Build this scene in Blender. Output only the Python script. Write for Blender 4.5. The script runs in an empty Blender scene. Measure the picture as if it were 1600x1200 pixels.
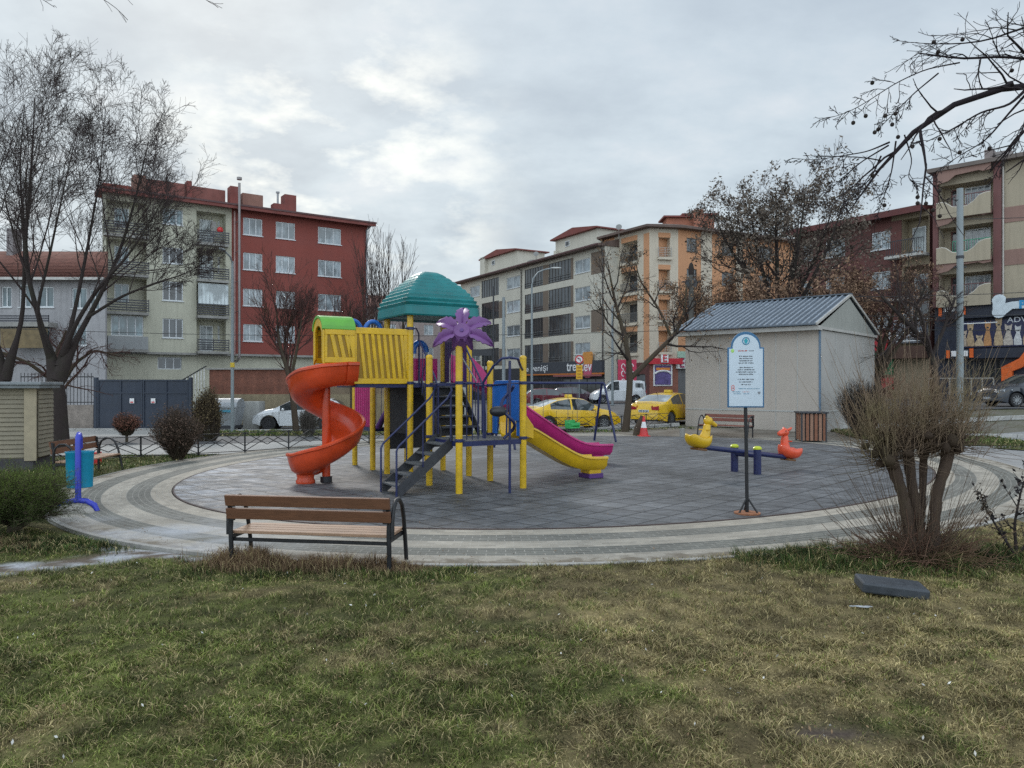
import bpy, math, random
import numpy as np
from mathutils import Vector, Matrix
random.seed(7)
RNG = np.random.default_rng(11)
scene = bpy.context.scene
COL = scene.collection
R = math.radians
EYE = 2.05
F = 1160.0            # focal length of the photograph in its own pixels

# ------------------------------------------------------------------ places
def X(px, D): return (px - 800.0) / F * D
def smooth(t):
    t = max(0.0, min(1.0, t)); return t * t * (3 - 2 * t)
def hz(x, y):
    """gentle rise of the streets towards the back and right"""
    h = 0.25 * smooth((x - 3) / 5) * smooth((y - 27) / 6)
    h += 0.30 * smooth((x + 4) / 8) * smooth((y - 40) / 25)
    h += 0.70 * smooth((x - 14) / 9) * smooth((y - 26) / 9)
    return h
PC = (1.95, 19.7)     # centre of the play area
def play_pt(t, off=0.0):
    x = 9.05 * math.cos(t); y = 9.3 * (0.253 * math.cos(t) + 0.967 * math.sin(t))
    dx = -9.05 * math.sin(t); dy = 9.3 * (-0.253 * math.sin(t) + 0.967 * math.cos(t))
    n = math.hypot(dx, dy)
    return (PC[0] + x + off * dy / n, PC[1] + y - off * dx / n)
def play_m(x, y, grow=0.0):
    u = (x - PC[0]) / (9.05 + grow); v = (y - PC[1]) / (9.3 + grow)
    return (u * u + v * v - 2 * .253 * u * v) / .936

# ------------------------------------------------------------------ noise (numpy)
def _hash(ix, iy, seed):
    h = (ix.astype(np.int64) * 374761393 + iy.astype(np.int64) * 668265263 + seed * 974634777) & 0xffffffff
    h = ((h ^ (h >> 13)) * 1274126177) & 0xffffffff
    return ((h ^ (h >> 16)) & 0xffff) / 65535.0
def vnoise(x, y, seed=0):
    x = np.asarray(x, float); y = np.asarray(y, float)
    ix = np.floor(x); iy = np.floor(y); fx = x - ix; fy = y - iy
    fx = fx * fx * (3 - 2 * fx); fy = fy * fy * (3 - 2 * fy)
    a = _hash(ix, iy, seed); b = _hash(ix + 1, iy, seed); c = _hash(ix, iy + 1, seed); d = _hash(ix + 1, iy + 1, seed)
    return (a * (1 - fx) + b * fx) * (1 - fy) + (c * (1 - fx) + d * fx) * fy
def fbm(x, y, seed=0, o=4):
    s = 0; a = .5; t = 0
    for i in range(o):
        s = s + a * vnoise(x * 2 ** i + 17.3 * i, y * 2 ** i - 9.1 * i, seed + i); t += a; a *= .55
    return s / t

# ------------------------------------------------------------------ materials
_M = {}
def _nt(name):
    m = bpy.data.materials.new(name); m.use_nodes = True
    nt = m.node_tree; b = nt.nodes['Principled BSDF']
    return m, nt, b
def N(nt, t, **kw):
    n = nt.nodes.new(t)
    for k, v in kw.items():
        if k in n.inputs.keys() if hasattr(n.inputs, 'keys') else False: n.inputs[k].default_value = v
        else: setattr(n, k, v)
    return n
def mapped(nt, scale=(1, 1, 1), rot=(0, 0, 0), coord='Object'):
    tc = nt.nodes.new('ShaderNodeTexCoord'); mp = nt.nodes.new('ShaderNodeMapping')
    mp.inputs['Scale'].default_value = scale; mp.inputs['Rotation'].default_value = rot
    nt.links.new(tc.outputs[coord], mp.inputs['Vector']); return mp.outputs['Vector']
def noise(nt, vec, scale, detail=4, rough=.55):
    n = nt.nodes.new('ShaderNodeTexNoise'); n.inputs['Scale'].default_value = scale
    n.inputs['Detail'].default_value = detail; n.inputs['Roughness'].default_value = rough
    nt.links.new(vec, n.inputs['Vector']); return n.outputs['Fac']
def ramp(nt, fac, stops):
    r = nt.nodes.new('ShaderNodeValToRGB'); e = r.color_ramp.elements
    while len(e) < len(stops): e.new(0.5)
    for el, (p, c) in zip(e, stops):
        el.position = p; el.color = (c, c, c, 1) if isinstance(c, (int, float)) else (*c, 1)
    nt.links.new(fac, r.inputs['Fac']); return r.outputs['Color']
def mix(nt, fac, a, b, mode='MIX'):
    n = nt.nodes.new('ShaderNodeMix'); n.data_type = 'RGBA'; n.blend_type = mode
    for sock, v in ((0, fac), (6, a), (7, b)):
        if hasattr(v, 'links') or isinstance(v, bpy.types.NodeSocket): nt.links.new(v, n.inputs[sock])
        elif sock == 0: n.inputs[0].default_value = v
        else: n.inputs[sock].default_value = (*v, 1)
    return n.outputs[2]
def bump(nt, b, height, strength=.3, dist=.01):
    n = nt.nodes.new('ShaderNodeBump'); n.inputs['Strength'].default_value = strength; n.inputs['Distance'].default_value = dist
    nt.links.new(height, n.inputs['Height']); nt.links.new(n.outputs['Normal'], b.inputs['Normal'])
def M(name, col, rough=.6, var=.18, scale=3.0, metal=0.0, spec=.5, bmp=0.0, bscale=40, dirt=0.0, streak=0.0, coat=0.0, coord='Object'):
    """a weathered single-colour material: broad noise, fine noise, optional dirt, streaks and bump"""
    if name in _M: return _M[name]
    m, nt, b = _nt(name)
    v = mapped(nt, coord=coord)
    lo = tuple(max(0, c * (1 - var)) for c in col); hi = tuple(min(1, c * (1 + var * .8)) for c in col)
    f = noise(nt, v, scale, 6, .6)
    c = ramp(nt, f, [(.3, lo), (.7, hi)])
    if dirt:
        f2 = noise(nt, v, scale * 3.7, 8, .7)
        msk = ramp(nt, f2, [(.45, 0.0), (.75, dirt)])
        c = mix(nt, msk, c, tuple(x * .35 + .01 for x in col))
    if streak:
        v2 = mapped(nt, scale=(3.0, 3.0, .25), coord=coord)
        f3 = noise(nt, v2, 1.6, 6, .65)
        msk = ramp(nt, f3, [(.45, 0.0), (.8, streak)])
        c = mix(nt, msk, c, tuple(x * .45 for x in col))
    nt.links.new(c, b.inputs['Base Color'])
    rr = ramp(nt, noise(nt, v, scale * 2, 4), [(.3, max(.02, rough - .1)), (.7, min(1, rough + .12))])
    nt.links.new(rr, b.inputs['Roughness'])
    b.inputs['Metallic'].default_value = metal
    b.inputs['Specular IOR Level'].default_value = spec
    if coat: b.inputs['Coat Weight'].default_value = coat; b.inputs['Coat Roughness'].default_value = .12
    if bmp: bump(nt, b, noise(nt, v, bscale, 5, .6), bmp, .01)
    _M[name] = m; return m
def M_attr(name, rough=.8, spec=.2, trans=0.0, fine=0.0):
    if name in _M: return _M[name]
    m, nt, b = _nt(name)
    a = nt.nodes.new('ShaderNodeAttribute'); a.attribute_name = 'Col'
    c = a.outputs['Color']
    if fine:
        v = mapped(nt)
        c = mix(nt, 1.0, c, ramp(nt, noise(nt, v, fine, 8, .7), [(.25, .45), (.75, 1.35)]), 'MULTIPLY')
        bump(nt, b, noise(nt, v, fine * 1.5, 6, .7), .6, .02)
    nt.links.new(c, b.inputs['Base Color'])
    b.inputs['Roughness'].default_value = rough; b.inputs['Specular IOR Level'].default_value = spec
    if trans:
        b.inputs['Subsurface Weight'].default_value = 0.0
    _M[name] = m; return m
def M_pane(name, col, col2=None, stripes=0.0, rough=.08, spec=.6):
    if name in _M: return _M[name]
    m, nt, b = _nt(name)
    v = mapped(nt)
    col2 = col2 or tuple(c * .6 for c in col)
    oi = nt.nodes.new('ShaderNodeObjectInfo'); off = nt.nodes.new('ShaderNodeVectorMath'); off.operation = 'SCALE'; off.inputs[0].default_value = (37, 19, 53); nt.links.new(oi.outputs['Random'], off.inputs['Scale'])
    def shifted(vec):
        a = nt.nodes.new('ShaderNodeVectorMath'); nt.links.new(vec, a.inputs[0]); nt.links.new(off.outputs[0], a.inputs[1]); return a.outputs[0]
    v2 = shifted(mapped(nt, scale=(1, 1, .12))); v = shifted(v)
    f = noise(nt, v2, 2.0 + stripes, 3, .6)
    c = ramp(nt, f, [(.35, col2), (.62, col)])
    c = mix(nt, ramp(nt, noise(nt, v, .8, 2), [(.45, 0.0), (.58, .7)]), c, tuple(x * .28 for x in col))
    c = mix(nt, 1.0, c, ramp(nt, oi.outputs['Random'], [(0, .6), (1, 1.25)]), 'MULTIPLY')
    nt.links.new(c, b.inputs['Base Color'])
    b.inputs['Roughness'].default_value = rough; b.inputs['Specular IOR Level'].default_value = spec
    _M[name] = m; return m

# ------------------------------------------------------------------ mesh builder
class MB:
    def __init__(s): s.v = []; s.f = []
    def add(s, vs, fs):
        o = len(s.v); s.v.extend([tuple(map(float, p)) for p in vs]); s.f.extend([tuple(i + o for i in f) for f in fs]); return s
    def box(s, x0, x1, y0, y1, z0, z1):
        return s.add([(x0, y0, z0), (x1, y0, z0), (x1, y1, z0), (x0, y1, z0), (x0, y0, z1), (x1, y0, z1), (x1, y1, z1), (x0, y1, z1)],
                     [(3, 2, 1, 0), (4, 5, 6, 7), (0, 1, 5, 4), (1, 2, 6, 5), (2, 3, 7, 6), (3, 0, 4, 7)])
    def obox(s, c, ax, ay, az, hx, hy, hz_):
        c = Vector(c); ax = Vector(ax) * hx; ay = Vector(ay) * hy; az = Vector(az) * hz_
        vs = [c + i * ax + j * ay + k * az for k in (-1, 1) for i, j in ((-1, -1), (1, -1), (1, 1), (-1, 1))]
        return s.add(vs, [(3, 2, 1, 0), (4, 5, 6, 7), (0, 1, 5, 4), (1, 2, 6, 5), (2, 3, 7, 6), (3, 0, 4, 7)])
    def bar(s, p, q, w, h, up=(0, 0, 1)):
        p = Vector(p); q = Vector(q); d = (q - p); L = d.length; d.normalize(); up = Vector(up)
        sd = d.cross(up)
        if sd.length < 1e-4: sd = d.cross(Vector((0, 1, 0)))
        sd.normalize(); u2 = sd.cross(d)
        return s.obox((p + q) / 2, d, sd, u2, L / 2, w / 2, h / 2)
    def quad(s, *p): return s.add(p, [tuple(range(len(p)))])
    def tube(s, pts, r, n=8, closed=False, caps=True):
        P = [Vector(p) for p in pts]; k = len(P)
        rs = r if isinstance(r, (list, tuple)) else [r] * k
        rings = []; prev = None
        for i in range(k):
            if closed: t = P[(i + 1) % k] - P[i - 1]
            else: t = P[min(i + 1, k - 1)] - P[max(i - 1, 0)]
            if t.length < 1e-9: t = Vector((0, 0, 1))
            t.normalize()
            if prev is None:
                a = Vector((0, 0, 1)) if abs(t.z) < .9 else Vector((1, 0, 0))
                u = t.cross(a).normalized()
            else:
                u = prev - t * prev.dot(t); u = u.normalized() if u.length > 1e-6 else t.orthogonal().normalized()
            prev = u; w = t.cross(u)
            rings.append([P[i] + (u * math.cos(2 * math.pi * j / n) + w * math.sin(2 * math.pi * j / n)) * rs[i] for j in range(n)])
        o = len(s.v)
        vs = [p for ring in rings for p in ring]; fs = []
        for i in range(k if closed else k - 1):
            i2 = (i + 1) % k
            for j in range(n): fs.append((i * n + j, i * n + (j + 1) % n, i2 * n + (j + 1) % n, i2 * n + j))
        if caps and not closed: fs.append(tuple(range(n - 1, -1, -1))); fs.append(tuple((k - 1) * n + j for j in range(n)))
        return s.add(vs, fs)
    def lathe(s, prof, n=20, c=(0, 0, 0), sx=1, sy=1):
        vs = []; fs = []
        for r, z in prof:
            for j in range(n):
                a = 2 * math.pi * j / n; vs.append((c[0] + r * sx * math.cos(a), c[1] + r * sy * math.sin(a), c[2] + z))
        for i in range(len(prof) - 1):
            for j in range(n): fs.append((i * n + j, i * n + (j + 1) % n, (i + 1) * n + (j + 1) % n, (i + 1) * n + j))
        fs.append(tuple(range(n - 1, -1, -1))); fs.append(tuple((len(prof) - 1) * n + j for j in range(n)))
        return s.add(vs, fs)
    def disc(s, c, axis, r, h, n=20):
        c = Vector(c); a = Vector(axis).normalized()
        return s.tube([c - a * h / 2, c + a * h / 2], r, n)
    def ball(s, c, r, nu=12, nv=8):
        rx, ry, rz = (r, r, r) if isinstance(r, (int, float)) else r
        vs = []; fs = []
        for i in range(nv + 1):
            ph = math.pi * (i / nv) - math.pi / 2
            for j in range(nu):
                a = 2 * math.pi * j / nu
                vs.append((c[0] + rx * math.cos(ph) * math.cos(a), c[1] + ry * math.cos(ph) * math.sin(a), c[2] + rz * math.sin(ph)))
        for i in range(nv):
            for j in range(nu): fs.append((i * nu + j, i * nu + (j + 1) % nu, (i + 1) * nu + (j + 1) % nu, (i + 1) * nu + j))
        return s.add(vs, fs)
    def prism(s, poly, o, ux, uy, depth):
        """poly (u,v) in the plane o,ux,uy, extruded by vector depth"""
        o = Vector(o); ux = Vector(ux); uy = Vector(uy); d = Vector(depth); n = len(poly)
        a = [o + ux * u + uy * v for u, v in poly]; b = [p + d for p in a]
        fs = [tuple(range(n)), tuple(range(2 * n - 1, n - 1, -1))] + [(i, i + n, (i + 1) % n + n, (i + 1) % n) for i in range(n)]
        return s.add(a + b, fs)
    def loft(s, rings, closed_ring=True, caps=True, closed_path=False):
        n = len(rings[0]); k = len(rings); vs = [p for r in rings for p in r]; fs = []
        for i in range(k if closed_path else k - 1):
            i2 = (i + 1) % k
            for j in range(n if closed_ring else n - 1): fs.append((i * n + j, i * n + (j + 1) % n, i2 * n + (j + 1) % n, i2 * n + j))
        if caps and closed_ring and not closed_path: fs.append(tuple(range(n - 1, -1, -1))); fs.append(tuple((k - 1) * n + j for j in range(n)))
        return s.add(vs, fs)
    def mesh(s, name, mat=None, sm=False, recalc=True):
        me = bpy.data.meshes.new(name); me.from_pydata(s.v, [], s.f)
        if recalc:
            import bmesh
            bm = bmesh.new(); bm.from_mesh(me); bmesh.ops.recalc_face_normals(bm, faces=bm.faces); bm.to_mesh(me); bm.free()
        if mat: me.materials.append(mat)
        if sm: me.polygons.foreach_set('use_smooth', [True] * len(me.polygons))
        me.update(); return me
    def build(s, name, mat, parent=None, sm=False, loc=None, rot=None, bev=0, sub=0, recalc=True):
        return link(name, s.mesh(name, mat, sm, recalc), parent, loc, rot, bev, sub, sm)
def link(name, me, parent=None, loc=None, rot=None, bev=0, sub=0, sm=False):
    o = bpy.data.objects.new(name, me); COL.objects.link(o); o.parent = parent
    if loc: o.location = loc
    if rot: o.rotation_euler = rot
    if bev:
        b = o.modifiers.new('bevel', 'BEVEL'); b.width = bev; b.segments = 2; b.limit_method = 'ANGLE'; b.angle_limit = R(40)
    if sub:
        b = o.modifiers.new('sub', 'SUBSURF'); b.levels = sub; b.render_levels = sub
    if sm and not sub:
        try: me.set_sharp_from_angle(angle=R(42))
        except Exception: pass
    return o
def thing(name, label, cat, loc=(0, 0, 0), rz=0, group=None, rot=None):
    o = bpy.data.objects.new(name, None); COL.objects.link(o); o.location = loc
    o.rotation_euler = rot or (0, 0, rz); o.empty_display_size = .2
    return tag(o, label, cat, group)
def tag(o, label, cat, group=None, kind=None):
    if label: o['label'] = label
    if cat: o['category'] = cat
    if group: o['group'] = group
    if kind: o['kind'] = kind
    return o
def struct(o): o['kind'] = 'structure'; return o
def copy_tree(o, parent=None):
    c = o.copy(); COL.objects.link(c); c.parent = parent
    for ch in [x for x in bpy.data.objects if x.parent == o]: copy_tree(ch, c)
    return c
def np_mesh(name, V, Fq, mat=None, col=None, sm=False, tri=None):
    """mesh straight from arrays: quads Fq (m,4) and optional triangles"""
    me = bpy.data.meshes.new(name)
    nq = len(Fq) if Fq is not None else 0; nt_ = len(tri) if tri is not None else 0
    me.vertices.add(len(V)); me.vertices.foreach_set('co', np.asarray(V, np.float32).ravel())
    loops = []; 
    if nq: loops.append(np.asarray(Fq, np.int32).ravel())
    if nt_: loops.append(np.asarray(tri, np.int32).ravel())
    L = np.concatenate(loops); me.loops.add(len(L)); me.loops.foreach_set('vertex_index', L)
    me.polygons.add(nq + nt_)
    st = np.concatenate([np.arange(nq) * 4, nq * 4 + np.arange(nt_) * 3]).astype(np.int32)
    me.polygons.foreach_set('loop_start', st)
    if sm: me.polygons.foreach_set('use_smooth', np.ones(nq + nt_, bool))
    me.update(calc_edges=True)
    if col is not None:
        a = me.color_attributes.new('Col', 'FLOAT_COLOR', 'POINT')
        c4 = np.ones((len(V), 4), np.float32); c4[:, :3] = col
        a.data.foreach_set('color', c4.ravel())
    if mat: me.materials.append(mat)
    return me

# ------------------------------------------------------------------ branches (vectorised by level)
class Twigs:
    def __init__(s): s.V = []; s.F = []; s.n = 0
    def add(s, P, Rd, n=4):
        """P (N,k,3) polylines, Rd (N,k) radii"""
        N_, k, _ = P.shape
        T = np.gradient(P, axis=1); T /= (np.linalg.norm(T, axis=2, keepdims=True) + 1e-9)
        ref = np.zeros_like(T); ref[..., 0] = .31; ref[..., 1] = .87; ref[..., 2] = .13
        U = np.cross(T, ref); U /= (np.linalg.norm(U, axis=2, keepdims=True) + 1e-9); W = np.cross(T, U)
        a = np.arange(n) * 2 * np.pi / n
        ring = P[:, :, None, :] + (U[:, :, None, :] * np.cos(a)[None, None, :, None] + W[:, :, None, :] * np.sin(a)[None, None, :, None]) * Rd[:, :, None, None]
        idx = np.arange(N_ * k * n).reshape(N_, k, n) + s.n
        f = np.stack([idx[:, :-1], np.roll(idx, -1, 2)[:, :-1], np.roll(idx, -1, 2)[:, 1:], idx[:, 1:]], -1).reshape(-1, 4)
        s.V.append(ring.reshape(-1, 3)); s.F.append(f); s.n += N_ * k * n
    def mesh(s, name, mat, sm=True): return np_mesh(name, np.concatenate(s.V), np.concatenate(s.F), mat, sm=sm)
def unit(a): return a / (np.linalg.norm(a, axis=-1, keepdims=True) + 1e-9)
def grow(P, Rd, m, t0, t1, ang, ratio, k, up=.1, wob=.12, rr=.55, rng=RNG, taper=.25, tpow=1.0, lmin=.6):
    N_, kp, _ = P.shape
    L = np.linalg.norm(np.diff(P, axis=1), axis=2).sum(1)
    t = (rng.random((N_, m)) + np.arange(m)[None, :]) / m; t = t0 + (t1 - t0) * t ** tpow
    ft = t * (kp - 1); i0 = np.clip(ft.astype(int), 0, kp - 2); fr = (ft - i0)[..., None]
    rows = np.arange(N_)[:, None]
    pos = P[rows, i0] * (1 - fr) + P[rows, i0 + 1] * fr
    tang = unit(P[rows, i0 + 1] - P[rows, i0])
    rad = Rd[rows, i0] * (1 - fr[..., 0]) + Rd[rows, i0 + 1] * fr[..., 0]
    rv = rng.normal(size=(N_, m, 3)); side = unit(rv - tang * (rv * tang).sum(-1, keepdims=True))
    A = R(ang) * (.7 + .6 * rng.random((N_, m, 1)))
    d = unit(tang * np.cos(A) + side * np.sin(A))
    ln = (L[:, None] * ratio * (1.15 - .55 * (t - t0) / max(1e-6, t1 - t0)) * (lmin + (1.3 - lmin) * rng.random((N_, m))))
    pos = pos.reshape(-1, 3); d = d.reshape(-1, 3); ln = ln.reshape(-1); rad = rad.reshape(-1)
    out = np.zeros((len(pos), k, 3)); out[:, 0] = pos; cur = pos.copy()
    for i in range(1, k):
        d = unit(d + rng.normal(size=d.shape) * wob + np.array([0, 0, up]))
        cur = cur + d * (ln / (k - 1))[:, None]; out[:, i] = cur
    r0 = np.minimum(rad * rr, rad * .95)
    RR = r0[:, None] * (1 - (1 - taper) * np.linspace(0, 1, k)[None, :])
    return out, RR
def poly(pts, k):
    """resample a hand-given polyline smoothly to k points"""
    p = np.array(pts, float); 
    d = np.r_[0, np.cumsum(np.linalg.norm(np.diff(p, axis=0), axis=1))]; s_ = np.linspace(0, d[-1], k)
    q = np.stack([np.interp(s_, d, p[:, i]) for i in range(3)], 1)
    for _ in range(2): q[1:-1] = (q[:-2] + 2 * q[1:-1] + q[2:]) / 4
    return q
def leaves(pts, size, rng=RNG, flat=.0):
    """small bent leaf faces at the given points"""
    n = len(pts); a = unit(rng.normal(size=(n, 3))); b = unit(np.cross(a, rng.normal(size=(n, 3))))
    s_ = (size * (.6 + .8 * rng.random((n, 1))))
    V = np.stack([pts - a * s_, pts + b * s_ * .45, pts + a * s_, pts - b * s_ * .45], 1).reshape(-1, 3)
    F_ = np.arange(4 * n).reshape(n, 4); return V, F_
def text_mesh(txt, size, mat, ext=.01, align='CENTER', sx=1.0, bold=0.0):
    cu = bpy.data.curves.new('lettering', 'FONT'); cu.body = txt; cu.size = size; cu.extrude = ext; cu.align_x = align; cu.align_y = 'CENTER'
    cu.offset = bold; cu.resolution_u = 3
    o = bpy.data.objects.new('lettering', cu); COL.objects.link(o)
    dg = bpy.context.evaluated_depsgraph_get(); me = bpy.data.meshes.new_from_object(o.evaluated_get(dg))
    bpy.data.objects.remove(o); bpy.data.curves.remove(cu)
    me.materials.clear(); me.materials.append(mat)
    if sx != 1: me.transform(Matrix.Diagonal((sx, 1, 1, 1)))
    return me
def lettering(txt, size, mat, parent, x, y, z, name='lettering', **kw):
    """upright text on a front wall whose outward direction is local -y"""
    return link(name, text_mesh(txt, size, mat, **kw), parent, (x, y, z), (R(90), 0, 0))
# ================================================================== GROUND
def grid_sheet(name, mat, x0, x1, y0, y1, nx, ny, zf, colf=None):
    xs = np.linspace(x0, x1, nx); ys = np.linspace(y0, y1, ny); GX, GY = np.meshgrid(xs, ys)
    Z = np.vectorize(zf)(GX, GY) if not isinstance(zf, np.ndarray) else zf
    V = np.stack([GX, GY, Z], -1).reshape(-1, 3); idx = np.arange(nx * ny).reshape(ny, nx)
    Fq = np.stack([idx[:-1, :-1], idx[:-1, 1:], idx[1:, 1:], idx[1:, :-1]], -1).reshape(-1, 4)
    col = colf(GX.ravel(), GY.ravel()) if colf else None
    return link(name, np_mesh(name, V, Fq, mat, col, sm=True))
def patch(name, mat, c, nu, nv, off):
    """bilinear patch between 4 corners laid on the terrain"""
    V = []; 
    for j in range(nv + 1):
        for i in range(nu + 1):
            u = i / nu; v = j / nv
            x = (c[0][0] * (1 - u) + c[1][0] * u) * (1 - v) + (c[3][0] * (1 - u) + c[2][0] * u) * v
            y = (c[0][1] * (1 - u) + c[1][1] * u) * (1 - v) + (c[3][1] * (1 - u) + c[2][1] * u) * v
            V.append((x, y, hz(x, y) + off))
    idx = np.arange((nu + 1) * (nv + 1)).reshape(nv + 1, nu + 1)
    Fq = np.stack([idx[:-1, :-1], idx[:-1, 1:], idx[1:, 1:], idx[1:, :-1]], -1).reshape(-1, 4)
    return link(name, np_mesh(name, np.array(V), Fq, mat, sm=True))

def mat_ground(name, a, b, c, s=1.0, rough=.85):
    m, nt, bs = _nt(name); v = mapped(nt)
    f = noise(nt, v, .35 * s, 6, .65); f2 = noise(nt, v, 6 * s, 8, .7); f3 = noise(nt, v, 60, 4, .7)
    col = mix(nt, ramp(nt, f, [(.4, 0.0), (.62, 1.0)]), a, b)
    col = mix(nt, ramp(nt, f2, [(.5, 0.0), (.7, .7)]), col, c)
    col = mix(nt, 1.0, col, ramp(nt, f3, [(.3, .75), (.7, 1.2)]), 'MULTIPLY')
    nt.links.new(col, bs.inputs['Base Color']); bs.inputs['Roughness'].default_value = rough
    bs.inputs['Specular IOR Level'].default_value = .3
    bump(nt, bs, f3, .4, .02); _M[name] = m; return m
m_terrain = mat_ground('terrain_soil', (.17, .155, .125), (.115, .115, .06), (.25, .235, .205))
m_asphalt = mat_ground('asphalt', (.105, .105, .108), (.14, .14, .142), (.08, .08, .082), 1.2, .75)
m_concrete = mat_ground('concrete_path', (.40, .385, .36), (.33, .32, .30), (.46, .44, .42), 1.6)
m_greypath = mat_ground('grey_paving', (.27, .265, .26), (.34, .33, .325), (.2, .2, .2), 1.5)
m_verge = mat_ground('verge_grass', (.06, .085, .022), (.14, .125, .055), (.09, .10, .04), 2.5, .95)
m_earth = mat_ground('trodden_earth', (.15, .125, .10), (.22, .195, .165), (.10, .085, .06), 2.5, .95)

def terrain_z(x, y): return hz(x, y) - .06
xs = np.concatenate([np.linspace(-600, -70, 7), np.linspace(-60, 80, 71), np.linspace(100, 600, 6)])
ys = np.concatenate([np.linspace(-60, 0, 7), np.linspace(2, 110, 55), np.linspace(130, 1500, 9)])
GX, GY = np.meshgrid(xs, ys); Z = np.vectorize(terrain_z)(GX, GY)
idx = np.arange(GX.size).reshape(GX.shape)
Fq = np.stack([idx[:-1, :-1], idx[:-1, 1:], idx[1:, 1:], idx[1:, :-1]], -1).reshape(-1, 4)
struct(link('ground', np_mesh('ground', np.stack([GX, GY, Z], -1).reshape(-1, 3), Fq, m_terrain, sm=True)))

# streets and paths behind the play area
struct(patch('asphalt_road', m_asphalt, [(-60, 33), (9.5, 34.5), (16, 44), (-60, 56)], 40, 16, -.035))
struct(patch('street', m_asphalt, [(9.5, 34.5), (60, 34.5), (60, 50), (12, 62)], 30, 16, -.032))
struct(patch('far_street', m_asphalt, [(-30, 50), (16.0, 44), (18, 66), (-12, 110)], 24, 24, -.028))
struct(patch('pavement', m_concrete, [(-26, 28.5), (-14.0, 28.5), (-14.0, 33.2), (-26, 33.2)], 8, 4, -.02))
struct(patch('footpath', m_concrete, [(-24, 20.6), (-8.6, 22.0), (3.0, 31.0), (-24, 27.6)], 24, 8, -.024))
struct(patch('side_path', m_asphalt, [(-24, 25.4), (-11, 25.4), (2.5, 31.6), (-24, 28.3)], 24, 6, -.014))
struct(patch('grass_verge', m_verge, [(-13.5, 29.0), (2.2, 30.6), (2.0, 32.4), (-13.5, 32.0)], 24, 4, -.004))
struct(patch('pavement_right', m_greypath, [(8.5, 9.0), (30, 4.0), (40, 33), (11.4, 27.4)], 30, 24, -.03))
struct(patch('earth_strip', m_earth, [(2.5, 29.0), (12.8, 26.6), (13.0, 30.0), (3.0, 33.0)], 16, 8, -.012))
struct(patch('grass_patch', m_verge, [(13.2, 25.2), (18.4, 24.4), (18.0, 30.6), (13.0, 30.6)], 10, 8, -.005))
struct(patch('grass_island', m_verge, [(16.8, 21.3), (20.0, 22.6), (21.0, 25.0), (15.4, 24.0)], 8, 6, .0))
struct(patch('grass_strip', m_verge, [(-15.0, 13.5), (-8.0, 16.4), (-7.4, 21.6), (-16, 20.3)], 12, 8, -.01))
# kerbs
def kerb(name, pts, w=.14, h=.12, mat=None):
    mb = MB()
    for (a, b) in zip(pts[:-1], pts[1:]):
        n = max(1, int(math.dist(a, b) / 1.0))
        for i in range(n):
            p = [a[k] + (b[k] - a[k]) * (i + .01) / n for k in (0, 1)]; q = [a[k] + (b[k] - a[k]) * (i + .99) / n for k in (0, 1)]
            mb.bar((p[0], p[1], hz(*p) - .06 + h / 2), (q[0], q[1], hz(*q) - .06 + h / 2), w, h)
    return struct(mb.build(name, mat or M('kerb_stone', (.42, .41, .39), .8, .2, 2, bmp=.3, dirt=.4), bev=.01))
kerb('kerb', [(-13.5, 32.5), (2.0, 32.9)]); 
kerb('kerb', [(2.4, 33.4), (5.2, 32.9), (7.4, 32.8)], .2, .16)
kerb('kerb', [(14.0, 31.6), (30, 31.0), (45, 30)], .2, .18)
kerb('kerb', [(15.0, 28.6), (24, 27.2), (36, 25)], .18, .16)
kerb('kerb', [(-26, 33.3), (-14.2, 33.3)])

# ---- play surface of rubber tiles
m, nt, bs = _nt('rubber_tiles')
v = mapped(nt, rot=(0, 0, R(43)), coord='Object')
br = nt.nodes.new('ShaderNodeTexBrick'); nt.links.new(v, br.inputs['Vector'])
br.offset = 0.0; br.inputs['Scale'].default_value = 1.0; br.inputs['Brick Width'].default_value = .5; br.inputs['Row Height'].default_value = .5
br.inputs['Mortar Size'].default_value = .020; br.inputs['Mortar Smooth'].default_value = .35
br.inputs['Color1'].default_value = (.062, .063, .067, 1); br.inputs['Color2'].default_value = (.102, .104, .109, 1); br.inputs['Mortar'].default_value = (.012, .013, .016, 1)
v1 = mapped(nt); f1 = noise(nt, v1, .45, 6, .6); f2 = noise(nt, v1, 3.5, 8, .7); f3 = noise(nt, v1, 90, 3, .7)
col = mix(nt, 1.0, br.outputs['Color'], ramp(nt, f1, [(.32, .62), (.66, 1.45)]), 'MULTIPLY')
vw = mapped(nt, scale=(.9, 2.6, 1)); col = mix(nt, 1.0, col, ramp(nt, noise(nt, vw, 2.4, 7, .68), [(.36, .66), (.64, 1.42)]), 'MULTIPLY')
col = mix(nt, ramp(nt, f2, [(.50, 0.0), (.76, .45)]), col, (.235, .24, .255))
col = mix(nt, 1.0, col, ramp(nt, f3, [(.3, .7), (.7, 1.3)]), 'MULTIPLY')
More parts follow.
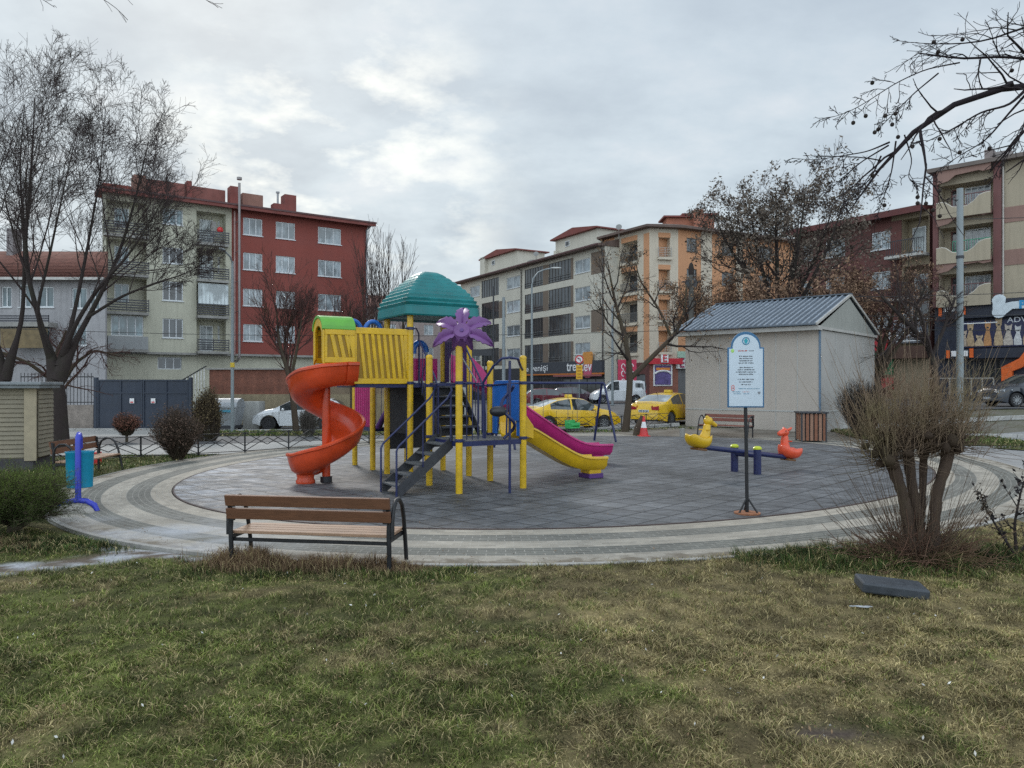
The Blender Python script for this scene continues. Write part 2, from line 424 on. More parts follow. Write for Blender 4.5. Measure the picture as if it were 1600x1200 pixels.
# frost lying at the left side of the rubber
sep = nt.nodes.new('ShaderNodeSeparateXYZ'); nt.links.new(v1, sep.inputs[0])
mr = nt.nodes.new('ShaderNodeMapRange'); nt.links.new(sep.outputs['X'], mr.inputs['Value'])
mr.inputs['From Min'].default_value = -3.6; mr.inputs['From Max'].default_value = -6.9; mr.inputs['To Min'].default_value = 0; mr.inputs['To Max'].default_value = 1
vs_ = mapped(nt, scale=(.6, 1.6, 1)); fs_ = ramp(nt, noise(nt, vs_, 1.6, 6, .65), [(.47, 0.0), (.60, .85)])
mm = nt.nodes.new('ShaderNodeMath'); mm.operation = 'MULTIPLY'; nt.links.new(mr.outputs[0], mm.inputs[0]); nt.links.new(fs_, mm.inputs[1])
mm2 = nt.nodes.new('ShaderNodeMath'); mm2.operation = 'MULTIPLY'; nt.links.new(mm.outputs[0], mm2.inputs[0])
inv = nt.nodes.new('ShaderNodeMath'); inv.operation = 'SUBTRACT'; inv.inputs[0].default_value = 1.0; nt.links.new(br.outputs['Fac'], inv.inputs[1]); nt.links.new(inv.outputs[0], mm2.inputs[1])
col = mix(nt, mm2.outputs[0], col, (.37, .39, .43))
nt.links.new(col, bs.inputs['Base Color'])
nt.links.new(ramp(nt, f2, [(.3, .5), (.7, .78)]), bs.inputs['Roughness'])
hh = mix(nt, .85, f3, br.outputs['Fac']); iv = nt.nodes.new('ShaderNodeInvert'); nt.links.new(hh, iv.inputs['Color'])
bump(nt, bs, iv.outputs[0], .5, .012)
m_rubber = m
mb = MB(); NT = 160
rim = [play_pt(2 * math.pi * i / NT) for i in range(NT)]
for k in range(12):
    pass
# radial grid so that the sheet shades evenly
V = []; rings = 14
for r_ in range(rings + 1):
    for (x, y) in rim: V.append((PC[0] + (x - PC[0]) * r_ / rings, PC[1] + (y - PC[1]) * r_ / rings, .022))
fq = [(r_ * NT + i, r_ * NT + (i + 1) % NT, (r_ + 1) * NT + (i + 1) % NT, (r_ + 1) * NT + i) for r_ in range(rings) for i in range(NT)]
struct(MB().add(V, fq).build('play_surface', m_rubber))
# thin brown edging between rubber and pavers
V = []; 
for i in range(NT):
    for off, z in ((0.0, -.02), (0.0, .026), (.03, .026), (.03, -.02)):
        x, y = play_pt(2 * math.pi * i / NT, off); V.append((x, y, z))
fq = [(i * 4 + j, i * 4 + j + 1, ((i + 1) % NT) * 4 + j + 1, ((i + 1) % NT) * 4 + j) for i in range(NT) for j in range(3)]
struct(MB().add(V, fq).build('rubber_edging', M('edging_brown', (.085, .06, .055), .85, .3, 5)))

# ---- paver ring, uv: arc length x distance outwards
def mat_pavers():
    m, nt, bs = _nt('paver_ring')
    uv = nt.nodes.new('ShaderNodeUVMap'); v = uv.outputs['UV']
    br = nt.nodes.new('ShaderNodeTexBrick'); nt.links.new(v, br.inputs['Vector'])
    br.offset = .5; br.inputs['Scale'].default_value = 1; br.inputs['Brick Width'].default_value = .2; br.inputs['Row Height'].default_value = .1
    br.inputs['Mortar Size'].default_value = .006; br.inputs['Mortar Smooth'].default_value = .3; br.inputs['Bias'].default_value = 0
    br.inputs['Color1'].default_value = (.72, .72, .72, 1); br.inputs['Color2'].default_value = (1.0, 1.0, 1.0, 1); br.inputs['Mortar'].default_value = (.95, .95, .95, 1)
    sp = nt.nodes.new('ShaderNodeSeparateXYZ'); nt.links.new(v, sp.inputs[0])
    dv = nt.nodes.new('ShaderNodeMath'); dv.operation = 'DIVIDE'; dv.inputs[1].default_value = 2.4; nt.links.new(sp.outputs['Y'], dv.inputs[0])
    light = (.37, .335, .28); light2 = (.40, .355, .29); dark = (.150, .150, .132); dark2 = (.17, .165, .145)
    st = nt.nodes.new('ShaderNodeValToRGB'); st.color_ramp.interpolation = 'CONSTANT'
    e = st.color_ramp.elements
    for _ in range(3): e.new(.5)
    for el, (p, c) in zip(e, [(0, light2), (.4 / 2.4, dark2), (.8 / 2.4, light), (1.2 / 2.4, dark), (1.6 / 2.4, light)]):
        el.position = p; el.color = (*c, 1)
    nt.links.new(dv.outputs[0], st.inputs['Fac'])
    ob = mapped(nt); f1 = noise(nt, ob, .7, 6, .65); f2 = noise(nt, ob, 7, 8, .7); f3 = noise(nt, ob, 70, 4, .7)
    c = mix(nt, 1.0, st.outputs['Color'], br.outputs['Color'], 'MULTIPLY')
    c = mix(nt, ramp(nt, br.outputs['Fac'], [(0, 0.0), (1, .7)]), c, (.34, .32, .285))
    c = mix(nt, ramp(nt, noise(nt, ob, 2.2, 8, .7), [(.56, 0.0), (.72, .55)]), c, (.13, .12, .105))
    c = mix(nt, 1.0, c, ramp(nt, f1, [(.3, .78), (.7, 1.22)]), 'MULTIPLY')
    c = mix(nt, 1.0, c, ramp(nt, f3, [(.3, .8), (.7, 1.2)]), 'MULTIPLY')
    c = mix(nt, ramp(nt, f2, [(.55, 0.0), (.8, .5)]), c, (.20, .17, .13))
    ed = nt.nodes.new('ShaderNodeMapRange'); nt.links.new(sp.outputs['Y'], ed.inputs['Value']); ed.inputs['From Min'].default_value = 1.5; ed.inputs['From Max'].default_value = 2.0; ed.inputs['To Max'].default_value = .30
    ea = nt.nodes.new('ShaderNodeMath'); ea.operation = 'ADD'; nt.links.new(ed.outputs[0], ea.inputs[0]); nt.links.new(noise(nt, ob, 3.1, 8, .7), ea.inputs[1]); c = mix(nt, ramp(nt, ea.outputs[0], [(.66, 0.0), (.80, .85)]), c, (.13, .105, .075))
    # damp frost at the near left
    sx = nt.nodes.new('ShaderNodeSeparateXYZ'); nt.links.new(ob, sx.inputs[0])
    mr = nt.nodes.new('ShaderNodeMapRange'); nt.links.new(sx.outputs['X'], mr.inputs['Value']); mr.inputs['From Min'].default_value = -2.2; mr.inputs['From Max'].default_value = -5
    my = nt.nodes.new('ShaderNodeMapRange'); nt.links.new(sx.outputs['Y'], my.inputs['Value']); my.inputs['From Min'].default_value = 11.6; my.inputs['From Max'].default_value = 10.2
    mu = nt.nodes.new('ShaderNodeMath'); mu.operation = 'MULTIPLY'; nt.links.new(mr.outputs[0], mu.inputs[0]); nt.links.new(my.outputs[0], mu.inputs[1])
    mv = nt.nodes.new('ShaderNodeMath'); mv.operation = 'MULTIPLY'; nt.links.new(mu.outputs[0], mv.inputs[0]); nt.links.new(ramp(nt, f1, [(.42, .0), (.62, .85)]), mv.inputs[1])
    c = mix(nt, mv.outputs[0], c, (.40, .42, .46))
    nt.links.new(c, bs.inputs['Base Color']); bs.inputs['Roughness'].default_value = .78; bs.inputs['Specular IOR Level'].default_value = .35
    h = mix(nt, .6, f3, br.outputs['Fac']); iv = nt.nodes.new('ShaderNodeInvert'); nt.links.new(h, iv.inputs['Color'])
    bump(nt, bs, iv.outputs[0], .45, .008)
    return m
m_pav = mat_pavers()
NR = 240
arc = [0.0]; pp = [play_pt(2 * math.pi * i / NR) for i in range(NR + 1)]
for a, b in zip(pp[:-1], pp[1:]): arc.append(arc[-1] + math.dist(a, b))
def ring_w(t): return 1.95
me = bpy.data.meshes.new('paver_path'); offs = [.045, .4, .8, 1.2, 1.6, 2.0]
V = [(*play_pt(2 * math.pi * i / NR, o_), .014) for i in range(NR + 1) for o_ in offs]
no = len(offs)
fq = [(i * no + j, (i + 1) * no + j, (i + 1) * no + j + 1, i * no + j + 1) for i in range(NR) for j in range(no - 1)]
me.from_pydata(V, [], fq); uvl = me.uv_layers.new(name='UVMap')
for lp in me.loops:
    i, j = divmod(lp.vertex_index, no); uvl.data[lp.index].uv = (arc[i], offs[j])
me.materials.append(m_pav); me.update(); struct(link('paver_path', me))
# outer kerb-edge of the ring
V = []
for i in range(NR):
    for off, z in ((2.0, -.05), (2.0, .020), (2.07, .016), (2.07, -.05)):
        x, y = play_pt(2 * math.pi * i / NR, off); V.append((x, y, z))
fq = [(i * 4 + j, i * 4 + j + 1, ((i + 1) % NR) * 4 + j + 1, ((i + 1) % NR) * 4 + j) for i in range(NR) for j in range(3)]
struct(MB().add(V, fq).build('path_edging', M('edging_grey', (.34, .325, .30), .85, .3, 3, dirt=.5)))

# ---- foreground lawn
def lawn_mask(x, y):
    """1 where grass grows; 0 on frost/gravel strip"""
    strip = np.exp(-(((y - (8.35 + .70 * (x + 5.4))) / .30) ** 2)) * (x < -3.4) * np.clip((x + 6.6) * 1.5, 0, 1) * (.45 + 1.0 * fbm(x * 5, y * 9, 27)) + .75 * np.exp(-(((play_m(x, y, 2.05) - 1.01) / .03) ** 2)) * np.clip((-2.9 - x) * .9, 0, 1) * (x > -6)
    return np.clip(1.12 - 1.9 * strip * np.clip(2.6 * fbm(x * 2.2, y * 3.6, 5, 5) - .50, 0, 1.2), 0, 1)
def lawn_dry(x, y):
    d = fbm(x * .55 + 3, y * .8 + 1, 21, 4) * 1.2 + fbm(x * 3.1, y * 3.6, 31, 3) * .9 - 1.08
    d = d + .05 * np.clip(x, -4, 5) - .35 * np.exp(-(((x - 4.2) / 1.6) ** 2 + ((y - 8.2) / .8) ** 2)) - .25 * np.exp(-((y - 7.6) / .5) ** 2) * (x < .2) * (x > -4)
    d = d + .22 * np.exp(-(((x - 1.9) / 2.4) ** 2 + ((y - 6.0) / 1.2) ** 2))
    return np.clip(d * 2.8 + .42, 0, 1)
G1 = np.array([.092, .128, .024]); G2 = np.array([.235, .26, .065]); D1 = np.array([.25, .195, .08]); D2 = np.array([.47, .38, .19])
def lawn_col(x, y, rnd=None):
    dry = lawn_dry(x, y); rnd = np.full_like(x, .5) if rnd is None else rnd
    g = G1 + (G2 - G1) * rnd[:, None]; s = D1 + (D2 - D1) * rnd[:, None]
    tu = np.clip((fbm(x * 7, y * 8, 91, 3) - .5) * 3.2 + .5, 0, 1)[:, None]; lo = np.clip((fbm(x * 1.3, y * 1.6, 95, 3) - .5) * 2.4 + .5, 0, 1)[:, None]
    return (g * (1 - dry[:, None]) + s * dry[:, None]) * (.50 + .62 * tu) * (.78 + .40 * lo)
def lawn_base_col(x, y):
    c = lawn_col(x, y) * .50 + np.array([.03, .024, .014]); bare = np.clip(1.4 * np.exp(-(((x - 1.85) / .24) ** 2 + ((y - 4.35) / .10) ** 2)), 0, 1)[:, None]; c = c * (1 - bare) + bare * np.array([.085, .065, .055]); m_ = lawn_mask(x, y)[:, None]
    fz = np.clip((fbm(x * 4, y * 7, 77, 5)[:, None] - .42) * 6, 0, 1); fr = np.array([.14, .11, .085]) * (1 - fz) + np.array([.42, .43, .45]) * fz
    return c * m_ + (1 - m_) * fr
def lawn_h(x, y):
    h = (fbm(x * 1.2, y * 1.2, 3) - .5) * .06 + (fbm(x * 5, y * 5, 13) - .5) * .03
    edge = np.clip((play_m(x, y, 1.85) - 1.0) / .03, 0, 1)
    return .002 + h * np.clip((play_m(x, y, 2.05) - 1.0) / .05, 0, 1) - .05 * (1 - edge)
xs = np.linspace(-11.5, 12.5, 240); ys = np.linspace(.5, 14.5, 150); GX, GY = np.meshgrid(xs, ys)
Z = lawn_h(GX, GY); V = np.stack([GX, GY, Z], -1).reshape(-1, 3)
idx = np.arange(GX.size).reshape(GX.shape); Fq = np.stack([idx[:-1, :-1], idx[:-1, 1:], idx[1:, 1:], idx[1:, :-1]], -1).reshape(-1, 4)
cx_, cy_ = V[Fq].mean(1)[:, 0], V[Fq].mean(1)[:, 1]
keep = ~((cx_ > 7.6) & (cy_ > 9.9)) & (play_m(cx_, cy_, 1.2) > 1) & ~((cx_ > 8.6) & (cy_ > 9.0))
Fq = Fq[keep]
struct(link('lawn', np_mesh('lawn', V, Fq, M_attr('lawn_soil', .95, .15, fine=35), lawn_base_col(V[:, 0], V[:, 1]), sm=True)))

def blade_col(x, y, r):
    rr = np.random.default_rng(99); dry = lawn_dry(x, y); pick = (rr.random(len(x)) < .12 + .72 * dry)[:, None]; b = rr.uniform(.35, 1.55, (len(x), 1))
    g = G1 + (G2 - G1) * r[:, None]; s = D1 + (D2 - D1) * r[:, None]
    tu = np.clip((fbm(x * 7, y * 8, 91, 3) - .5) * 3.2 + .5, 0, 1)[:, None]; lo = np.clip((fbm(x * 1.3, y * 1.6, 95, 3) - .5) * 2.4 + .5, 0, 1)[:, None]
    return np.where(pick, s, g) * b * (.50 + .70 * tu) * (.78 + .36 * lo)
def blades(n, x0, x1, y0, y1, hmin, hmax, wid, cond, rng, colf=None, lean=.5, zf=None):
    x = rng.uniform(x0, x1, n); y = rng.uniform(y0, y1, n); k = cond(x, y, rng); x = x[k]; y = y[k]; n = len(x)
    h = rng.uniform(hmin, hmax, n) * (.25 + 1.45 * np.clip((fbm(x * 5.3, y * 5.3, 44, 3) - .5) * 2 + .5, 0, 1)); a = rng.uniform(0, 2 * np.pi, n)
    ln = rng.random(n) * lean * 2 * h; b = a + rng.normal(size=n) * 1.3
    w = wid * (.7 + .6 * rng.random(n)) * (.6 + .12 * y)
    z = (zf or lawn_h)(x, y)
    ca, sa = np.cos(a), np.sin(a); lx, ly = np.cos(b) * ln, np.sin(b) * ln
    P = np.zeros((n, 5, 3))
    P[:, 0] = np.stack([x - ca * w, y - sa * w, z], 1); P[:, 1] = np.stack([x + ca * w, y + sa * w, z], 1)
    P[:, 2] = np.stack([x + ca * w * .8 + lx * .35, y + sa * w * .8 + ly * .35, z + h * .62], 1)
    P[:, 3] = np.stack([x - ca * w * .8 + lx * .35, y - sa * w * .8 + ly * .35, z + h * .62], 1)
    P[:, 4] = np.stack([x + lx, y + ly, z + h * .95], 1)
    i = np.arange(n)[:, None] * 5
    q = i + np.array([[0, 1, 2, 3]]); t = i + np.array([[3, 2, 4]])
    r = rng.random(n); c = (colf or lawn_col)(x, y, r)
    sw = rng.random(n) < .12
    c[sw] = D2 * (.8 + .5 * rng.random((sw.sum(), 1)))
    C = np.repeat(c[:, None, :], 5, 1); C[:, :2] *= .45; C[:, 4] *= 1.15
    return P.reshape(-1, 3), q, t, C.reshape(-1, 3)
def grass_obj(name, sets, mat):
    V = []; Q = []; T = []; C = []; o = 0
    for (v_, q, t, c) in sets: V.append(v_); Q.append(q + o); T.append(t + o); C.append(c); o += len(v_)
    return link(name, np_mesh(name, np.concatenate(V), np.concatenate(Q), mat, np.concatenate(C), tri=np.concatenate(T)))
m_blade = M_attr('grass_blade', .7, .25)
def cond_lawn(x, y, rng):
    ok = (np.abs(x) < .75 * y + .5) & (play_m(x, y, 2.12 ) > 1.0 ) & (rng.random(len(x)) < lawn_mask(x, y) ** 2) & ~((x > 7.3) & (y > 9.7)) & (x < 8.7)
    bare = 1.3 * np.exp(-(((x - 1.85) / .24) ** 2 + ((y - 4.35) / .10) ** 2)) + .8 * np.exp(-(((x + .55) / .20) ** 2 + ((y - 5.8) / .10) ** 2)) + .7 * np.exp(-(((x - .35) / .22) ** 2 + ((y - 6.6) / .12) ** 2)) + .8 * np.exp(-(((x - 1.25) / .25) ** 2 + ((y - 7.5) / .10) ** 2))
    return ok & (rng.random(len(x)) < 1 - 1.1 * bare) & (rng.random(len(x)) < .35 + 1.3 * np.clip((fbm(x * 6, y * 6, 61, 3) - .5) * 2 + .5, 0, 1))
rg = np.random.default_rng(5)
sets = [blades(300000, -5.6, 5.6, 3.0, 6.2, .012, .040, .0020, cond_lawn, rg, blade_col, lean=1.2),
        blades(230000, -9, 9, 6.2, 10.5, .015, .045, .0018, cond_lawn, rg, blade_col, lean=1.1)]
tag(grass_obj('grass', sets, m_blade), 'short patchy winter lawn, olive green and straw, in the foreground', 'grass', kind='stuff')
# longer growth at bench, under the pollarded tree and beside the conifer
def clump_cond(cs):
    def f(x, y, rng):
        p = np.zeros_like(x)
        for (cx, cy, rx, ry, s_) in cs: p = np.maximum(p, s_ * np.exp(-(((x - cx) / rx) ** 2 + ((y - cy) / ry) ** 2)))
        return (rng.random(len(x)) < p) & (play_m(x, y, 2.05) > 1.0)
    return f
def brown(x, y, r): return np.array([.20, .13, .075]) * (.5 + .9 * r[:, None])
def lush(x, y, r):
    k = (np.random.default_rng(1).random((len(x), 1)) < .22); t = np.clip((fbm(x * 6, y * 6, 41) - .5)[:, None] * 2.5 + .6, .25, 1.2)
    return np.where(k, np.array([.19, .16, .06]), np.array([.055, .098, .020])) * (.45 + 1.2 * r[:, None]) * t
sets = [blades(60000, -3.9, -.8, 7.9, 8.75, .05, .17, .0016, clump_cond([(-2.95, 8.4, .3, .25, 1), (-2.2, 8.35, .8, .2, .7), (-1.3, 8.4, .25, .25, 1)]), rg, brown, .45),
        blades(18000, -3.9, -.3, 7.3, 8.3, .03, .08, .0017, clump_cond([(-2.2, 7.95, 1.3, .25, .5), (-.9, 8.0, .5, .25, .6)]), rg, lush, .5)]
tag(grass_obj('tall_grass', sets, m_blade), 'tuft of longer dry brown grass under the foreground bench', 'grass', kind='stuff')
sets = [blades(100000, 2.6, 7.2, 7.7, 9.6, .03, .14, .0018, clump_cond([(3.3, 8.75, .6, .35, .8), (4.3, 8.55, .9, .45, .8), (5.2, 8.8, .8, .5, .7), (6.2, 8.6, .8, .4, .6)]), rg, lush, .7)]
tag(grass_obj('lush_grass', sets, m_blade), 'lush green weeds and grass round the pollarded tree', 'grass', kind='stuff')
sets = [blades(60000, -8, -4.6, 8.8, 10.3, .03, .09, .0018, clump_cond([(-6.0, 9.35, .9, .35, .9), (-7.0, 9.5, .9, .4, .7)]), rg, lush, .7),
        blades(30000, -8, -5.8, 8.9, 10.0, .03, .10, .0018, clump_cond([(-6.7, 9.2, .6, .3, .7)]), rg, brown, .7)]
tag(grass_obj('green_grass', sets, m_blade), 'bright green grass patch beside the low conifer', 'grass', kind='stuff')
# far verges: coarse short tufts
def zfar(x, y): return np.array([hz(a, b) for a, b in zip(x, y)])
def quadc(poly_):
    P_ = np.array(poly_)
    def f(x, y, rng):
        ins = np.ones(len(x), bool)
        for a, b in zip(P_, np.roll(P_, -1, 0)): ins &= ((b[0] - a[0]) * (y - a[1]) - (b[1] - a[1]) * (x - a[0])) > 0
        return ins & (play_m(x, y, 2.15) > 1) & (rng.random(len(x)) < .35 + .8 * fbm(x * .9, y * .9, 8))
    return f
def vergecol(x, y, r):
    d = np.clip(fbm(x * .7, y * .7, 15)[:, None] * 2.2 - .8, 0, 1)
    return (np.array([.075, .12, .025]) * (1 - d) + np.array([.17, .15, .07]) * d) * (.6 + .8 * r[:, None])
sets = [blades(26000, -15, -7.4, 13.5, 21.6, .03, .09, .003, quadc([(-15.0, 13.5), (-8.0, 16.4), (-7.4, 21.6), (-16, 20.3)]), rg, vergecol, .6, zfar),
        blades(22000, -13.5, 2.2, 29, 32.5, .03, .10, .004, quadc([(-13.5, 29.0), (2.2, 30.6), (2.0, 32.4), (-13.5, 32.0)]), rg, vergecol, .6, zfar),
        blades(16000, 13, 18.4, 24.4, 30.6, .03, .10, .004, quadc([(13.2, 25.2), (18.4, 24.4), (18.0, 30.6), (13.0, 30.6)]), rg, vergecol, .6, zfar),
        blades(6000, 15.4, 21, 21.3, 25.2, .03, .08, .004, quadc([(16.8, 21.3), (20.0, 22.6), (21.0, 25.0), (15.4, 24.0)]), rg, vergecol, .6, zfar),
        blades(9000, 2.5, 13, 27, 33, .03, .08, .004, quadc([(2.5, 29.4), (7.8, 28.6), (7.6, 31.5), (3.0, 32.6)]), rg, vergecol, .6, zfar)]
tag(grass_obj('verge_grass', sets, m_blade), 'short grass on the verges behind the play area', 'grass', kind='stuff')
# fallen leaves and litter bits on the lawn
lp = []; rl = np.random.default_rng(3)
n = 700; lx = rl.uniform(-5, 7, n); ly = rl.uniform(3.4, 8.6, n); lx[:14] = rl.normal(1.85, .2, 14); ly[:14] = rl.normal(4.33, .08, 14); pts = np.stack([lx, ly, lawn_h(lx, ly) + .03], 1)
Vl, Fl = leaves(pts, .013, rl); Vl[:, 2] = np.clip(Vl[:, 2], -.1, .05)
cl = np.repeat(np.where(rl.random((n, 1)) < .35, np.array([.62, .60, .56]), np.array([.38, .25, .15])) * rl.uniform(.5, 1.3, (n, 1)), 4, 0)
tag(link('fallen_leaves', np_mesh('fallen_leaves', Vl, Fl, m_blade, cl)), 'small dry leaves scattered over the lawn', 'leaves', kind='stuff')

n = 520; th_ = rl.uniform(0, 2 * np.pi, n); of_ = np.where(rl.random(n) < .6, rl.uniform(1.4, 2.0, n), rl.uniform(-3.5, 2.0, n)); pts = np.array([(*play_pt(t, o), .03) for t, o in zip(th_, of_)])
Vl, Fl = leaves(pts, .018, rl); Vl[:, 2] = .027 + np.clip(Vl[:, 2] - .03, 0, .012)
cl = np.repeat(np.array([.20, .13, .08]) * rl.uniform(.4, 1.5, (n, 1)), 4, 0)
tag(link('paving_leaves', np_mesh('paving_leaves', Vl, Fl, m_blade, cl)), 'dry leaves blown over the paving and rubber tiles', 'leaves', kind='stuff')
# ================================================================== PLAY STRUCTURE
TH = R(31.3)
m_yel = M('yellow_paint', (.66, .41, .008), .38, .16, 4, dirt=.5, bmp=.05, coat=.2)
m_yelp = M('yellow_plastic', (.66, .40, .008), .36, .16, 2.5, dirt=.25, coat=.15)
m_blue = M('navy_paint', (.014, .020, .085), .35, .25, 6, dirt=.3)
m_bluep = M('blue_plastic', (.02, .13, .46), .35, .15, 3)
m_teal = M('teal_plastic', (.006, .175, .18), .42, .22, 2, streak=.35)
m_purp = M('purple_plastic', (.165, .062, .21), .45, .2, 4, dirt=.15)
m_purpd = M('dark_purple_plastic', (.09, .03, .17), .45, .2, 4)
m_mag = M('magenta_plastic', (.48, .02, .17), .36, .22, 2, dirt=.25)
m_org = M('orange_plastic', (.60, .062, .012), .32, .28, 1.6, dirt=.22, coat=.2)
m_green = M('green_plastic', (.12, .38, .045), .35, .15, 3)
m_deck = M('perforated_deck', (.10, .105, .11), .6, .3, 20, dirt=.3)
m_step = M('dark_steel_step', (.035, .036, .042), .55, .3, 12, dirt=.2, bmp=.1)
m_grey = M('galvanised', (.30, .31, .32), .45, .15, 5)
m_red = M('red_plastic', (.55, .03, .03), .4, .15, 3)

PS = thing('playground_structure', 'yellow posted climbing tower with teal roof, purple flower, orange spiral slide and two straight slides', 'play structure', (-.98, 13.75, .022), TH)
def pb(mb, name, mat, sm=False, bev=0, **kw): return mb.build(name, mat, kw.pop('parent', PS), sm=sm, bev=bev, **kw)
def post(a, b, h, cap=True, flower=False):
    mb = MB(); r = .066
    mb.tube([(a, b, -.03), (a, b, h)], r, 14)
    o = pb(mb, 'post', m_yel, True)
    c = MB(); c.lathe([(r + .004, 0), (r + .004, .03), (r * .85, .055), (r * .4, .07)], 14, (a, b, h - .004)); 
    if cap: pb(c, 'cap', m_yelp, True, parent=o)
    return o
for a, b, h in ((0, 0, 2.82), (1.4, 0, 2.52), (1.4, 1.3, 2.45), (0, 1.3, 2.55)): post(a, b, h, cap=(a, b) != (0, 0))
for a, b in ((1.4, 2.25), (0, 2.25), (1.4, 3.55), (0, 3.55)): post(a, b, 3.55, False)
for a, b in ((0, 4.45), (0, 5.7), (1.4, 4.45), (1.4, 5.7)): post(a, b, 2.2)
# clamps with bolts on posts
for a, b, zs in ((0, 0, (.98, 2.05)), (1.4, 0, (.98, 2.05)), (1.4, 1.3, (.98, 2.0)), (0, 1.3, (.98, 2.0)), (1.4, 2.25, (2.05, 3.05)), (0, 2.25, (2.05, 3.2)), (1.4, 3.55, (2.05,)), (0, 3.55, (2.05, 3.1))):
    for z in zs:
        mb = MB(); mb.lathe([(.076, -.03), (.08, -.025), (.08, .025), (.076, .03)], 14, (a, b, z)); mb.tube([(a - .1, b - .05, z), (a + .1, b - .05, z)], .012, 6)
        pb(mb, 'clamp', m_blue)
# decks: rim frame + slotted plate
def deck(a0, a1, b0, b1, z):
    mb = MB(); 
    for p, q in (((a0, b0), (a1, b0)), ((a1, b0), (a1, b1)), ((a1, b1), (a0, b1)), ((a0, b1), (a0, b0))): mb.bar((*p, z - .05), (*q, z - .05), .05, .09)
    o = pb(mb, 'deck', m_blue)
    pl = MB(); n = 9
    for i in range(n):
        s0 = a0 + .03 + (a1 - a0 - .06) * i / n; pl.box(s0 + .006, s0 + (a1 - a0 - .06) / n - .006, b0 + .03, b1 - .03, z - .02, z + .002)
    pb(pl, 'deck_plate', m_deck, parent=o)
deck(0, 1.4, 0, 1.3, .96); deck(0, 1.4, 2.25, 3.55, 2.05); deck(0, 1.4, 4.45, 5.7, 1.0); deck(-1.15, 0, 2.3, 3.5, 2.05)
# stairs
def stairs(p0, p1, z0, z1, side, n, w, name='stairs', solid=False):
    """flight from p0 (low, plan) to p1 (high); side = unit vector across"""
    p0 = Vector((*p0, z0)); p1 = Vector((*p1, z1)); s = Vector((*side, 0)); mb = MB(); d = p1 - p0
    for k in (-1, 1):
        o = s * (w / 2 * k)
        a = p0 + o; b = p1 + o; up = Vector((0, 0, 1))
        h = .24
        mb.prism([(0, 0), (1, 0), (1, 1), (0, 1)], a - up * (h * .55), d, up * h, s * .022 * k)
    root = pb(mb, name, m_step)
    for i in range(n):
        t = (i + .6) / n; c = p0 + d * t; dirp = Vector((d.x, d.y, 0)).normalized()
        sb = MB(); sb.obox(c, dirp, s, Vector((0, 0, 1)), .13, w / 2 - .012, .018)
        if solid: sb.obox(c + dirp * .12 + Vector((0, 0, -(z1 - z0) / n / 2)), dirp, s, Vector((0, 0, 1)), .008, w / 2 - .012, (z1 - z0) / n / 2 - .02)
        pb(sb, 'step', m_step if solid else m_deck, parent=root, bev=.006)
    return root
st1 = stairs((-1.12, .62), (.0, .62), .06, .96, (0, 1), 5, .70)
st2 = stairs((.70, 1.30), (.70, 2.28), 1.02, 2.05, (1, 0), 5, .86, solid=True)
st3 = stairs((.70, 4.45), (.70, 3.52), 1.04, 2.03, (1, 0), 5, 1.0, solid=True)
# lower handrails
def rail(pts, r=.019, parent=None, name='handrail', mat=None): return pb(MB().tube(pts, r, 8), name, mat or m_blue, True, parent=parent or PS)
for b in (.24, 1.0):
    rail([(-1.14, b, .0), (-1.14, b, .82), (-1.10, b, .90), (-.55, b, 1.38), (-.12, b, 1.76), (-.03, b, 1.90), (-.02, b * .8 + .12, 2.02), (-.0, (.06 if b < .5 else 1.24), 2.04)], .02)
    rail([(-.62, b, .50), (-.62, b, 1.31)], .014, name='baluster')
rail([(-.05, .24, .95), (-.05, .24, 1.88)], .02); rail([(-.05, 1.0, .95), (-.05, 1.0, 1.88)], .02)
# baluster panels beside the upper flight
for a in (.20, 1.24):
    p = rail([(a, 1.32, 1.90), (a, 1.42, 2.12), (a, 1.9, 2.62), (a, 2.22, 2.95)], .02)
    rail([(a, 1.30, 1.02), (a, 1.30, 1.98)], .016, p, 'baluster')
    for k in range(7):
        t = k / 6; rail([(a, 1.36 + .85 * t, 1.02 + .98 * t), (a, 1.36 + .85 * t, 2.0 + .93 * t)], .009, p, 'baluster')
# low balustrade on front edge B..C side, pale bent rods behind post A
p = rail([(1.40, 1.25, 2.0), (1.40, .08, 2.05)], .018)
p = rail([(.06, 1.3, 2.0), (.35, 1.3, 2.0)], .018); 
p = rail([(1.05, 1.3, 2.0), (1.36, 1.3, 2.0)], .018)
for k in range(3): rail([(1.1 + .1 * k, 1.3, 1.0), (1.1 + .1 * k, 1.3, 1.98)], .008, p, 'baluster')
p = rail([(.05, 0, 2.04), (.52, 0, 2.04), (.56, 0, 1.0)], .018)
for k in range(3): rail([(.16 + .12 * k, 0, .98), (.16 + .12 * k, 0, 2.03)], .009, p, 'baluster')
p = rail([(1.36, 0, 2.04), (1.05, 0, 2.04), (1.02, 0, 1.0)], .018)
# fireman pole with arched bracket and twisting climber
po = rail([(.83, -.44, .0), (.83, -.44, 2.46)], .026, None, 'climbing_pole')
rail([(.52, .0, 1.95), (.50, -.02, 2.06), (.60, -.22, 2.36), (.68, -.40, 2.5), (.83, -.44, 2.52), (1.02, -.42, 2.50), (1.22, -.20, 2.36), (1.38, -.02, 2.30)], .024, po, 'arched_bracket')
rail([(.52, .0, 1.0), (.50, .0, 1.95)], .024, po, 'arched_bracket')
tw = [(.83 + .13 * math.sin(t * 5.2) * (1 if t < 1 else .8), -.36 + .14 * math.cos(t * 5.2), 1.0 + .62 * t) for t in np.linspace(0, 1.6, 26)]
rail(tw, .03, po, 'twisted_climber')
d = MB(); d.ball((.60, -.40, 1.52), (.16, .15, .10), 14, 8); pb(d, 'foot_rest', M('black_plastic', (.02, .02, .024), .4), True, parent=po)
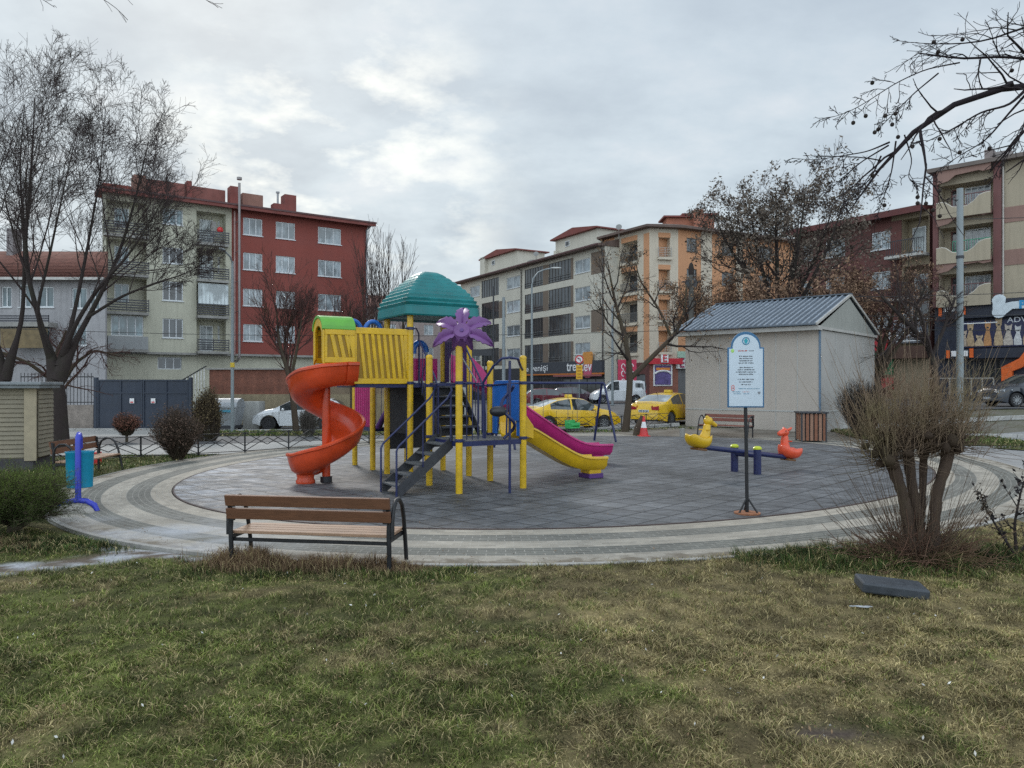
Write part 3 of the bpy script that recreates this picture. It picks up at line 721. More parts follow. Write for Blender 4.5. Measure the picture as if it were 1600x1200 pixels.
# blue slide portal on the B-C edge with arched opening
def portal(name, mat, a, b0, b1, z0, z1, oh, t=.035, dirx=1):
    w = b1 - b0; m_ = (b0 + b1) / 2; ow = w * .34; outer = [(b0, z0), (b0, z1 - .12), (b0 + .12, z1), (b1 - .12, z1), (b1, z1 - .12), (b1, z0)]
    arch = [(m_ + ow, z0)] + [(m_ + ow * math.cos(x), z0 + oh - ow + ow * math.sin(x)) for x in np.linspace(0, math.pi, 12)] + [(m_ - ow, z0)]
    mb = MB(); mb.prism(outer + arch, (a - t / 2, 0, 0), (0, 1, 0), (0, 0, 1), (t, 0, 0))
    return pb(mb, name, mat, bev=.01)
portal('blue_portal', m_bluep, 1.42, .08, 1.22, 1.0, 2.10, .62)
mb = MB(); mb.prism([(.1, 1.3), (.1, 2.1), (.42, 2.1), (.42, 1.3)], (1.36, 0, 0), (0, 1, 0), (0, 0, 1), (.03, 0, 0)); pb(mb, 'blue_panel', m_bluep, bev=.01)
portal('purple_portal', m_purpd, 1.42, 2.33, 3.47, 2.07, 3.25, .80)
mb = MB(); mb.box(.45, 1.25, 3.53, 3.57, 2.1, 2.62); pb(mb, 'red_panel', m_mag, bev=.01)
# straight chutes
def chute(name, mat, b, pts, w=.27, h=.24, foot=None, footmat=None):
    """pts list of (a, z)"""
    P_ = poly([(x, 0, z) for x, z in pts], 26)
    prof = [(-w - .055, h - .035), (-w - .05, h), (-w - .005, h + .012), (-w + .015, h * .5), (-w + .07, .03), (-w + .14, 0), (w - .14, 0), (w - .07, .03), (w - .015, h * .5), (w + .005, h + .012), (w + .05, h), (w + .055, h - .035),
            (w + .028, h - .03), (w - .0, .05), (w - .1, -.045), (-w + .1, -.045), (-w, .05), (-w - .028, h - .03)]
    rings = []
    for i in range(len(P_)):
        t = P_[min(i + 1, 25)] - P_[max(i - 1, 0)]; t /= np.linalg.norm(t); nx, nz = -t[2], t[0]
        rings.append([(P_[i][0] + nx * v, b + u, P_[i][2] + nz * v) for u, v in prof])
    mb = MB(); mb.loft(rings); o = pb(mb, name, mat, True)
    if foot:
        f = MB(); a, z = foot; f.box(a - .16, a + .16, b - .17, b + .17, .0, z); pb(f, 'foot', footmat or mat, parent=o, bev=.02)
    return o
s1 = chute('straight_slide', m_yelp, .65, [(1.40, 1.0), (1.62, .98), (1.85, .90), (2.35, .62), (2.85, .36), (3.15, .25), (3.45, .22), (3.78, .215)], foot=(3.55, .20))
f = MB(); f.box(3.36, 3.74, .45, .85, 0, .10); pb(f, 'foot_pad', m_purpd, parent=s1, bev=.01)
s2 = chute('straight_slide', m_mag, 2.9, [(1.40, 2.07), (1.72, 2.05), (2.1, 1.86), (3.3, 1.13), (4.3, .54), (4.75, .33), (5.15, .26), (5.75, .25)], foot=(5.4, .24))
mb = MB(); 
for sgn in (-1, 1): mb.prism([(1.44, 2.06), (1.44, 2.72), (1.62, 2.66), (1.9, 2.42), (2.15, 2.1), (2.1, 1.9), (1.72, 2.06)], (0, 2.9 + sgn * .31, 0), (1, 0, 0), (0, 0, 1), (0, .03 * sgn, 0))
pb(mb, 'side_guard', m_mag, parent=s2, bev=.01)
mb = MB(); 
for sgn in (-1, 1): mb.prism([(1.44, 1.0), (1.44, 1.55), (1.60, 1.5), (1.85, 1.18), (1.85, .92), (1.62, .99)], (0, .65 + sgn * .31, 0), (1, 0, 0), (0, 0, 1), (0, .03 * sgn, 0))
pb(mb, 'side_guard', m_yelp, parent=s1, bev=.01)
# teal hipped roof in steps
mb = MB(); rings = []
def sq(h, z, c=(.7, 2.9), r=.12):
    pts = []
    for k, (sx, sy) in enumerate(((1, 1), (-1, 1), (-1, -1), (1, -1))):
        for t in np.linspace(0, math.pi / 2, 4):
            ang = t + k * math.pi / 2; rr = min(r, h * .5)
            pts.append((c[0] + sx * (h - rr) + rr * math.cos(ang), c[1] + sy * (h - rr) + rr * math.sin(ang), z))
    return pts
prof = [(.78, 3.50), (.86, 3.47), (.88, 3.50), (.87, 3.66)]
ns = 9
for i in range(ns):
    t = i / ns; h0 = .86 - .62 * (t ** 1.55); z0 = 3.67 + .80 * (t ** .95)
    t2 = (i + 1) / ns; h1 = .86 - .62 * (t2 ** 1.55); z1 = 3.67 + .80 * (t2 ** .95)
    prof += [(h0, z0), (h0 - .004, z0 + .02), (h1 + .050, z1 - .020)]
prof += [(.20, 4.50), (.05, 4.53)]
mb.loft([sq(h, z) for h, z in prof]); pb(mb, 'roof', m_teal)
mb = MB(); 
for (p, q) in (((0, 2.25), (1.4, 2.25)), ((1.4, 2.25), (1.4, 3.55)), ((1.4, 3.55), (0, 3.55)), ((0, 3.55), (0, 2.25))): mb.bar((*p, 3.52), (*q, 3.52), .04, .06)
pb(mb, 'roof_frame', m_blue)
# yellow slatted side walls of the bridge and hood towards the spiral slide
def slat_wall(b, y_out, a0, a1, z0, z1, n, name='side_panel'):
    mb = MB(); mb.box(a0, a1, b - .012, b + .012, z0, z1)
    fr = MB(); fr.box(a0, a1, b - .035, b + .035, z1 - .13, z1); fr.box(a0, a1, b - .035, b + .035, z0, z0 + .11); fr.box(a0, a0 + .05, b - .03, b + .03, z0 + .11, z1 - .13); fr.box(a1 - .12, a1, b - .03, b + .03, z0 + .11, z1 - .13)
    o = pb(mb, name, M('yellow_groove_shade', (.30, .17, .008), .5, .2, 4))  # shade of the recessed grooves put into a darker yellow
    L = a1 - a0; pitch = (L - .17) / n
    for i in range(n):
        x = a0 + .05 + pitch * (i + .35)
        fr.prism([(x, z1 - .13), (x + pitch * .55, z1 - .13), (x + pitch * .55 + .10, z0 + .11), (x + .10, z0 + .11)], (0, b - .03, 0), (1, 0, 0), (0, 0, 1), (0, .06, 0))
    pb(fr, 'slats', m_yelp, parent=o, bev=.008)
slat_wall(2.27, -1, -1.22, -.03, 2.03, 3.18, 8); slat_wall(3.53, 1, -1.22, -.03, 2.03, 3.18, 8)
slat_wall(2.23, -1, -1.84, -1.225, 2.45, 3.14, 3, 'hood_side'); slat_wall(2.85, 1, -1.84, -1.225, 2.45, 3.14, 3, 'hood_side')
HC = 2.54; w = .34; arch = [(HC + w * math.cos(x) * 1.04, 3.12 + .29 * math.sin(x)) for x in np.linspace(math.pi, 0, 13)]; inn = [(HC + (w - .04) * math.cos(x) * 1.04, 3.10 + .25 * math.sin(x)) for x in np.linspace(0, math.pi, 13)]
mb = MB(); mb.prism(arch + inn, (-1.90, 0, 0), (0, 1, 0), (0, 0, 1), (.69, 0, 0)); pb(mb, 'hood_roof', m_green, bev=.01)
outer = [(HC - .33, 2.42)] + [(HC + .33 * math.cos(x), 3.12 + .26 * math.sin(x)) for x in np.linspace(math.pi, 0, 9)] + [(HC + .33, 2.42)]
innr = [(HC + .23, 2.52)] + [(HC + .23 * math.cos(x), 2.98 + .22 * math.sin(x)) for x in np.linspace(0, math.pi, 9)] + [(HC - .23, 2.52)]
mb = MB(); mb.prism(outer + innr, (-1.88, 0, 0), (0, 1, 0), (0, 0, 1), (.04, 0, 0)); pb(mb, 'hood_front', m_yelp, bev=.008)
mb = MB(); mb.box(-1.24, -1.20, 2.86, 3.52, 2.05, 3.16); pb(mb, 'end_panel', m_yelp, bev=.01)
# two blue plastic arches on the rear side wall
for a in (-.35, -.82):
    mb = MB(); mb.tube([(a + .20 * math.cos(x), 3.5, 3.16 + .26 * math.sin(x)) for x in np.linspace(math.pi, 0, 12)], .05, 10); pb(mb, 'blue_arch', m_bluep, True)
# spiral slide
CA, CB = -1.60, 2.9; SR = .93
prof = [(.09, .18), (.12, .05), (.22, .005), (.42, -.01), (.60, .02), (.71, .10), (.77, .25), (.795, .40), (.83, .425), (.865, .40), (.865, .36), (.835, .34), (.81, .22), (.75, .05), (.62, -.035), (.42, -.065), (.2, -.05), (.08, 0)]
rings = []; A0 = -72; TOT = 482; ns = 72
for a_ in (-1.16, -1.28, -1.40): rings.append([(a_, CB - SR * r_, 2.05 + z) for r_, z in prof])
for i in range(ns + 1):
    t = i / ns; ang = R(A0 - TOT * t); zf = float(np.interp(t, [0, .08, .16, .30, .48, .67, .83, .94, 1], [2.05, 2.01, 1.92, 1.62, 1.20, .78, .40, .22, .20]))
    rings.append([(CA + SR * r_ * math.cos(ang), CB + SR * r_ * math.sin(ang), zf + z) for r_, z in prof])
sp = pb(MB().loft(rings), 'spiral_slide', m_org, True)
c = MB(); c.tube([(CA, CB, 0), (CA, CB, 2.30)], .085, 16); pb(c, 'column', m_org, True, parent=sp)
ae = R(A0 - TOT + 9); ex, ey = CA + .42 * math.cos(ae), CB + .42 * math.sin(ae)
c = MB(); c.lathe([(.19, 0), (.2, .04), (.17, .1), (.19, .2)], 14, (ex, ey, 0), 1.0, 1.0); pb(c, 'foot', m_org, True, parent=sp)
c = MB(); c.tube([(CA, CB, 0), (CA, CB, .12)], .12, 16); pb(c, 'foot', M('dark_steel', (.03, .03, .035), .5), True, parent=sp)
# rear: magenta grooved panel, dark climbing wall, blue panel + hood, dark rail loops
mb = MB(); mb.box(-.02, .02, 4.52, 5.62, 1.0, 2.12)
o = pb(mb, 'magenta_panel', M('magenta_groove_shade', (.30, .01, .10), .5))  # backing sheet in darker magenta, painted shade between the ribs
mb = MB()
for k in range(8): mb.box(-.04, -.02, 4.55 + k * .136, 4.64 + k * .136, 1.03, 2.09)
pb(mb, 'ribs', m_mag, parent=o, bev=.006)
mb = MB(); mb.box(.05, 1.35, 3.58, 3.62, .55, 2.0); pb(mb, 'climbing_wall', M('black_net_wall', (.018, .018, .022), .7, .3, 12), bev=.01)
mb = MB(); mb.box(.02, .06, 2.36, 3.44, .95, 2.0); pb(mb, 'climbing_wall', M('black_net_wall', (.018, .018, .022), .7), bev=.01)
mb = MB(); mb.tube([(.1, 4.4, 1.0), (.2, 3.8, 1.6), (.3, 3.3, 2.0)], .06, 10); pb(mb, 'support_tube', m_purpd, True)
mb = MB(); mb.box(.22, .52, 3.52, 3.56, 2.1, 3.22); pb(mb, 'blue_panel', m_bluep, bev=.02)
mb = MB(); mb.tube([(.78 + .16 * math.cos(x), 3.5, 2.78 + .20 * math.sin(x)) for x in np.linspace(math.pi * 1.1, -.1, 12)], .07, 10); pb(mb, 'blue_arch', m_bluep, True)
for k in (0, .22):
    rail([(.30 + k, 3.46, 2.05), (.30 + k, 3.46, 3.18), (.36 + k, 3.46, 3.3), (.46 + k, 3.46, 3.3), (.52 + k, 3.46, 3.18), (.52 + k, 3.46, 2.05)], .018)
rail([(.80, 3.46, 2.05), (.95, 3.46, 2.7), (1.1, 3.46, 2.05)], .016)
mb = MB(); mb.ball((.10, 3.5, 3.18), (.10, .06, .12), 12, 8); pb(mb, 'blue_knob', M('pale_blue_plastic', (.15, .32, .55), .4), True)
for k in range(5): rail([(1.38, 3.0 + .1 * k, 2.05), (1.38, 3.0 + .1 * k, 3.0)], .009, None, 'baluster')
for b in (.0, 5.7 - 4.45):
    p = rail([(0.03, 4.45 + b, 1.95), (1.37, 4.45 + b, 1.95)], .018)
    if b:
        for k in range(9): rail([(.12 + k * .145, 4.45 + b, 1.0), (.12 + k * .145, 4.45 + b, 1.94)], .009, p, 'baluster')
# purple flower on top of the front post: cup tilted towards the lawn
fl = thing('flower_topper', None, None); fl.parent = PS
for k_ in ('label', 'category'):
    if k_ in fl: del fl[k_]
COLp = []
ax = Vector((-.02, -1, .42)).normalized(); ux = Vector((1, 0, 0)); ux = (ux - ax * ux.dot(ax)).normalized(); uy = ax.cross(ux)
if uy.z < 0: uy = -uy
rotm = Matrix.Rotation(-TH, 3, 'Z'); ax = rotm @ ax; ux = rotm @ ux; uy = rotm @ uy
Fc = Vector((0.01, -.10, 2.98))
def petal(phi, L, w):
    d = ux * math.cos(phi) + uy * math.sin(phi); s = ax.cross(d); rings = []; k = 13
    pr = []
    for i in range(k):
        t = i / (k - 1); r_ = .07 + L * t
        wv = w * (math.sin(math.pi * min(1, t * .93 + .05)) ** .7) * (1 + .16 * math.sin(t * 30)) * (1 if t < .97 else .15)
        lift = .03 + .30 * t - .62 * t * t
        c_ = Fc + d * r_ + ax * lift
        fold = .16 * wv
        row = [c_ + s * wv + ax * fold, c_ + s * wv * .5 + ax * .012, c_ - ax * .035, c_ - s * wv * .5 + ax * .012, c_ - s * wv + ax * fold]
        row += [p - ax * .028 for p in row[::-1]]
        rings.append(row)
    return rings
for phi, L, w in ((90, .60, .125), (34, .56, .125), (146, .56, .125), (-14, .52, .115), (194, .52, .115), (-90, .20, .10), (-52, .22, .08), (232, .22, .08)):
    mb = MB(); mb.loft(petal(R(phi), L, w)); pb(mb, 'petal', m_purp, True, parent=fl)
mb = MB(); P0 = Fc - ax * .10
mb.tube([P0, P0 + ax * .08, P0 + ax * .16, P0 + ax * .20, P0 + ax * .17, P0 + ax * .13], [.05, .14, .17, .14, .07, .03], 18); pb(mb, 'flower_centre', m_purp, True, parent=fl)
mb = MB(); mb.tube([P0 + ax * .155, P0 + ax * .20], .035, 12); pb(mb, 'bolt', m_purpd, True, parent=fl)
mb = MB(); mb.tube([(0, 0, 2.80), (0, -.02, 2.92), P0], [.066, .06, .07], 14); pb(mb, 'stem', m_yel, True, parent=fl)
rail([(.03, .03, 2.58), (.42, .10, 2.08)], .014, None, 'brace', m_grey)

# ------------------------------------------------------------------ swings
p0 = Vector((-.15, 23.4)); p1 = Vector((3.2, 26.2)); dv = (p1 - p0); SL = dv.length
SW = thing('swing_frame', 'navy blue tubular swing frame with green seats, behind the magenta slide', 'swing', (p0.x, p0.y, .022), math.atan2(dv.y, dv.x))
fr = MB(); fr.tube([(0, 0, 2.06), (SL, 0, 2.06)], .045, 10); fr.build('top_bar', m_blue, SW, True)
for x, s in ((0, -1), (SL, 1)):
    for k in (-1, 1):
        MB().tube([(x, 0, 2.06), (x + s * .02, k * .06, 2.04), (x + s * .12, k * .52, 0)], .04, 10).build('leg', m_blue, SW, True)
m_chain = M('chain_steel', (.16, .16, .17), .45, .2, 10, metal=.6)
def swing(x, mat):
    s = MB(); s.box(x - .24, x + .24, -.12, .12, .52, .56); o = s.build('swing_seat', mat, SW, bev=.015)
    b = MB(); b.box(x - .24, x + .24, .11, .14, .56, .80); b.box(x - .24, x - .21, -.12, .12, .56, .72); b.box(x + .21, x + .24, -.12, .12, .56, .72); b.box(x - .2, x + .2, -.14, -.11, .62, .70)
    b.build('seat_cage', mat, o, bev=.012)
    for k in (-.22, .22):
        c = MB(); pts = [(x + k, 0, 2.04 - i * .033) for i in range(40)]
        c.tube([(x + k, 0, 2.04), (x + k, 0, .75)], .009, 6)
        c.build('chain', m_chain, o)
swing(SL * .30, M('yellow_seat', (.6, .45, .03), .4)); swing(SL * .66, M('green_seat', (.04, .38, .10), .4))

# ------------------------------------------------------------------ seesaw
SS = thing('seesaw', 'blue seesaw with yellow duck seat and orange red animal seat', 'seesaw', (5.34, 16.96, .022), math.atan2(.52, .85))
for y in (-.33, .33):
    MB().tube([(0, y, -.02), (0, y, .56)], .085, 16).build('post', m_blue, SS, True)
    MB().lathe([(.095, 0), (.098, .03), (.07, .065), (.02, .075)], 16, (0, y, .56)).build('cap', M('lime_plastic', (.50, .55, .03), .35), SS, True)
MB().tube([(0, -.33, .42), (0, .33, .42)], .06, 12).build('axle', m_blue, SS, True)
tz = lambda x: .47 - .13 * x
MB().tube([(-1.35, 0, tz(-1.35)), (1.35, 0, tz(1.35))], .058, 14).build('beam', m_blue, SS, True)
def rider(name, mat, s, beak):
    """boat-shaped seat with a neck and head looking to the middle; s=-1 left end, +1 right end"""
    root = bpy.data.objects.new(name, None); COL.objects.link(root); root.parent = SS
    root.location = (s * 1.48, 0, tz(s * 1.48) + .02); root.rotation_euler = (0, R(7.4), 0)
    if s > 0: root.rotation_euler = (0, R(7.4), math.pi)
    if s > 0: root.rotation_euler = Matrix.Rotation(R(7.4), 3, 'Y').to_4x4().to_euler(); root.rotation_euler.rotate(Matrix.Rotation(0, 3, 'Z'))
    f = 1 if s < 0 else -1        # direction of the head (towards the middle)
    # body: boat shell, open seat
    st = [(-.34, .10, .12, .20), (-.30, .17, .02, .25), (-.2, .21, -.05, .20), (0, .225, -.07, .16), (.18, .19, -.04, .20), (.27, .12, .03, .26), (.32, .06, .12, .27)]
    rings = []
    for (x, w_, zb, zt) in st:
        rings.append([(x * f, -w_, zt), (x * f, -w_ * 1.02, (zt + zb) / 2), (x * f, -w_ * .72, zb + .02), (x * f, 0, zb), (x * f, w_ * .72, zb + .02), (x * f, w_ * 1.02, (zt + zb) / 2), (x * f, w_, zt), (x * f, w_ * .75, zt + .01), (x * f, 0, zt - .04), (x * f, -w_ * .75, zt + .01)])
    MB().loft(rings).build('body', mat, root, True, sub=1)
    MB().tube([(.10 * f, 0, .10), (.17 * f, 0, .25), (.19 * f, 0, .40), (.19 * f, 0, .52)], [.15, .105, .085, .08], 14).build('neck', mat, root, True, sub=1)
    h = MB(); h.ball((.21 * f, 0, .56), (.115, .095, .10), 16, 10)
    if beak: h.tube([(.27 * f, 0, .55), (.36 * f, 0, .52), (.46 * f, 0, .49), (.48 * f, 0, .485)], [.07, .055, .04, .01], 12); h.ball((.17 * f, 0, .64), (.06, .03, .04), 10, 6)
    else: h.tube([(.24 * f, 0, .56), (.33 * f, 0, .53), (.41 * f, 0, .50), (.43 * f, 0, .50)], [.085, .07, .05, .02], 12); [h.tube([(.16 * f, k * .06, .62), (.13 * f, k * .11, .67), (.12 * f, k * .12, .69)], [.035, .025, .008], 8) for k in (-1, 1)]
    h.build('head', mat, root, True)
    e = MB(); [e.ball((.27 * f, k * .085, .59), .014, 8, 6) for k in (-1, 1)]; e.build('eye', M('eye_black', (.01, .01, .01), .3), root)
    MB().tube([(.12 * f, -.16, .36), (.12 * f, .16, .36)], .014, 8).build('handle', mat, root, True)
    MB().box(-.14, .14, -.12, .12, -.10, -.05).build('seat_base', M('brown_base', (.16, .07, .02), .6), root, bev=.01)
    return root
rider('duck_seat', m_yelp, -1, True); rider('animal_seat', M('coral_plastic', (.72, .085, .03), .33, .12, 4, coat=.2), 1, False)

# ------------------------------------------------------------------ notice board
NB = thing('notice_board', 'white arched notice board with blue rim on a black post, beside the seesaw', 'sign', (3.68, 11.62, .022), R(-4))
m_blk = M('black_steel', (.012, .012, .014), .45, .3, 8)
MB().tube([(0, 0, 0), (-.01, 0, .9), (-.025, 0, 1.70)], .028, 12).build('post', m_blk, NB, True)
for a in (90, 210, 330): MB().tube([(.17 * math.cos(R(a)), .17 * math.sin(R(a)), .01), (.0, 0, .26)], .015, 8).build('strut', m_blk, NB, True)
mb = MB(); mb.lathe([(.20, 0), (.20, .02), (.17, .024)], 24); mb.build('base_plate', M('rusty_plate', (.33, .13, .06), .8, .4, 8, dirt=.5), NB, True)
def sign_outline(w, h0, h1, off=0.0):
    W2 = w / 2 - off; r = w / 2 - .055 - off
    pts = [(-W2, h0 + off), (W2, h0 + off), (W2, h1 - off), (r, h1 - off)] + [(r * math.cos(x), h1 - off + .02 + r * 1.0 * math.sin(x)) for x in np.linspace(.05, math.pi - .05, 22)] + [(-r, h1 - off), (-W2, h1 - off)]
    return pts
bz0, bz1 = 1.66, 2.60
MB().prism(sign_outline(.56, bz0, bz1), (-.03, -.045, 0), (1, 0, 0), (0, 0, 1), (0, .03, 0)).build('sign_rim', M('sign_blue', (.03, .13, .26), .4, .15, 3), NB, bev=.006)
MB().prism(sign_outline(.56, bz0, bz1, .022), (-.03, -.049, 0), (1, 0, 0), (0, 0, 1), (0, .02, 0)).build('sign_face', M('sign_white', (.55, .63, .70), .35, .06, 2), NB)
m_ink = M('ink_black', (.03, .035, .05), .6); m_inkr = M('ink_red', (.65, .10, .07), .6); m_inkb = M('ink_blue', (.03, .22, .35), .6); m_inkg = M('ink_green', (.35, .6, .15), .6)
rt = random.Random(4)
def dashes(z, w, h, mat, x0=None):
    mb = MB(); x = -w / 2 if x0 is None else x0; end = x + w
    while x < end - .004:
        l = rt.uniform(.006, .017); l = min(l, end - x)
        for _ in range(2):
            a = rt.uniform(0, l * .6); mb.box(x + a - .03, x + a + .005 - .03, -.052, -.0485, z - h / 2, z + h / 2)
        mb.box(x - .03, x + l - .03, -.052, -.0485, z + rt.choice((-h / 2, h / 2 - .004, -.002)), z + rt.choice((-h / 2, h / 2 - .004, -.002)) + .006)
        x += l + rt.choice((.004, .004, .004, .012))
    return mb
mb = MB(); 
pr = mb.tube([(-.03 + .052 * math.cos(x), -.051, 2.70 + .055 * math.sin(x)) for x in np.linspace(0, 2 * math.pi, 24, endpoint=False)], .007, 6, closed=True)
mb.build('emblem', m_inkb, NB)
MB().prism([(.0, .045), (.03, .01), (.02, -.03), (0, -.045), (-.02, -.03), (-.03, .01)], (-.03, -.052, 2.70), (1, 0, 0), (0, 0, 1), (0, .004, 0)).build('emblem', M('ink_teal', (.03, .33, .40), .6), NB)
t = dashes(2.545, .14, .018, m_inkr, -.12); t.build('lettering', m_inkr, NB); dashes(2.545, .08, .010, m_ink, .045).build('lettering', M('ink_grey', (.25, .27, .3), .6), NB)
MB().ball((-.235, -.05, 2.545), (.025, .004, .03), 12, 6).build('emblem', m_inkg, NB)
for z, w in ((2.46, .21), (2.425, .20), (2.39, .20), (2.355, .23), (2.285, .20), (2.25, .25), (2.215, .30), (2.18, .22), (2.10, .25), (2.06, .21), (2.02, .14)): dashes(z, w, .014, m_ink).build('lettering', m_ink, NB)
dashes(1.955, .32, .008, m_ink, -.11).build('lettering', m_inkb, NB)
for z in (1.985, 1.945): MB().tube([(-.23 + .022 * math.cos(x), -.051, z + .022 * math.sin(x)) for x in np.linspace(0, 2 * math.pi, 14, endpoint=False)], .004, 5, closed=True).build('emblem', m_inkr, NB)
for z, x0, w, mt in ((1.905, -.21, .13, m_inkb), (1.905, -.05, .10, m_inkr), (1.875, -.19, .11, m_inkb), (1.875, -.04, .10, m_inkb)): dashes(z, w, .008, mt, x0).build('lettering', mt, NB)
MB().prism([(-.02, .02), (.02, .02), (.02, -.005), (0, -.025), (-.02, -.005)], (.17, -.052, 1.89), (1, 0, 0), (0, 0, 1), (0, .004, 0)).build('emblem', M('ink_grey', (.25, .27, .3), .6), NB)

# ------------------------------------------------------------------ benches
def wood(name, a, b):
    if name in _M: return _M[name]
    m, nt, bs = _nt(name); v = mapped(nt, scale=(.8, 12, 12)); f = noise(nt, v, 2.5, 8, .65); v2 = mapped(nt); f2 = noise(nt, v2, 4, 5)
    c = mix(nt, f, a, b); c = mix(nt, ramp(nt, f2, [(.45, 0.0), (.75, .5)]), c, tuple(x * .45 for x in a))
    c = mix(nt, 1.0, c, ramp(nt, noise(nt, v, 9, 6, .7), [(.3, .7), (.7, 1.2)]), 'MULTIPLY')
    nt.links.new(c, bs.inputs['Base Color']); bs.inputs['Roughness'].default_value = .62; bump(nt, bs, f, .35, .004); _M[name] = m; return m
m_wood = wood('bench_wood', (.20, .085, .04), (.10, .042, .022)); m_woodt = wood('seat_wood_sheen', (.42, .27, .18), (.30, .17, .10)); m_woodr = wood('red_brown_wood', (.24, .075, .05), (.15, .05, .035))  # seat planks lighter than the back: reflected light put into their colour
def make_bench(label, L, wb, ws, loc, rz, seat_z=.40, group=None):
    """x along the bench, -y = back side, +y = front"""
    b = thing('bench', label, 'bench', loc, rz, group)
    for i, (z, y) in enumerate(((.755, -.075), (.605, -.045))):
        mb = MB(); mb.obox((L / 2, y, z), (1, 0, 0), Vector((0, 1, .22)).normalized(), Vector((0, -.22, 1)).normalized(), L / 2 + .02, .02, .062); mb.build('back_slat', wb, b, bev=.006)
    for i, y in enumerate((.075, .20, .325, .45)):
        MB().box(-.0, L, y - .055, y + .055, seat_z - .035, seat_z).build('seat_slat', ws, b, bev=.006)
    for x in (.06, L - .06):
        s = -1 if x < .5 else 1; xo = x + s * .05
        MB().tube([(xo, 0.0, -.06), (xo, .0, .22), (xo, -.015, .42), (xo, .0, .54), (xo, -.03, .66), (xo, -.05, .80)], .026, 10).build('rear_leg', m_blk, b, True)
        MB().tube([(xo + s * .035, .0, .36), (xo + s * .035, .0, .56), (xo + s * .035, .04, .68), (xo + s * .035, .13, .76), (xo + s * .035, .25, .76), (xo + s * .035, .36, .68), (xo + s * .035, .43, .52), (xo + s * .035, .50, .22), (xo + s * .035, .55, -.05)], .024, 10).build('armrest_leg', m_blk, b, True)
        MB().bar((xo, .0, seat_z - .065), (xo, .49, seat_z - .065), .03, .045).build('seat_bracket', m_blk, b)
        for z in (.755, .605): MB().box(xo - .03 - s * .03, xo + .03 - s * .03, -.045, -.02, z - .08, z + .03).build('plate', m_blk, b)
    MB().bar((.0, .03, seat_z - .10), (L, .03, seat_z - .10), .035, .035).build('cross_bar', m_blk, b)
    return b
make_bench('brown slatted bench with black tubular frame, on the foreground lawn edge seen from behind', 1.86, m_wood, m_woodt, (-3.17, 8.36, 0), math.atan2(-.27, 1.86))
make_bench('bench with pale seat and arched black armrests beside the blue litter bin', 1.9, m_wood, m_woodt, (-9.85, 17.7, 0), R(-87), group=None)
make_bench('reddish brown bench standing against the shed wall', 2.0, m_woodr, m_woodr, (9.15, 28.2, .05), math.atan2(3.5, -3.94), seat_z=.42)

# ------------------------------------------------------------------ litter bins
lb = thing('litter_bin', 'turquoise hanging litter bin on a blue tubular stand, beside the paver path', 'litter bin', (-7.05, 12.1, 0), R(24))
m_roy = M('royal_blue_paint', (.03, .045, .42), .35, .15, 4); m_tq = M('turquoise_paint', (.0, .25, .40), .45, .15, 3, dirt=.15)
MB().tube([(0, -.17, .16), (0, -.17, 1.10), (0, -.13, 1.20), (0, -.05, 1.23), (0, .03, 1.18), (0, .05, 1.0)], .045, 12).build('stand_post', m_roy, lb, True)
MB().tube([(-.30, -.10, .0), (-.26, -.12, .10), (-.16, -.16, .16), (0, -.17, .18), (.13, -.2, .16), (.24, -.27, .10), (.28, -.30, .0)], .045, 12).build('stand_foot', m_roy, lb, True)
MB().lathe([(.175, .36), (.19, .37), (.205, .92), (.215, .93), (.215, .95), (.19, .95), (.18, .85)], 20, (0, .04, 0), 1.0, .8).build('bin_body', m_tq, lb, True)
wbn = thing('litter_bin', 'square litter bin of vertical wooden slats with dark lid, near the shed', 'litter bin', (10.65, 26.45, 0), R(-8))
MB().box(-.38, .38, -.38, .38, .08, .98).build('liner', M('bin_liner', (.03, .025, .025), .8), wbn)
for sd in range(4):
    for k in range(6):
        a = R(90 * sd); x = -.36 + k * .144; mb = MB(); 
        c = Vector((x * math.cos(a) + .40 * math.sin(a), x * math.sin(a) - .40 * math.cos(a), .53)); mb.obox(c, (math.cos(a), math.sin(a), 0), (-math.sin(a), math.cos(a), 0), (0, 0, 1), .05, .014, .47)
        mb.build('slat', wood('bin_wood_%d' % (k % 2), *(((.30, .12, .06), (.18, .07, .04)) if k % 2 else ((.36, .20, .13), (.22, .11, .07)))), wbn, bev=.004)
for x in (-.41, .41):
    for y in (-.41, .41): MB().box(x - .025, x + .025, y - .025, y + .025, 0, 1.02).build('corner_post', m_step, wbn)
MB().box(-.48, .48, -.48, .48, 1.02, 1.07).build('lid', m_step, wbn, bev=.01)
# black block on the grass
bb = MB(); bb.box(-.30, .30, -.16, .16, .0, .10)
o = bb.build('plastic_slab', M('charcoal_plastic', (.045, .052, .062), .5, .25, 6, bmp=.1), None, loc=(3.68, 7.22, .03), rot=(R(3), R(5), R(-10)), bev=.018)
tag(o, 'dark grey flat rectangular slab lying on the lawn', 'slab')
tag(MB().ball((0, 0, 0), (.06, .02, .006), 9, 5).ball((.07, .012, 0), (.045, .014, .005), 7, 5).ball((-.07, -.01, 0), (.03, .012, .005), 7, 5).ball((.03, -.02, 0), (.05, .01, .005), 6, 5).build('snow_scrap', M('snow', (.36, .38, .40), .7), None, True, loc=(3.18, 6.78, .02), rot=(0, 0, R(-12))), 'thin white scrap of frost on the grass before the dark slab', 'frost')
tag(MB().ball((0, 0, 0), (.33, .2, .11), 12, 8).build('stone', M('pale_stone', (.32, .30, .27), .85, .3, 5, bmp=.4), None, True, loc=(-6.95, 11.75, .03), rot=(0, .05, .1)), 'flat pale stone at the foot of the turquoise litter bin', 'stone')
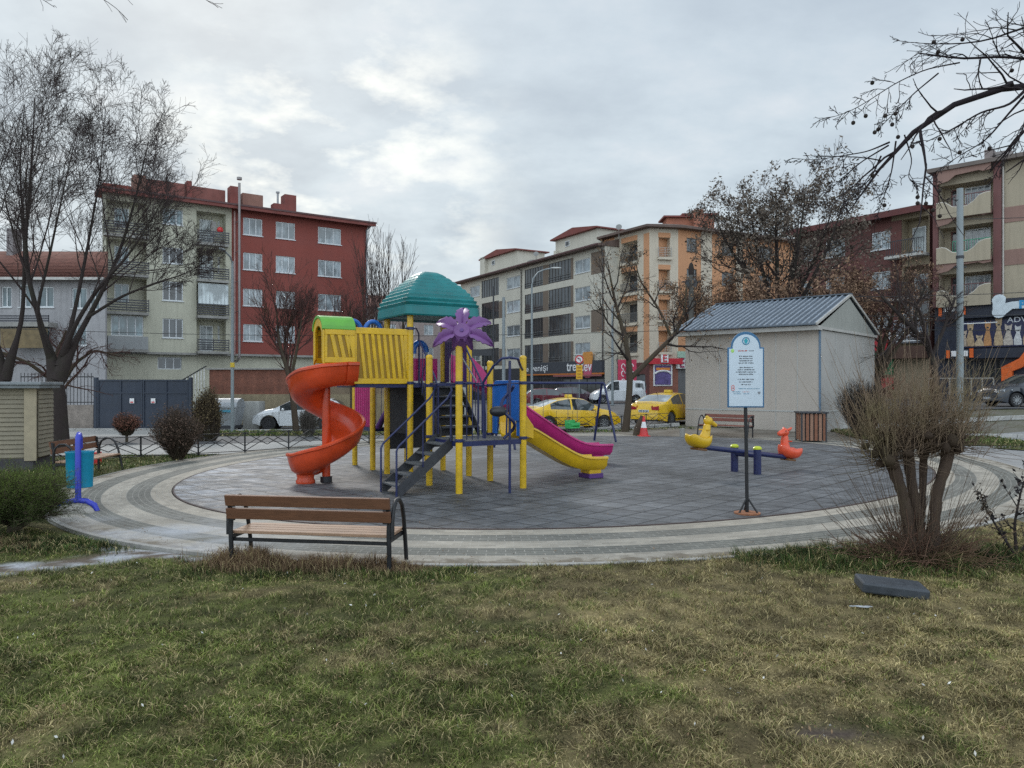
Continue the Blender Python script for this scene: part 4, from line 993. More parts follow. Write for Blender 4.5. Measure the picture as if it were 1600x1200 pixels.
# ================================================================== LOW FENCES
m_fence = M('fence_black', (.015, .015, .017), .5, .25, 8)
def fence(pts, label, h=.60):
    x0, y0 = pts[0]; root = thing('garden_fence', label, 'fence', (x0, y0, 0))
    for i, (x, y) in enumerate(pts):
        z = hz(x, y); MB().box(x - .018 - x0, x + .018 - x0, y - .018 - y0, y + .018 - y0, z - .06, z + h + .02).build('fence_post', m_fence, root)
    for (a, b) in zip(pts[:-1], pts[1:]):
        za = hz(*a); zb = hz(*b); A = lambda t, z: (a[0] + (b[0] - a[0]) * t - x0, a[1] + (b[1] - a[1]) * t - y0, za + (zb - za) * t + z)
        mb = MB(); r = .013
        for p, q in (((0, h), (1, h)), ((0, .06), (1, .06)), ((0, .06), (.5, h * .72)), ((.5, h * .72), (1, .06)), ((0, h), (.5, .22)), ((.5, .22), (1, h)), ((0, h * .35), (.5, h)), ((.5, h), (1, h * .35))):
            mb.bar(A(*p), A(*q), r * 1.6, r * 1.6)
        mb.build('fence_panel', m_fence, root)
fence([(-12.9, 18.6), (-11.5, 19.5), (-10.2, 20.4), (-9.0, 21.3), (-7.95, 22.1), (-6.95, 23.1), (-5.9, 24.15), (-4.85, 25.2), (-3.8, 26.2), (-2.7, 27.1), (-1.5, 28.0)], 'low black metal fence with crossed bars behind the spiral slide')
fence([(.2, 32.2), (1.35, 32.3), (2.5, 32.4), (3.65, 32.4), (4.75, 32.2), (5.8, 32.1), (6.85, 32.0)], 'low black metal fence with crossed bars in front of the taxis')
# ================================================================== TREES AND SHRUBS
def bark(name, c, c2=None):
    if name in _M: return _M[name]
    m, nt, bs = _nt(name); v = mapped(nt, scale=(1, 1, .25)); f = noise(nt, v, 9, 8, .7); v1 = mapped(nt); f2 = noise(nt, v1, 1.2, 5)
    col = mix(nt, f, c, c2 or tuple(x * .45 for x in c)); col = mix(nt, ramp(nt, f2, [(.5, 0.0), (.7, .6)]), col, (c[0] * .7, c[1] * .95, c[2] * .6))
    nt.links.new(col, bs.inputs['Base Color']); bs.inputs['Roughness'].default_value = .9; bs.inputs['Specular IOR Level'].default_value = .2
    bump(nt, bs, f, .6, .02); _M[name] = m; return m
b_dark = bark('bark_dark', (.055, .043, .040)); b_twig = bark('twig_dark', (.075, .055, .053)); b_brown = bark('bark_brown', (.10, .075, .055)); b_red = bark('twig_reddish', (.115, .062, .055))
b_straw = bark('twig_straw', (.30, .215, .145), (.17, .12, .085)); b_grey = bark('bark_grey', (.17, .15, .13), (.07, .06, .05))
def trunkset(*pls):
    k = 20; P = np.stack([poly([q[:3] for q in pl], k) for pl in pls]); out = []
    for pl in pls:
        q = np.array(pl, float); d = np.r_[0, np.cumsum(np.linalg.norm(np.diff(q[:, :3], axis=0), axis=1))]; out.append(np.interp(np.linspace(0, d[-1], k), d, q[:, 3]))
    return P, np.stack(out)
TIPS = {}
def tree_obj(name, label, trunk, levels, m_t, m_b, seed=1, cat='tree', group=None, leafset=None, n0=10, origin=None, slim=1):
    """trunk: polylines (x,y,z,r); levels: grow() settings; last ones are twigs"""
    rng = np.random.default_rng(seed); P, Rr = trunkset(*trunk)
    if slim != 1: Rr = Rr * np.where(P[..., 2] > 1.5, slim + (1 - slim) * np.clip((3.6 - P[..., 2]) / 2.1, 0, 1), 1)
    o0 = origin or (float(P[0, 0, 0]), float(P[0, 0, 1]), 0)
    root = thing(name, label, cat, o0, 0, group); off = np.array(o0)
    T = Twigs(); T.add(P - off, Rr, n0); link('trunk', T.mesh('trunk', m_t), root)
    B = Twigs(); allP = [P]; cur = (P, Rr); last = None; store = []
    for li, kw in enumerate(levels):
        kw = dict(kw); src = kw.pop('src', None); rmin = kw.pop('rmin', .003)
        if src == 'all':
            k = max(p.shape[1] for p, _ in store + [(P, Rr)]); base = cur
        c = grow(cur[0], cur[1], rng=rng, **kw); c = (c[0], np.maximum(c[1], rmin)); store.append(c)
        B.add(c[0] - off, c[1], 6 if li == 0 else (4 if li == 1 else 3)); cur = c
    link('crown', B.mesh('crown', m_b), root); TIPS[root.name] = store[1][0][:, 1:].reshape(-1, 3) if len(store) > 1 else None
    if leafset:
        n, size, mat, colr = leafset; tip = cur[0][:, 1:].reshape(-1, 3); pick = tip[rng.integers(0, len(tip), n)] + rng.normal(size=(n, 3)) * size * 1.2
        V, Fl = leaves(pick - off, size, rng); cc = np.repeat(np.array(colr) * rng.uniform(.4, 1.5, (n, 1)), 4, 0)
        link('foliage', np_mesh('foliage', V, Fl, mat, cc), root)
    return root
m_leafb = M_attr('dry_leaf', .8, .2)

# big bare tree at the left, rising behind the kiosk
tree_obj('bare_tree', 'tall bare many-stemmed tree with dense fine twigs, rising behind the kiosk', [
    [(-14.75, 24, -.1, .44), (-14.8, 24, 1.2, .36), (-14.7, 24, 2.5, .30), (-15.2, 24.0, 3.8, .26), (-15.6, 23.7, 6.0, .19), (-15.4, 23.8, 9.0, .10), (-15.3, 23.8, 11.2, .04)],
    [(-14.7, 24, 2.2, .34), (-14.2, 24.1, 3.4, .28), (-13.6, 24.2, 4.6, .22), (-12.9, 24.2, 6.0, .16), (-12.4, 24.4, 8.0, .10), (-11.9, 24.3, 10.0, .04)],
    [(-14.6, 24, 2.6, .28), (-14.5, 24.6, 4.4, .20), (-14.3, 25.0, 6.6, .14), (-14.0, 25.2, 9.0, .07), (-13.8, 25.2, 11.4, .03)],
    [(-14.5, 24, 3.0, .24), (-13.8, 23.5, 4.0, .20), (-12.9, 23.2, 5.1, .16), (-11.9, 23.0, 6.0, .11), (-11.0, 22.8, 7.2, .05), (-10.6, 22.8, 7.9, .02)],
    [(-14.9, 24, 2.8, .22), (-14.9, 23.2, 4.2, .16), (-14.2, 22.8, 6.0, .11), (-13.6, 22.6, 8.2, .06), (-13.2, 22.5, 9.6, .02)],
    [(-13.8, 24.1, 4.2, .16), (-12.6, 24.0, 4.9, .13), (-11.4, 23.8, 5.3, .09), (-10.4, 23.8, 5.6, .05), (-9.6, 23.7, 6.1, .02)]],
    [dict(m=13, t0=.34, t1=.98, ang=36, ratio=.40, k=7, up=.10, wob=.10, rr=.42), dict(m=8, t0=.2, t1=.98, ang=38, ratio=.46, k=5, up=.06, wob=.13, rr=.5, rmin=.0055),
     dict(m=7, t0=.15, t1=.98, ang=40, ratio=.50, k=4, up=.04, wob=.14, rr=.6, rmin=.005), dict(m=3, t0=.2, t1=.95, ang=42, ratio=.6, k=3, up=.03, wob=.1, rr=.8, rmin=.0035)], b_dark, b_twig, 3, slim=.33)
tree_obj('bare_tree', 'bare tree cut by the photo edge beside the tall many-stemmed tree', [
    [(-17.2, 25, -.1, .42), (-17.1, 25, 1.8, .33), (-17.3, 25, 3.2, .27), (-17.9, 25, 5.4, .22), (-17.8, 25, 8.5, .12), (-17.6, 25, 11.8, .04)],
    [(-17.1, 25, 2.2, .28), (-16.6, 25.2, 4.2, .20), (-16.4, 25.0, 6.8, .13), (-16.6, 25.0, 9.4, .07), (-16.4, 25.0, 11.5, .03)],
    [(-17.2, 25, 2.6, .22), (-18.0, 24.4, 4.4, .16), (-18.4, 24.2, 7.6, .10), (-18.2, 24.2, 10.4, .04)]],
    [dict(m=13, t0=.3, t1=.98, ang=36, ratio=.40, k=7, up=.10, wob=.10, rr=.42), dict(m=8, t0=.2, t1=.98, ang=38, ratio=.46, k=5, up=.06, wob=.13, rr=.5, rmin=.0055),
     dict(m=7, t0=.15, t1=.98, ang=40, ratio=.50, k=4, up=.04, wob=.14, rr=.6, rmin=.005), dict(m=2, t0=.2, t1=.95, ang=42, ratio=.6, k=3, up=.03, wob=.1, rr=.8, rmin=.0035)], b_dark, b_twig, 9, slim=.36)
tree_obj('bare_tree', 'small crooked bare tree with hanging twigs before the left house', [
    [(-16.6, 27, 0, .12), (-16.4, 27, 1.6, .10), (-16.7, 27, 2.8, .08), (-16.2, 27, 4.0, .04)],
    [(-16.5, 27, 1.8, .07), (-15.9, 27, 2.8, .06), (-15.2, 27, 3.3, .04), (-14.4, 27, 3.1, .02)],
    [(-16.5, 27, 2.0, .07), (-17.3, 26.6, 2.8, .06), (-18.2, 26.4, 3.2, .05), (-19.2, 26.2, 3.2, .02)]],
    [dict(m=9, t0=.3, t1=.98, ang=48, ratio=.5, k=6, up=-.02, wob=.18, rr=.6), dict(m=7, t0=.15, t1=.98, ang=45, ratio=.5, k=5, up=-.02, wob=.2, rr=.6, rmin=.006), dict(m=4, t0=.1, t1=.98, ang=45, ratio=.5, k=3, up=0, wob=.2, rr=.7, rmin=.004)], b_brown, b_red, 14)
# slender tree before the brick wall
tree_obj('young_tree', 'slender leaning tree with reddish twigs before the brick wall', [
    [(-9.15, 31.5, 0, .14), (-9.3, 31.5, 1.5, .12), (-9.5, 31.5, 2.6, .10), (-9.9, 31.5, 3.8, .07), (-10.0, 31.5, 5.4, .02)], [(-9.4, 31.5, 2.2, .08), (-9.1, 31.4, 3.5, .06), (-8.8, 31.3, 5.2, .02)], [(-9.5, 31.5, 2.6, .07), (-9.8, 31.9, 3.8, .05), (-9.4, 32, 5.4, .02)]],
    [dict(m=14, t0=.4, t1=.98, ang=30, ratio=.55, k=6, up=.10, wob=.08, rr=.5), dict(m=9, t0=.15, t1=.98, ang=30, ratio=.5, k=4, up=.08, wob=.1, rr=.6, rmin=.006), dict(m=5, t0=.1, t1=.98, ang=32, ratio=.5, k=3, up=.05, wob=.1, rr=.7, rmin=.005)], b_brown, b_red, 22)
tree_obj('young_tree', 'bare thin tree between the spiral slide and the red building', [
    [(-7.2, 33.5, 0, .12), (-7.2, 33.5, 1.8, .10), (-7.4, 33.5, 3.2, .06), (-7.3, 33.5, 5.6, .02)], [(-7.2, 33.5, 1.6, .08), (-6.8, 33.5, 3.0, .05), (-6.6, 33.5, 5.0, .02)]],
    [dict(m=14, t0=.3, t1=.98, ang=32, ratio=.5, k=6, up=.10, wob=.08, rr=.5), dict(m=9, t0=.15, t1=.98, ang=32, ratio=.5, k=4, up=.08, wob=.1, rr=.6, rmin=.006), dict(m=5, t0=.1, t1=.98, ang=32, ratio=.5, k=3, up=.05, wob=.1, rr=.7, rmin=.005)], b_brown, b_red, 23)
# poplar-like whips far behind
for i, (px, ptop) in enumerate(((566, 395), (580, 410), (592, 385), (606, 398), (628, 405))):
    D = 62; x = X(px, D); zt = EYE + (600 - ptop) * D / F
    tree_obj('poplar', 'thin upright bare poplar behind the tower roof, one of a loose row', [[(x, D, 0, .12), (x + .1, D, zt * .5, .08), (x, D, zt, .015)]],
        [dict(m=22, t0=.35, t1=.97, ang=22, ratio=.30, k=5, up=.25, wob=.05, rr=.5, rmin=.012), dict(m=6, t0=.2, t1=.98, ang=22, ratio=.5, k=3, up=.2, wob=.06, rr=.6, rmin=.010)], b_brown, b_twig, 40 + i, group='row of thin poplars')
# tree by the parked taxis, few dry leaves
tree_obj('street_tree', 'crooked street tree with few dry leaves between the two yellow taxis', [
    [(4.75, 31.2, -.05, .17), (4.9, 31.2, 1.2, .14), (4.98, 31.2, 2.6, .13), (4.75, 31.2, 4.0, .09), (4.3, 31.2, 5.6, .06), (4.0, 31.1, 7.2, .02)],
    [(5.0, 31.2, 2.3, .11), (5.9, 31.2, 3.2, .10), (6.9, 31.1, 4.2, .08), (7.2, 31.0, 5.0, .05), (7.3, 31.0, 6.2, .02)],
    [(6.7, 31.15, 4.0, .06), (6.2, 31.3, 5.2, .05), (5.4, 31.3, 6.4, .03), (5.2, 31.3, 7.2, .015)]],
    [dict(m=8, t0=.35, t1=.98, ang=48, ratio=.38, k=6, up=.06, wob=.16, rr=.6), dict(m=6, t0=.2, t1=.98, ang=45, ratio=.48, k=5, up=.04, wob=.18, rr=.6, rmin=.008), dict(m=5, t0=.1, t1=.98, ang=45, ratio=.5, k=3, up=.03, wob=.15, rr=.7, rmin=.006)], b_brown, b_dark, 31,
    leafset=(1400, .045, m_leafb, (.20, .12, .065)))
# large tree with dark leaf clumps behind the shed
def clump_leaves(root, pts, off, n, size, spread, colr, rng, name='foliage'):
    c = pts[rng.integers(0, len(pts), n // 14)]; P_ = np.repeat(c, 14, 0) + rng.normal(size=(len(c) * 14, 3)) * spread
    V, Fl = leaves(P_ - off, size, rng); cc = np.repeat(np.array(colr) * rng.uniform(.4, 1.5, (len(P_), 1)), 4, 0)
    link(name, np_mesh(name, V, Fl, m_leafb, cc), root)
def crown_tree(label, x, D, z0, zt, rad, seed, nleaf, colr, m_t, m_b, size=.085, spread=.17, stems=6, name='tree', zmin=None, levels3=4):
    rng = np.random.default_rng(seed); pl = [[(x, D, hz(x, D) - .1, .34), (x, D, z0 * .6, .28), (x, D, z0, .22)]]
    for i in range(stems):
        a = 2 * math.pi * i / stems + rng.uniform(-.3, .3); rr_ = rad * rng.uniform(.45, .95); z_ = z0 * rng.uniform(.62, .98)
        pl.append([(x, D, z_, .16), (x + rr_ * .35 * math.cos(a), D + rr_ * .35 * math.sin(a), z_ + (zt - z_) * .3, .12), (x + rr_ * .75 * math.cos(a), D + rr_ * .75 * math.sin(a), z_ + (zt - z_) * .62, .07), (x + rr_ * math.cos(a), D + rr_ * math.sin(a), z_ + (zt - z_) * .93, .02)])
    P, Rr = trunkset(*pl); off = np.array((x, D, 0.0)); root = thing(name, label, 'tree', (x, D, 0))
    T = Twigs(); T.add(P - off, Rr, 8); link('trunk', T.mesh('trunk', m_t), root)
    B = Twigs(); c1 = grow(P, Rr, 10, .3, .98, 42, .42, 6, .06, .12, .42, rng); B.add(c1[0] - off, c1[1], 5)
    c2 = grow(c1[0], c1[1], 7, .15, .98, 42, .48, 5, .05, .14, .6, rng); c2 = (c2[0], np.maximum(c2[1] * .8, .009)); B.add(c2[0] - off, c2[1], 3)
    c3 = grow(c2[0], c2[1], levels3, .15, .98, 40, .55, 3, .08, .12, .7, rng); c3 = (c3[0], np.maximum(c3[1], .007)); B.add(c3[0] - off, c3[1], 3)
    link('crown', B.mesh('crown', m_b), root)
    if nleaf:
        pts = np.concatenate([c3[0][:, 1:].reshape(-1, 3), c2[0][:, 2:].reshape(-1, 3)])
        clump_leaves(root, pts, off, nleaf, size, spread, colr, rng)
    return root
crown_tree('large round crowned tree with dark clumped leaves behind the shed', 15.1, 42, 6.0, 12.6, 3.9, 5, 17000, (.15, .12, .095), b_dark, b_twig, stems=9)
crown_tree('brown leaved tree in front of the orange corner building', 12.0, 44, 2.6, 7.6, 2.3, 6, 7000, (.26, .165, .105), b_brown, b_red, size=.075, stems=7)
crown_tree('brown leaved low tree behind the shed roof, beneath the round crowned tree', 15.2, 40, 2.6, 7.0, 3.8, 7, 15000, (.25, .155, .10), b_brown, b_red, size=.075, stems=8)
crown_tree('brown twiggy tree before the dark red apartment block', 20.6, 42, 3.0, 8.0, 3.0, 8, 7000, (.21, .13, .085), b_brown, b_red, size=.07, stems=8)
tree_obj('bare_tree', 'dark bare tree behind the right corner of the shed, before the pet shop', [
    [(19.2, 33.5, .3, .17), (19.2, 33.5, 2.2, .14), (18.8, 33.5, 3.8, .12), (17.6, 33.4, 5.0, .09), (16.6, 33.4, 6.0, .04)], [(19.0, 33.5, 3.4, .09), (19.6, 33.5, 4.8, .07), (20.0, 33.5, 6.0, .03)], [(18.2, 33.5, 4.4, .07), (18.3, 33.6, 5.6, .05), (18.8, 33.6, 6.6, .02)]],
    [dict(m=9, t0=.35, t1=.98, ang=42, ratio=.4, k=6, up=.05, wob=.14, rr=.6), dict(m=7, t0=.15, t1=.98, ang=42, ratio=.5, k=5, up=.03, wob=.16, rr=.6, rmin=.008), dict(m=4, t0=.1, t1=.98, ang=42, ratio=.5, k=3, up=.03, wob=.15, rr=.7, rmin=.006)], b_dark, b_twig, 51)
# plane tree reaching in at the upper right: its trunk stands outside the frame
PL = [
    [(8.2, 7.4, 0, .22), (8.1, 7.4, 2.0, .18), (7.7, 7.3, 3.8, .12), (6.6, 7.1, 4.75, .060), (5.4, 7.0, 4.93, .038), (4.85, 7.0, 4.89, .034), (4.40, 7.0, 4.87, .031), (4.15, 7.0, 4.77, .029), (3.90, 7.0, 4.61, .027), (3.67, 7.0, 4.40, .024), (3.53, 7.0, 4.27, .020), (3.44, 7.0, 4.08, .013), (3.30, 7.0, 3.88, .009), (3.18, 7.0, 3.68, .004)],
    [(6.6, 7.1, 4.75, .03), (5.6, 7.0, 5.0, .020), (4.83, 7.0, 5.12, .014), (4.53, 7.0, 5.15, .012), (4.22, 7.0, 5.09, .011), (4.07, 7.0, 5.15, .009), (3.83, 7.0, 5.17, .006)],
    [(6.4, 7.1, 4.8, .03), (5.7, 6.9, 5.2, .018), (4.83, 6.9, 5.42, .012), (4.5, 6.9, 5.25, .009), (4.1, 6.9, 5.2, .006), (3.75, 6.9, 5.22, .003)],
    [(4.9, 7.0, 4.88, .018), (4.66, 6.95, 4.66, .012), (4.36, 6.9, 4.58, .009), (4.1, 6.9, 4.42, .007), (3.85, 6.9, 4.3, .004)],
    [(5.0, 7.0, 4.9, .015), (4.86, 7.0, 4.6, .010), (4.78, 7.0, 4.35, .007), (4.62, 7.0, 4.15, .005), (4.52, 7.0, 3.95, .003)],
    [(4.95, 7.0, 4.9, .015), (4.7, 7.05, 4.6, .010), (4.5, 7.05, 4.36, .007), (4.25, 7.05, 4.22, .004), (3.95, 7.0, 4.02, .003)],
    [(4.22, 7.0, 5.08, .008), (3.9, 7.0, 5.02, .006), (3.62, 7.0, 4.89, .005), (3.3, 7.0, 4.68, .004), (3.1, 7.0, 4.58, .003), (2.93, 7.0, 4.55, .002)],
    [(4.02, 7.0, 4.98, .008), (3.8, 7.0, 4.8, .006), (3.62, 7.0, 4.62, .005), (3.45, 7.0, 4.45, .003)],
    [(3.56, 7.0, 4.33, .010), (3.35, 7.0, 4.24, .006), (3.1, 7.0, 4.2, .005), (2.85, 7.0, 4.16, .003), (2.64, 7.0, 4.18, .002)],
    [(3.55, 7.0, 4.30, .009), (3.3, 7.0, 4.15, .006), (3.1, 7.0, 3.98, .004), (2.95, 7.0, 3.84, .002)],
    [(3.62, 7.0, 4.34, .009), (3.58, 7.0, 4.05, .006), (3.52, 7.0, 3.85, .004), (3.44, 7.0, 3.62, .002)],
    [(3.7, 7.0, 4.4, .008), (3.78, 7.0, 4.15, .005), (3.72, 7.0, 3.98, .004), (3.95, 7.0, 3.85, .003), (4.12, 7.0, 3.76, .002)],
    [(3.48, 7.0, 4.2, .009), (3.38, 7.0, 3.98, .006), (3.22, 7.0, 3.85, .004), (3.1, 7.0, 3.66, .002)]]
PL = [[(a, b, c, r * .92) for a, b, c, r in q] for q in PL]; b_plane = bark('bark_plane', (.03, .022, .026))
PTR = tree_obj('plane_tree', 'bare spreading plane tree reaching in from outside the photo, hung with small round seed balls', PL,
    [dict(m=13, t0=.38, t1=.99, ang=44, ratio=.19, k=8, up=-.06, wob=.15, rr=.6, taper=.2, rmin=.0028), dict(m=4, t0=.12, t1=.95, ang=44, ratio=.5, k=6, up=-.02, wob=.16, rr=.75, taper=.3, rmin=.0024),
     dict(m=2, t0=.1, t1=.95, ang=42, ratio=.35, k=4, up=.0, wob=.15, rr=.7, rmin=.0016)], b_plane, b_plane, 66, n0=12)
rb = np.random.default_rng(2); off = Vector(PTR.location)
tp = TIPS[PTR.name]; tp = tp[(tp[:, 0] > 3.2) & (tp[:, 0] < 5.0)]
for i in range(26):
    h_ = rb.uniform(.03, .09); p = Vector(tp[rb.integers(0, len(tp))]) - Vector((0, 0, h_))
    mb = MB(); q = p - off; mb.ball(q, .020, 8, 6); mb.tube([q, q + Vector((0, 0, h_))], .0016, 4); mb.build('seed_ball', b_dark, PTR, True)
# twigs hanging in at the top left, from a tree behind the camera's left
tree_obj('overhanging_tree', 'bare tree outside the photo whose twig ends hang in at the top left', [
    [(-7.0, 3.5, 0, .2), (-6.8, 3.6, 3.0, .16), (-6.2, 4.2, 4.8, .09), (-5.2, 5.4, 5.25, .03), (-4.3, 6.0, 5.22, .012), (-3.5, 6.3, 5.36, .008), (-2.2, 6.4, 5.42, .005)]],
    [dict(m=14, t0=.66, t1=.99, ang=36, ratio=.035, k=6, up=-.06, wob=.12, rr=.45, rmin=.0025), dict(m=3, t0=.2, t1=.95, ang=40, ratio=.5, k=4, up=-.05, wob=.15, rr=.6, rmin=.0018)], b_dark, b_twig, 71)

# ------------------------------------------------------------------ pollarded tree in the foreground right
rng = np.random.default_rng(12); bx, by = 4.66, 8.5
root = thing('pollarded_tree', 'pollarded tree with stout forked stems and a brush of straight shoots, on the lawn edge', 'tree', (bx, by, 0)); off = np.array((bx, by, 0.0))
pl = [[(bx - .06, by, -.05, .17), (bx - .10, by, .25, .15), (bx - .16, by, .7, .12), (bx - .26, by, 1.0, .12), (bx - .35, by, 1.26, .14)],
      [(bx + .05, by, .0, .17), (bx + .02, by + .05, .4, .14), (bx - .05, by + .05, .85, .11), (bx - .10, by + .05, 1.25, .12), (bx - .12, by + .05, 1.42, .13)],
      [(bx + .10, by, .0, .15), (bx + .15, by - .05, .45, .12), (bx + .18, by - .05, .85, .11), (bx + .28, by - .05, 1.12, .11), (bx + .32, by - .05, 1.40, .13)],
      [(bx + .05, by + .1, .3, .10), (bx + .12, by + .14, .8, .08), (bx + .14, by + .16, 1.2, .08), (bx + .16, by + .16, 1.36, .10)]]
P, Rr = trunkset(*pl); 
Rr = Rr * (1 + .09 * rng.normal(size=Rr.shape)) * np.where(P[..., 2] > .3, .52, .72); T = Twigs(); T.add(P - off, Rr, 14); link('trunk', T.mesh('trunk', bark('bark_pollard', (.11, .075, .055), (.03, .022, .018))), root)
kn = MB()
for p in P[:, -1]:
    for _ in range(22): q = p + rng.normal(size=3) * np.array([.13, .10, .055]) - off + np.array([0, 0, .0]); kn.ball(q, tuple(rng.uniform(.035, .075, 3)), 8, 6)
kn.build('knuckles', bark('bark_knuckle', (.075, .05, .033), (.03, .022, .018)), root, True)
def shoots(n, centers, spread, hmin, hmax, outw, rng, r=.0042, k=6, down=0.0):
    c = centers[rng.integers(0, len(centers), n)] + rng.normal(size=(n, 3)) * spread
    d = c - np.array([bx, by, 0]); d[:, 2] = 0; d = d * outw + rng.normal(size=(n, 3)) * .26; d[:, 2] = 1.0; d = unit(d); ln = rng.uniform(hmin, hmax, n)
    Pp = np.zeros((n, k, 3)); Pp[:, 0] = c; cur = c.copy()
    for i in range(1, k):
        d = unit(d + rng.normal(size=d.shape) * .035 + np.array([0, 0, .05 - down])); cur = cur + d * (ln / (k - 1))[:, None]; Pp[:, i] = cur
    return Pp, .85 * r * (1 - .7 * np.linspace(0, 1, k))[None, :] * rng.uniform(.7, 1.3, (n, 1))
B = Twigs(); cs = P[:, -1]
S = shoots(620, cs, np.array([.17, .14, .09]), .15, .95, .50, rng); B.add(S[0] - off, S[1], 3)
S2 = grow(S[0], S[1], 4, .12, .9, 42, .36, 4, .03, .14, .7, rng); B.add(S2[0] - off, np.maximum(S2[1], .0016), 3)
S = shoots(40, cs, np.array([.2, .1, .06]), .9, 1.5, .8, rng, .0045, 8); B.add(S[0] - off, S[1], 4)
link('shoots', B.mesh('shoots', b_straw), root)
B = Twigs(); basec = np.array([[bx + .0, by, .05]]); n = 230
S = shoots(n, basec, np.array([.16, .12, .05]), .6, 1.35, 3.2, rng, .005, 8); B.add(S[0] - off, S[1], 3)
# bent low side shoots drooping from the knuckles
c = P[[0, 2]][:, -2:].reshape(-1, 3); n = 330; st = c[rng.integers(0, len(c), n)] + rng.normal(size=(n, 3)) * .06; a = np.where(rng.random(n) < .55, np.pi, 0) + rng.normal(size=n) * .7
d = np.stack([np.cos(a), np.sin(a) * .6, rng.uniform(-.5, .9, n)], 1); d = unit(d); Pp = np.zeros((n, 7, 3)); Pp[:, 0] = st; cur = st.copy(); ln = rng.uniform(.3, .85, n)
for i in range(1, 7): d = unit(d + rng.normal(size=d.shape) * .07 + np.array([0, 0, .06])); cur = cur + d * (ln / 6)[:, None]; Pp[:, i] = cur
B.add(Pp - off, .0042 * (1 - .7 * np.linspace(0, 1, 7))[None, :] * np.ones((n, 1)), 3)
# tangle of dead brown stems round the foot
n = 900; a = rng.uniform(0, 2 * np.pi, n); r_ = np.abs(rng.normal(size=n)) * .36; st = np.stack([bx + r_ * np.cos(a), by + r_ * .55 * np.sin(a) - .05, np.full(n, .0)], 1)
d = unit(np.stack([rng.normal(size=n) * .9, rng.normal(size=n) * .6, rng.uniform(.3, 1.0, n)], 1)); Pp = np.zeros((n, 6, 3)); Pp[:, 0] = st; cur = st.copy(); ln = rng.uniform(.2, .75, n)
for i in range(1, 6): d = unit(d + rng.normal(size=d.shape) * .22 + np.array([0, 0, -.12])); cur = cur + d * (ln / 5)[:, None]; cur[:, 2] = np.maximum(cur[:, 2], .01); Pp[:, i] = cur
link('side_shoots', B.mesh('side_shoots', bark('twig_mid', (.17, .12, .085), (.09, .065, .045))), root)
B = Twigs(); B.add(Pp - off, np.full((n, 6), .0035), 3); link('dead_foliage', B.mesh('dead_foliage', bark('dead_brown', (.19, .11, .075), (.10, .055, .04))), root)

# dark leaved spindly shrub at the right edge
rng = np.random.default_rng(19)
def leafy_shrub(label, x, y, stems, nl, colr, size, name='shrub'):
    root = thing(name, label, 'shrub', (x, y, 0)); off = np.array((x, y, 0.0)); P, Rr = trunkset(*stems)
    T = Twigs(); T.add(P - off, Rr, 6); c1 = grow(P, Rr, 8, .25, .98, 48, .28, 5, .03, .12, .6, rng); T.add(c1[0] - off, np.maximum(c1[1], .0025), 4); link('stems', T.mesh('stems', b_dark), root)
    pts = np.concatenate([c1[0][:, 1:].reshape(-1, 3), P[:, 4:].reshape(-1, 3)]); P_ = pts[rng.integers(0, len(pts), nl)] + rng.normal(size=(nl, 3)) * size * .8
    V, Fl = leaves(P_ - off, size, rng); cc = np.repeat(np.array(colr) * rng.uniform(.35, 1.6, (nl, 1)), 4, 0); link('foliage', np_mesh('foliage', V, Fl, m_leafb, cc), root)
leafy_shrub('spindly shrub with dark curled leaves right of the pollarded tree', 5.95, 8.75, [[(5.95, 8.75, 0, .02), (5.92, 8.75, .4, .015), (6.0, 8.75, .8, .01), (6.12, 8.75, 1.1, .006)], [(5.95, 8.75, 0, .015), (5.75, 8.8, .35, .012), (5.6, 8.8, .6, .008), (5.55, 8.8, .78, .004)], [(5.95, 8.75, 0, .015), (6.1, 8.7, .3, .012), (6.2, 8.7, .55, .008), (6.25, 8.7, .7, .004)]], 420, (.035, .030, .032), .028)

# round bushes: twiggy balls
def bush(label, x, y, rx, h, n, col_m, leafcol=None, nl=0, seed=1, z0=None, stem=.12, up=.35, name='shrub', rad=.006, size=.03, fan=1.0, ry=None):
    rng = np.random.default_rng(seed); g = hz(x, y) if z0 is None else z0; ry = ry or rx; root = thing(name, label, 'shrub', (x, y, g)); k = 7
    a = rng.uniform(0, 2 * np.pi, n); rr_ = np.sqrt(rng.random(n)); tx = rx * rr_ * np.cos(a); ty = ry * rr_ * np.sin(a); tz = h * (.35 + .65 * np.sqrt(np.clip(1 - rr_ ** 2 * .85, 0, 1))) * rng.uniform(.75, 1.05, n)
    tz = tz * (.82 + .36 * vnoise(tx / rx * 2.2 + 5, ty / ry * 2.2, seed)); P = np.zeros((n, k, 3)); 
    for i in range(k):
        t = i / (k - 1); P[:, i, 0] = tx * (t ** fan) + stem * np.cos(a) * (1 - t); P[:, i, 1] = ty * (t ** fan) + stem * np.sin(a) * (1 - t); P[:, i, 2] = tz * t
    P[:, 1:] += rng.normal(size=P[:, 1:].shape) * .018
    B = Twigs(); Rr = rad * (1 - .6 * np.linspace(0, 1, k))[None, :] * rng.uniform(.7, 1.5, (n, 1)); B.add(P, Rr, 3)
    c = grow(P, Rr, 4, .3, .95, 35, .28, 4, .08, .12, .7, rng); B.add(c[0], np.maximum(c[1], rad * .35), 3); link('branches', B.mesh('branches', col_m), root)
    if nl:
        pts = c[0][:, 1:].reshape(-1, 3); P_ = pts[rng.integers(0, len(pts), nl)] + rng.normal(size=(nl, 3)) * size * .5; V, Fl = leaves(P_, size, rng)
        cc = np.repeat(np.array(leafcol) * rng.uniform(.4, 1.5, (nl, 1)), 4, 0); link('foliage', np_mesh('foliage', V, Fl, m_leafb, cc), root)
    return root
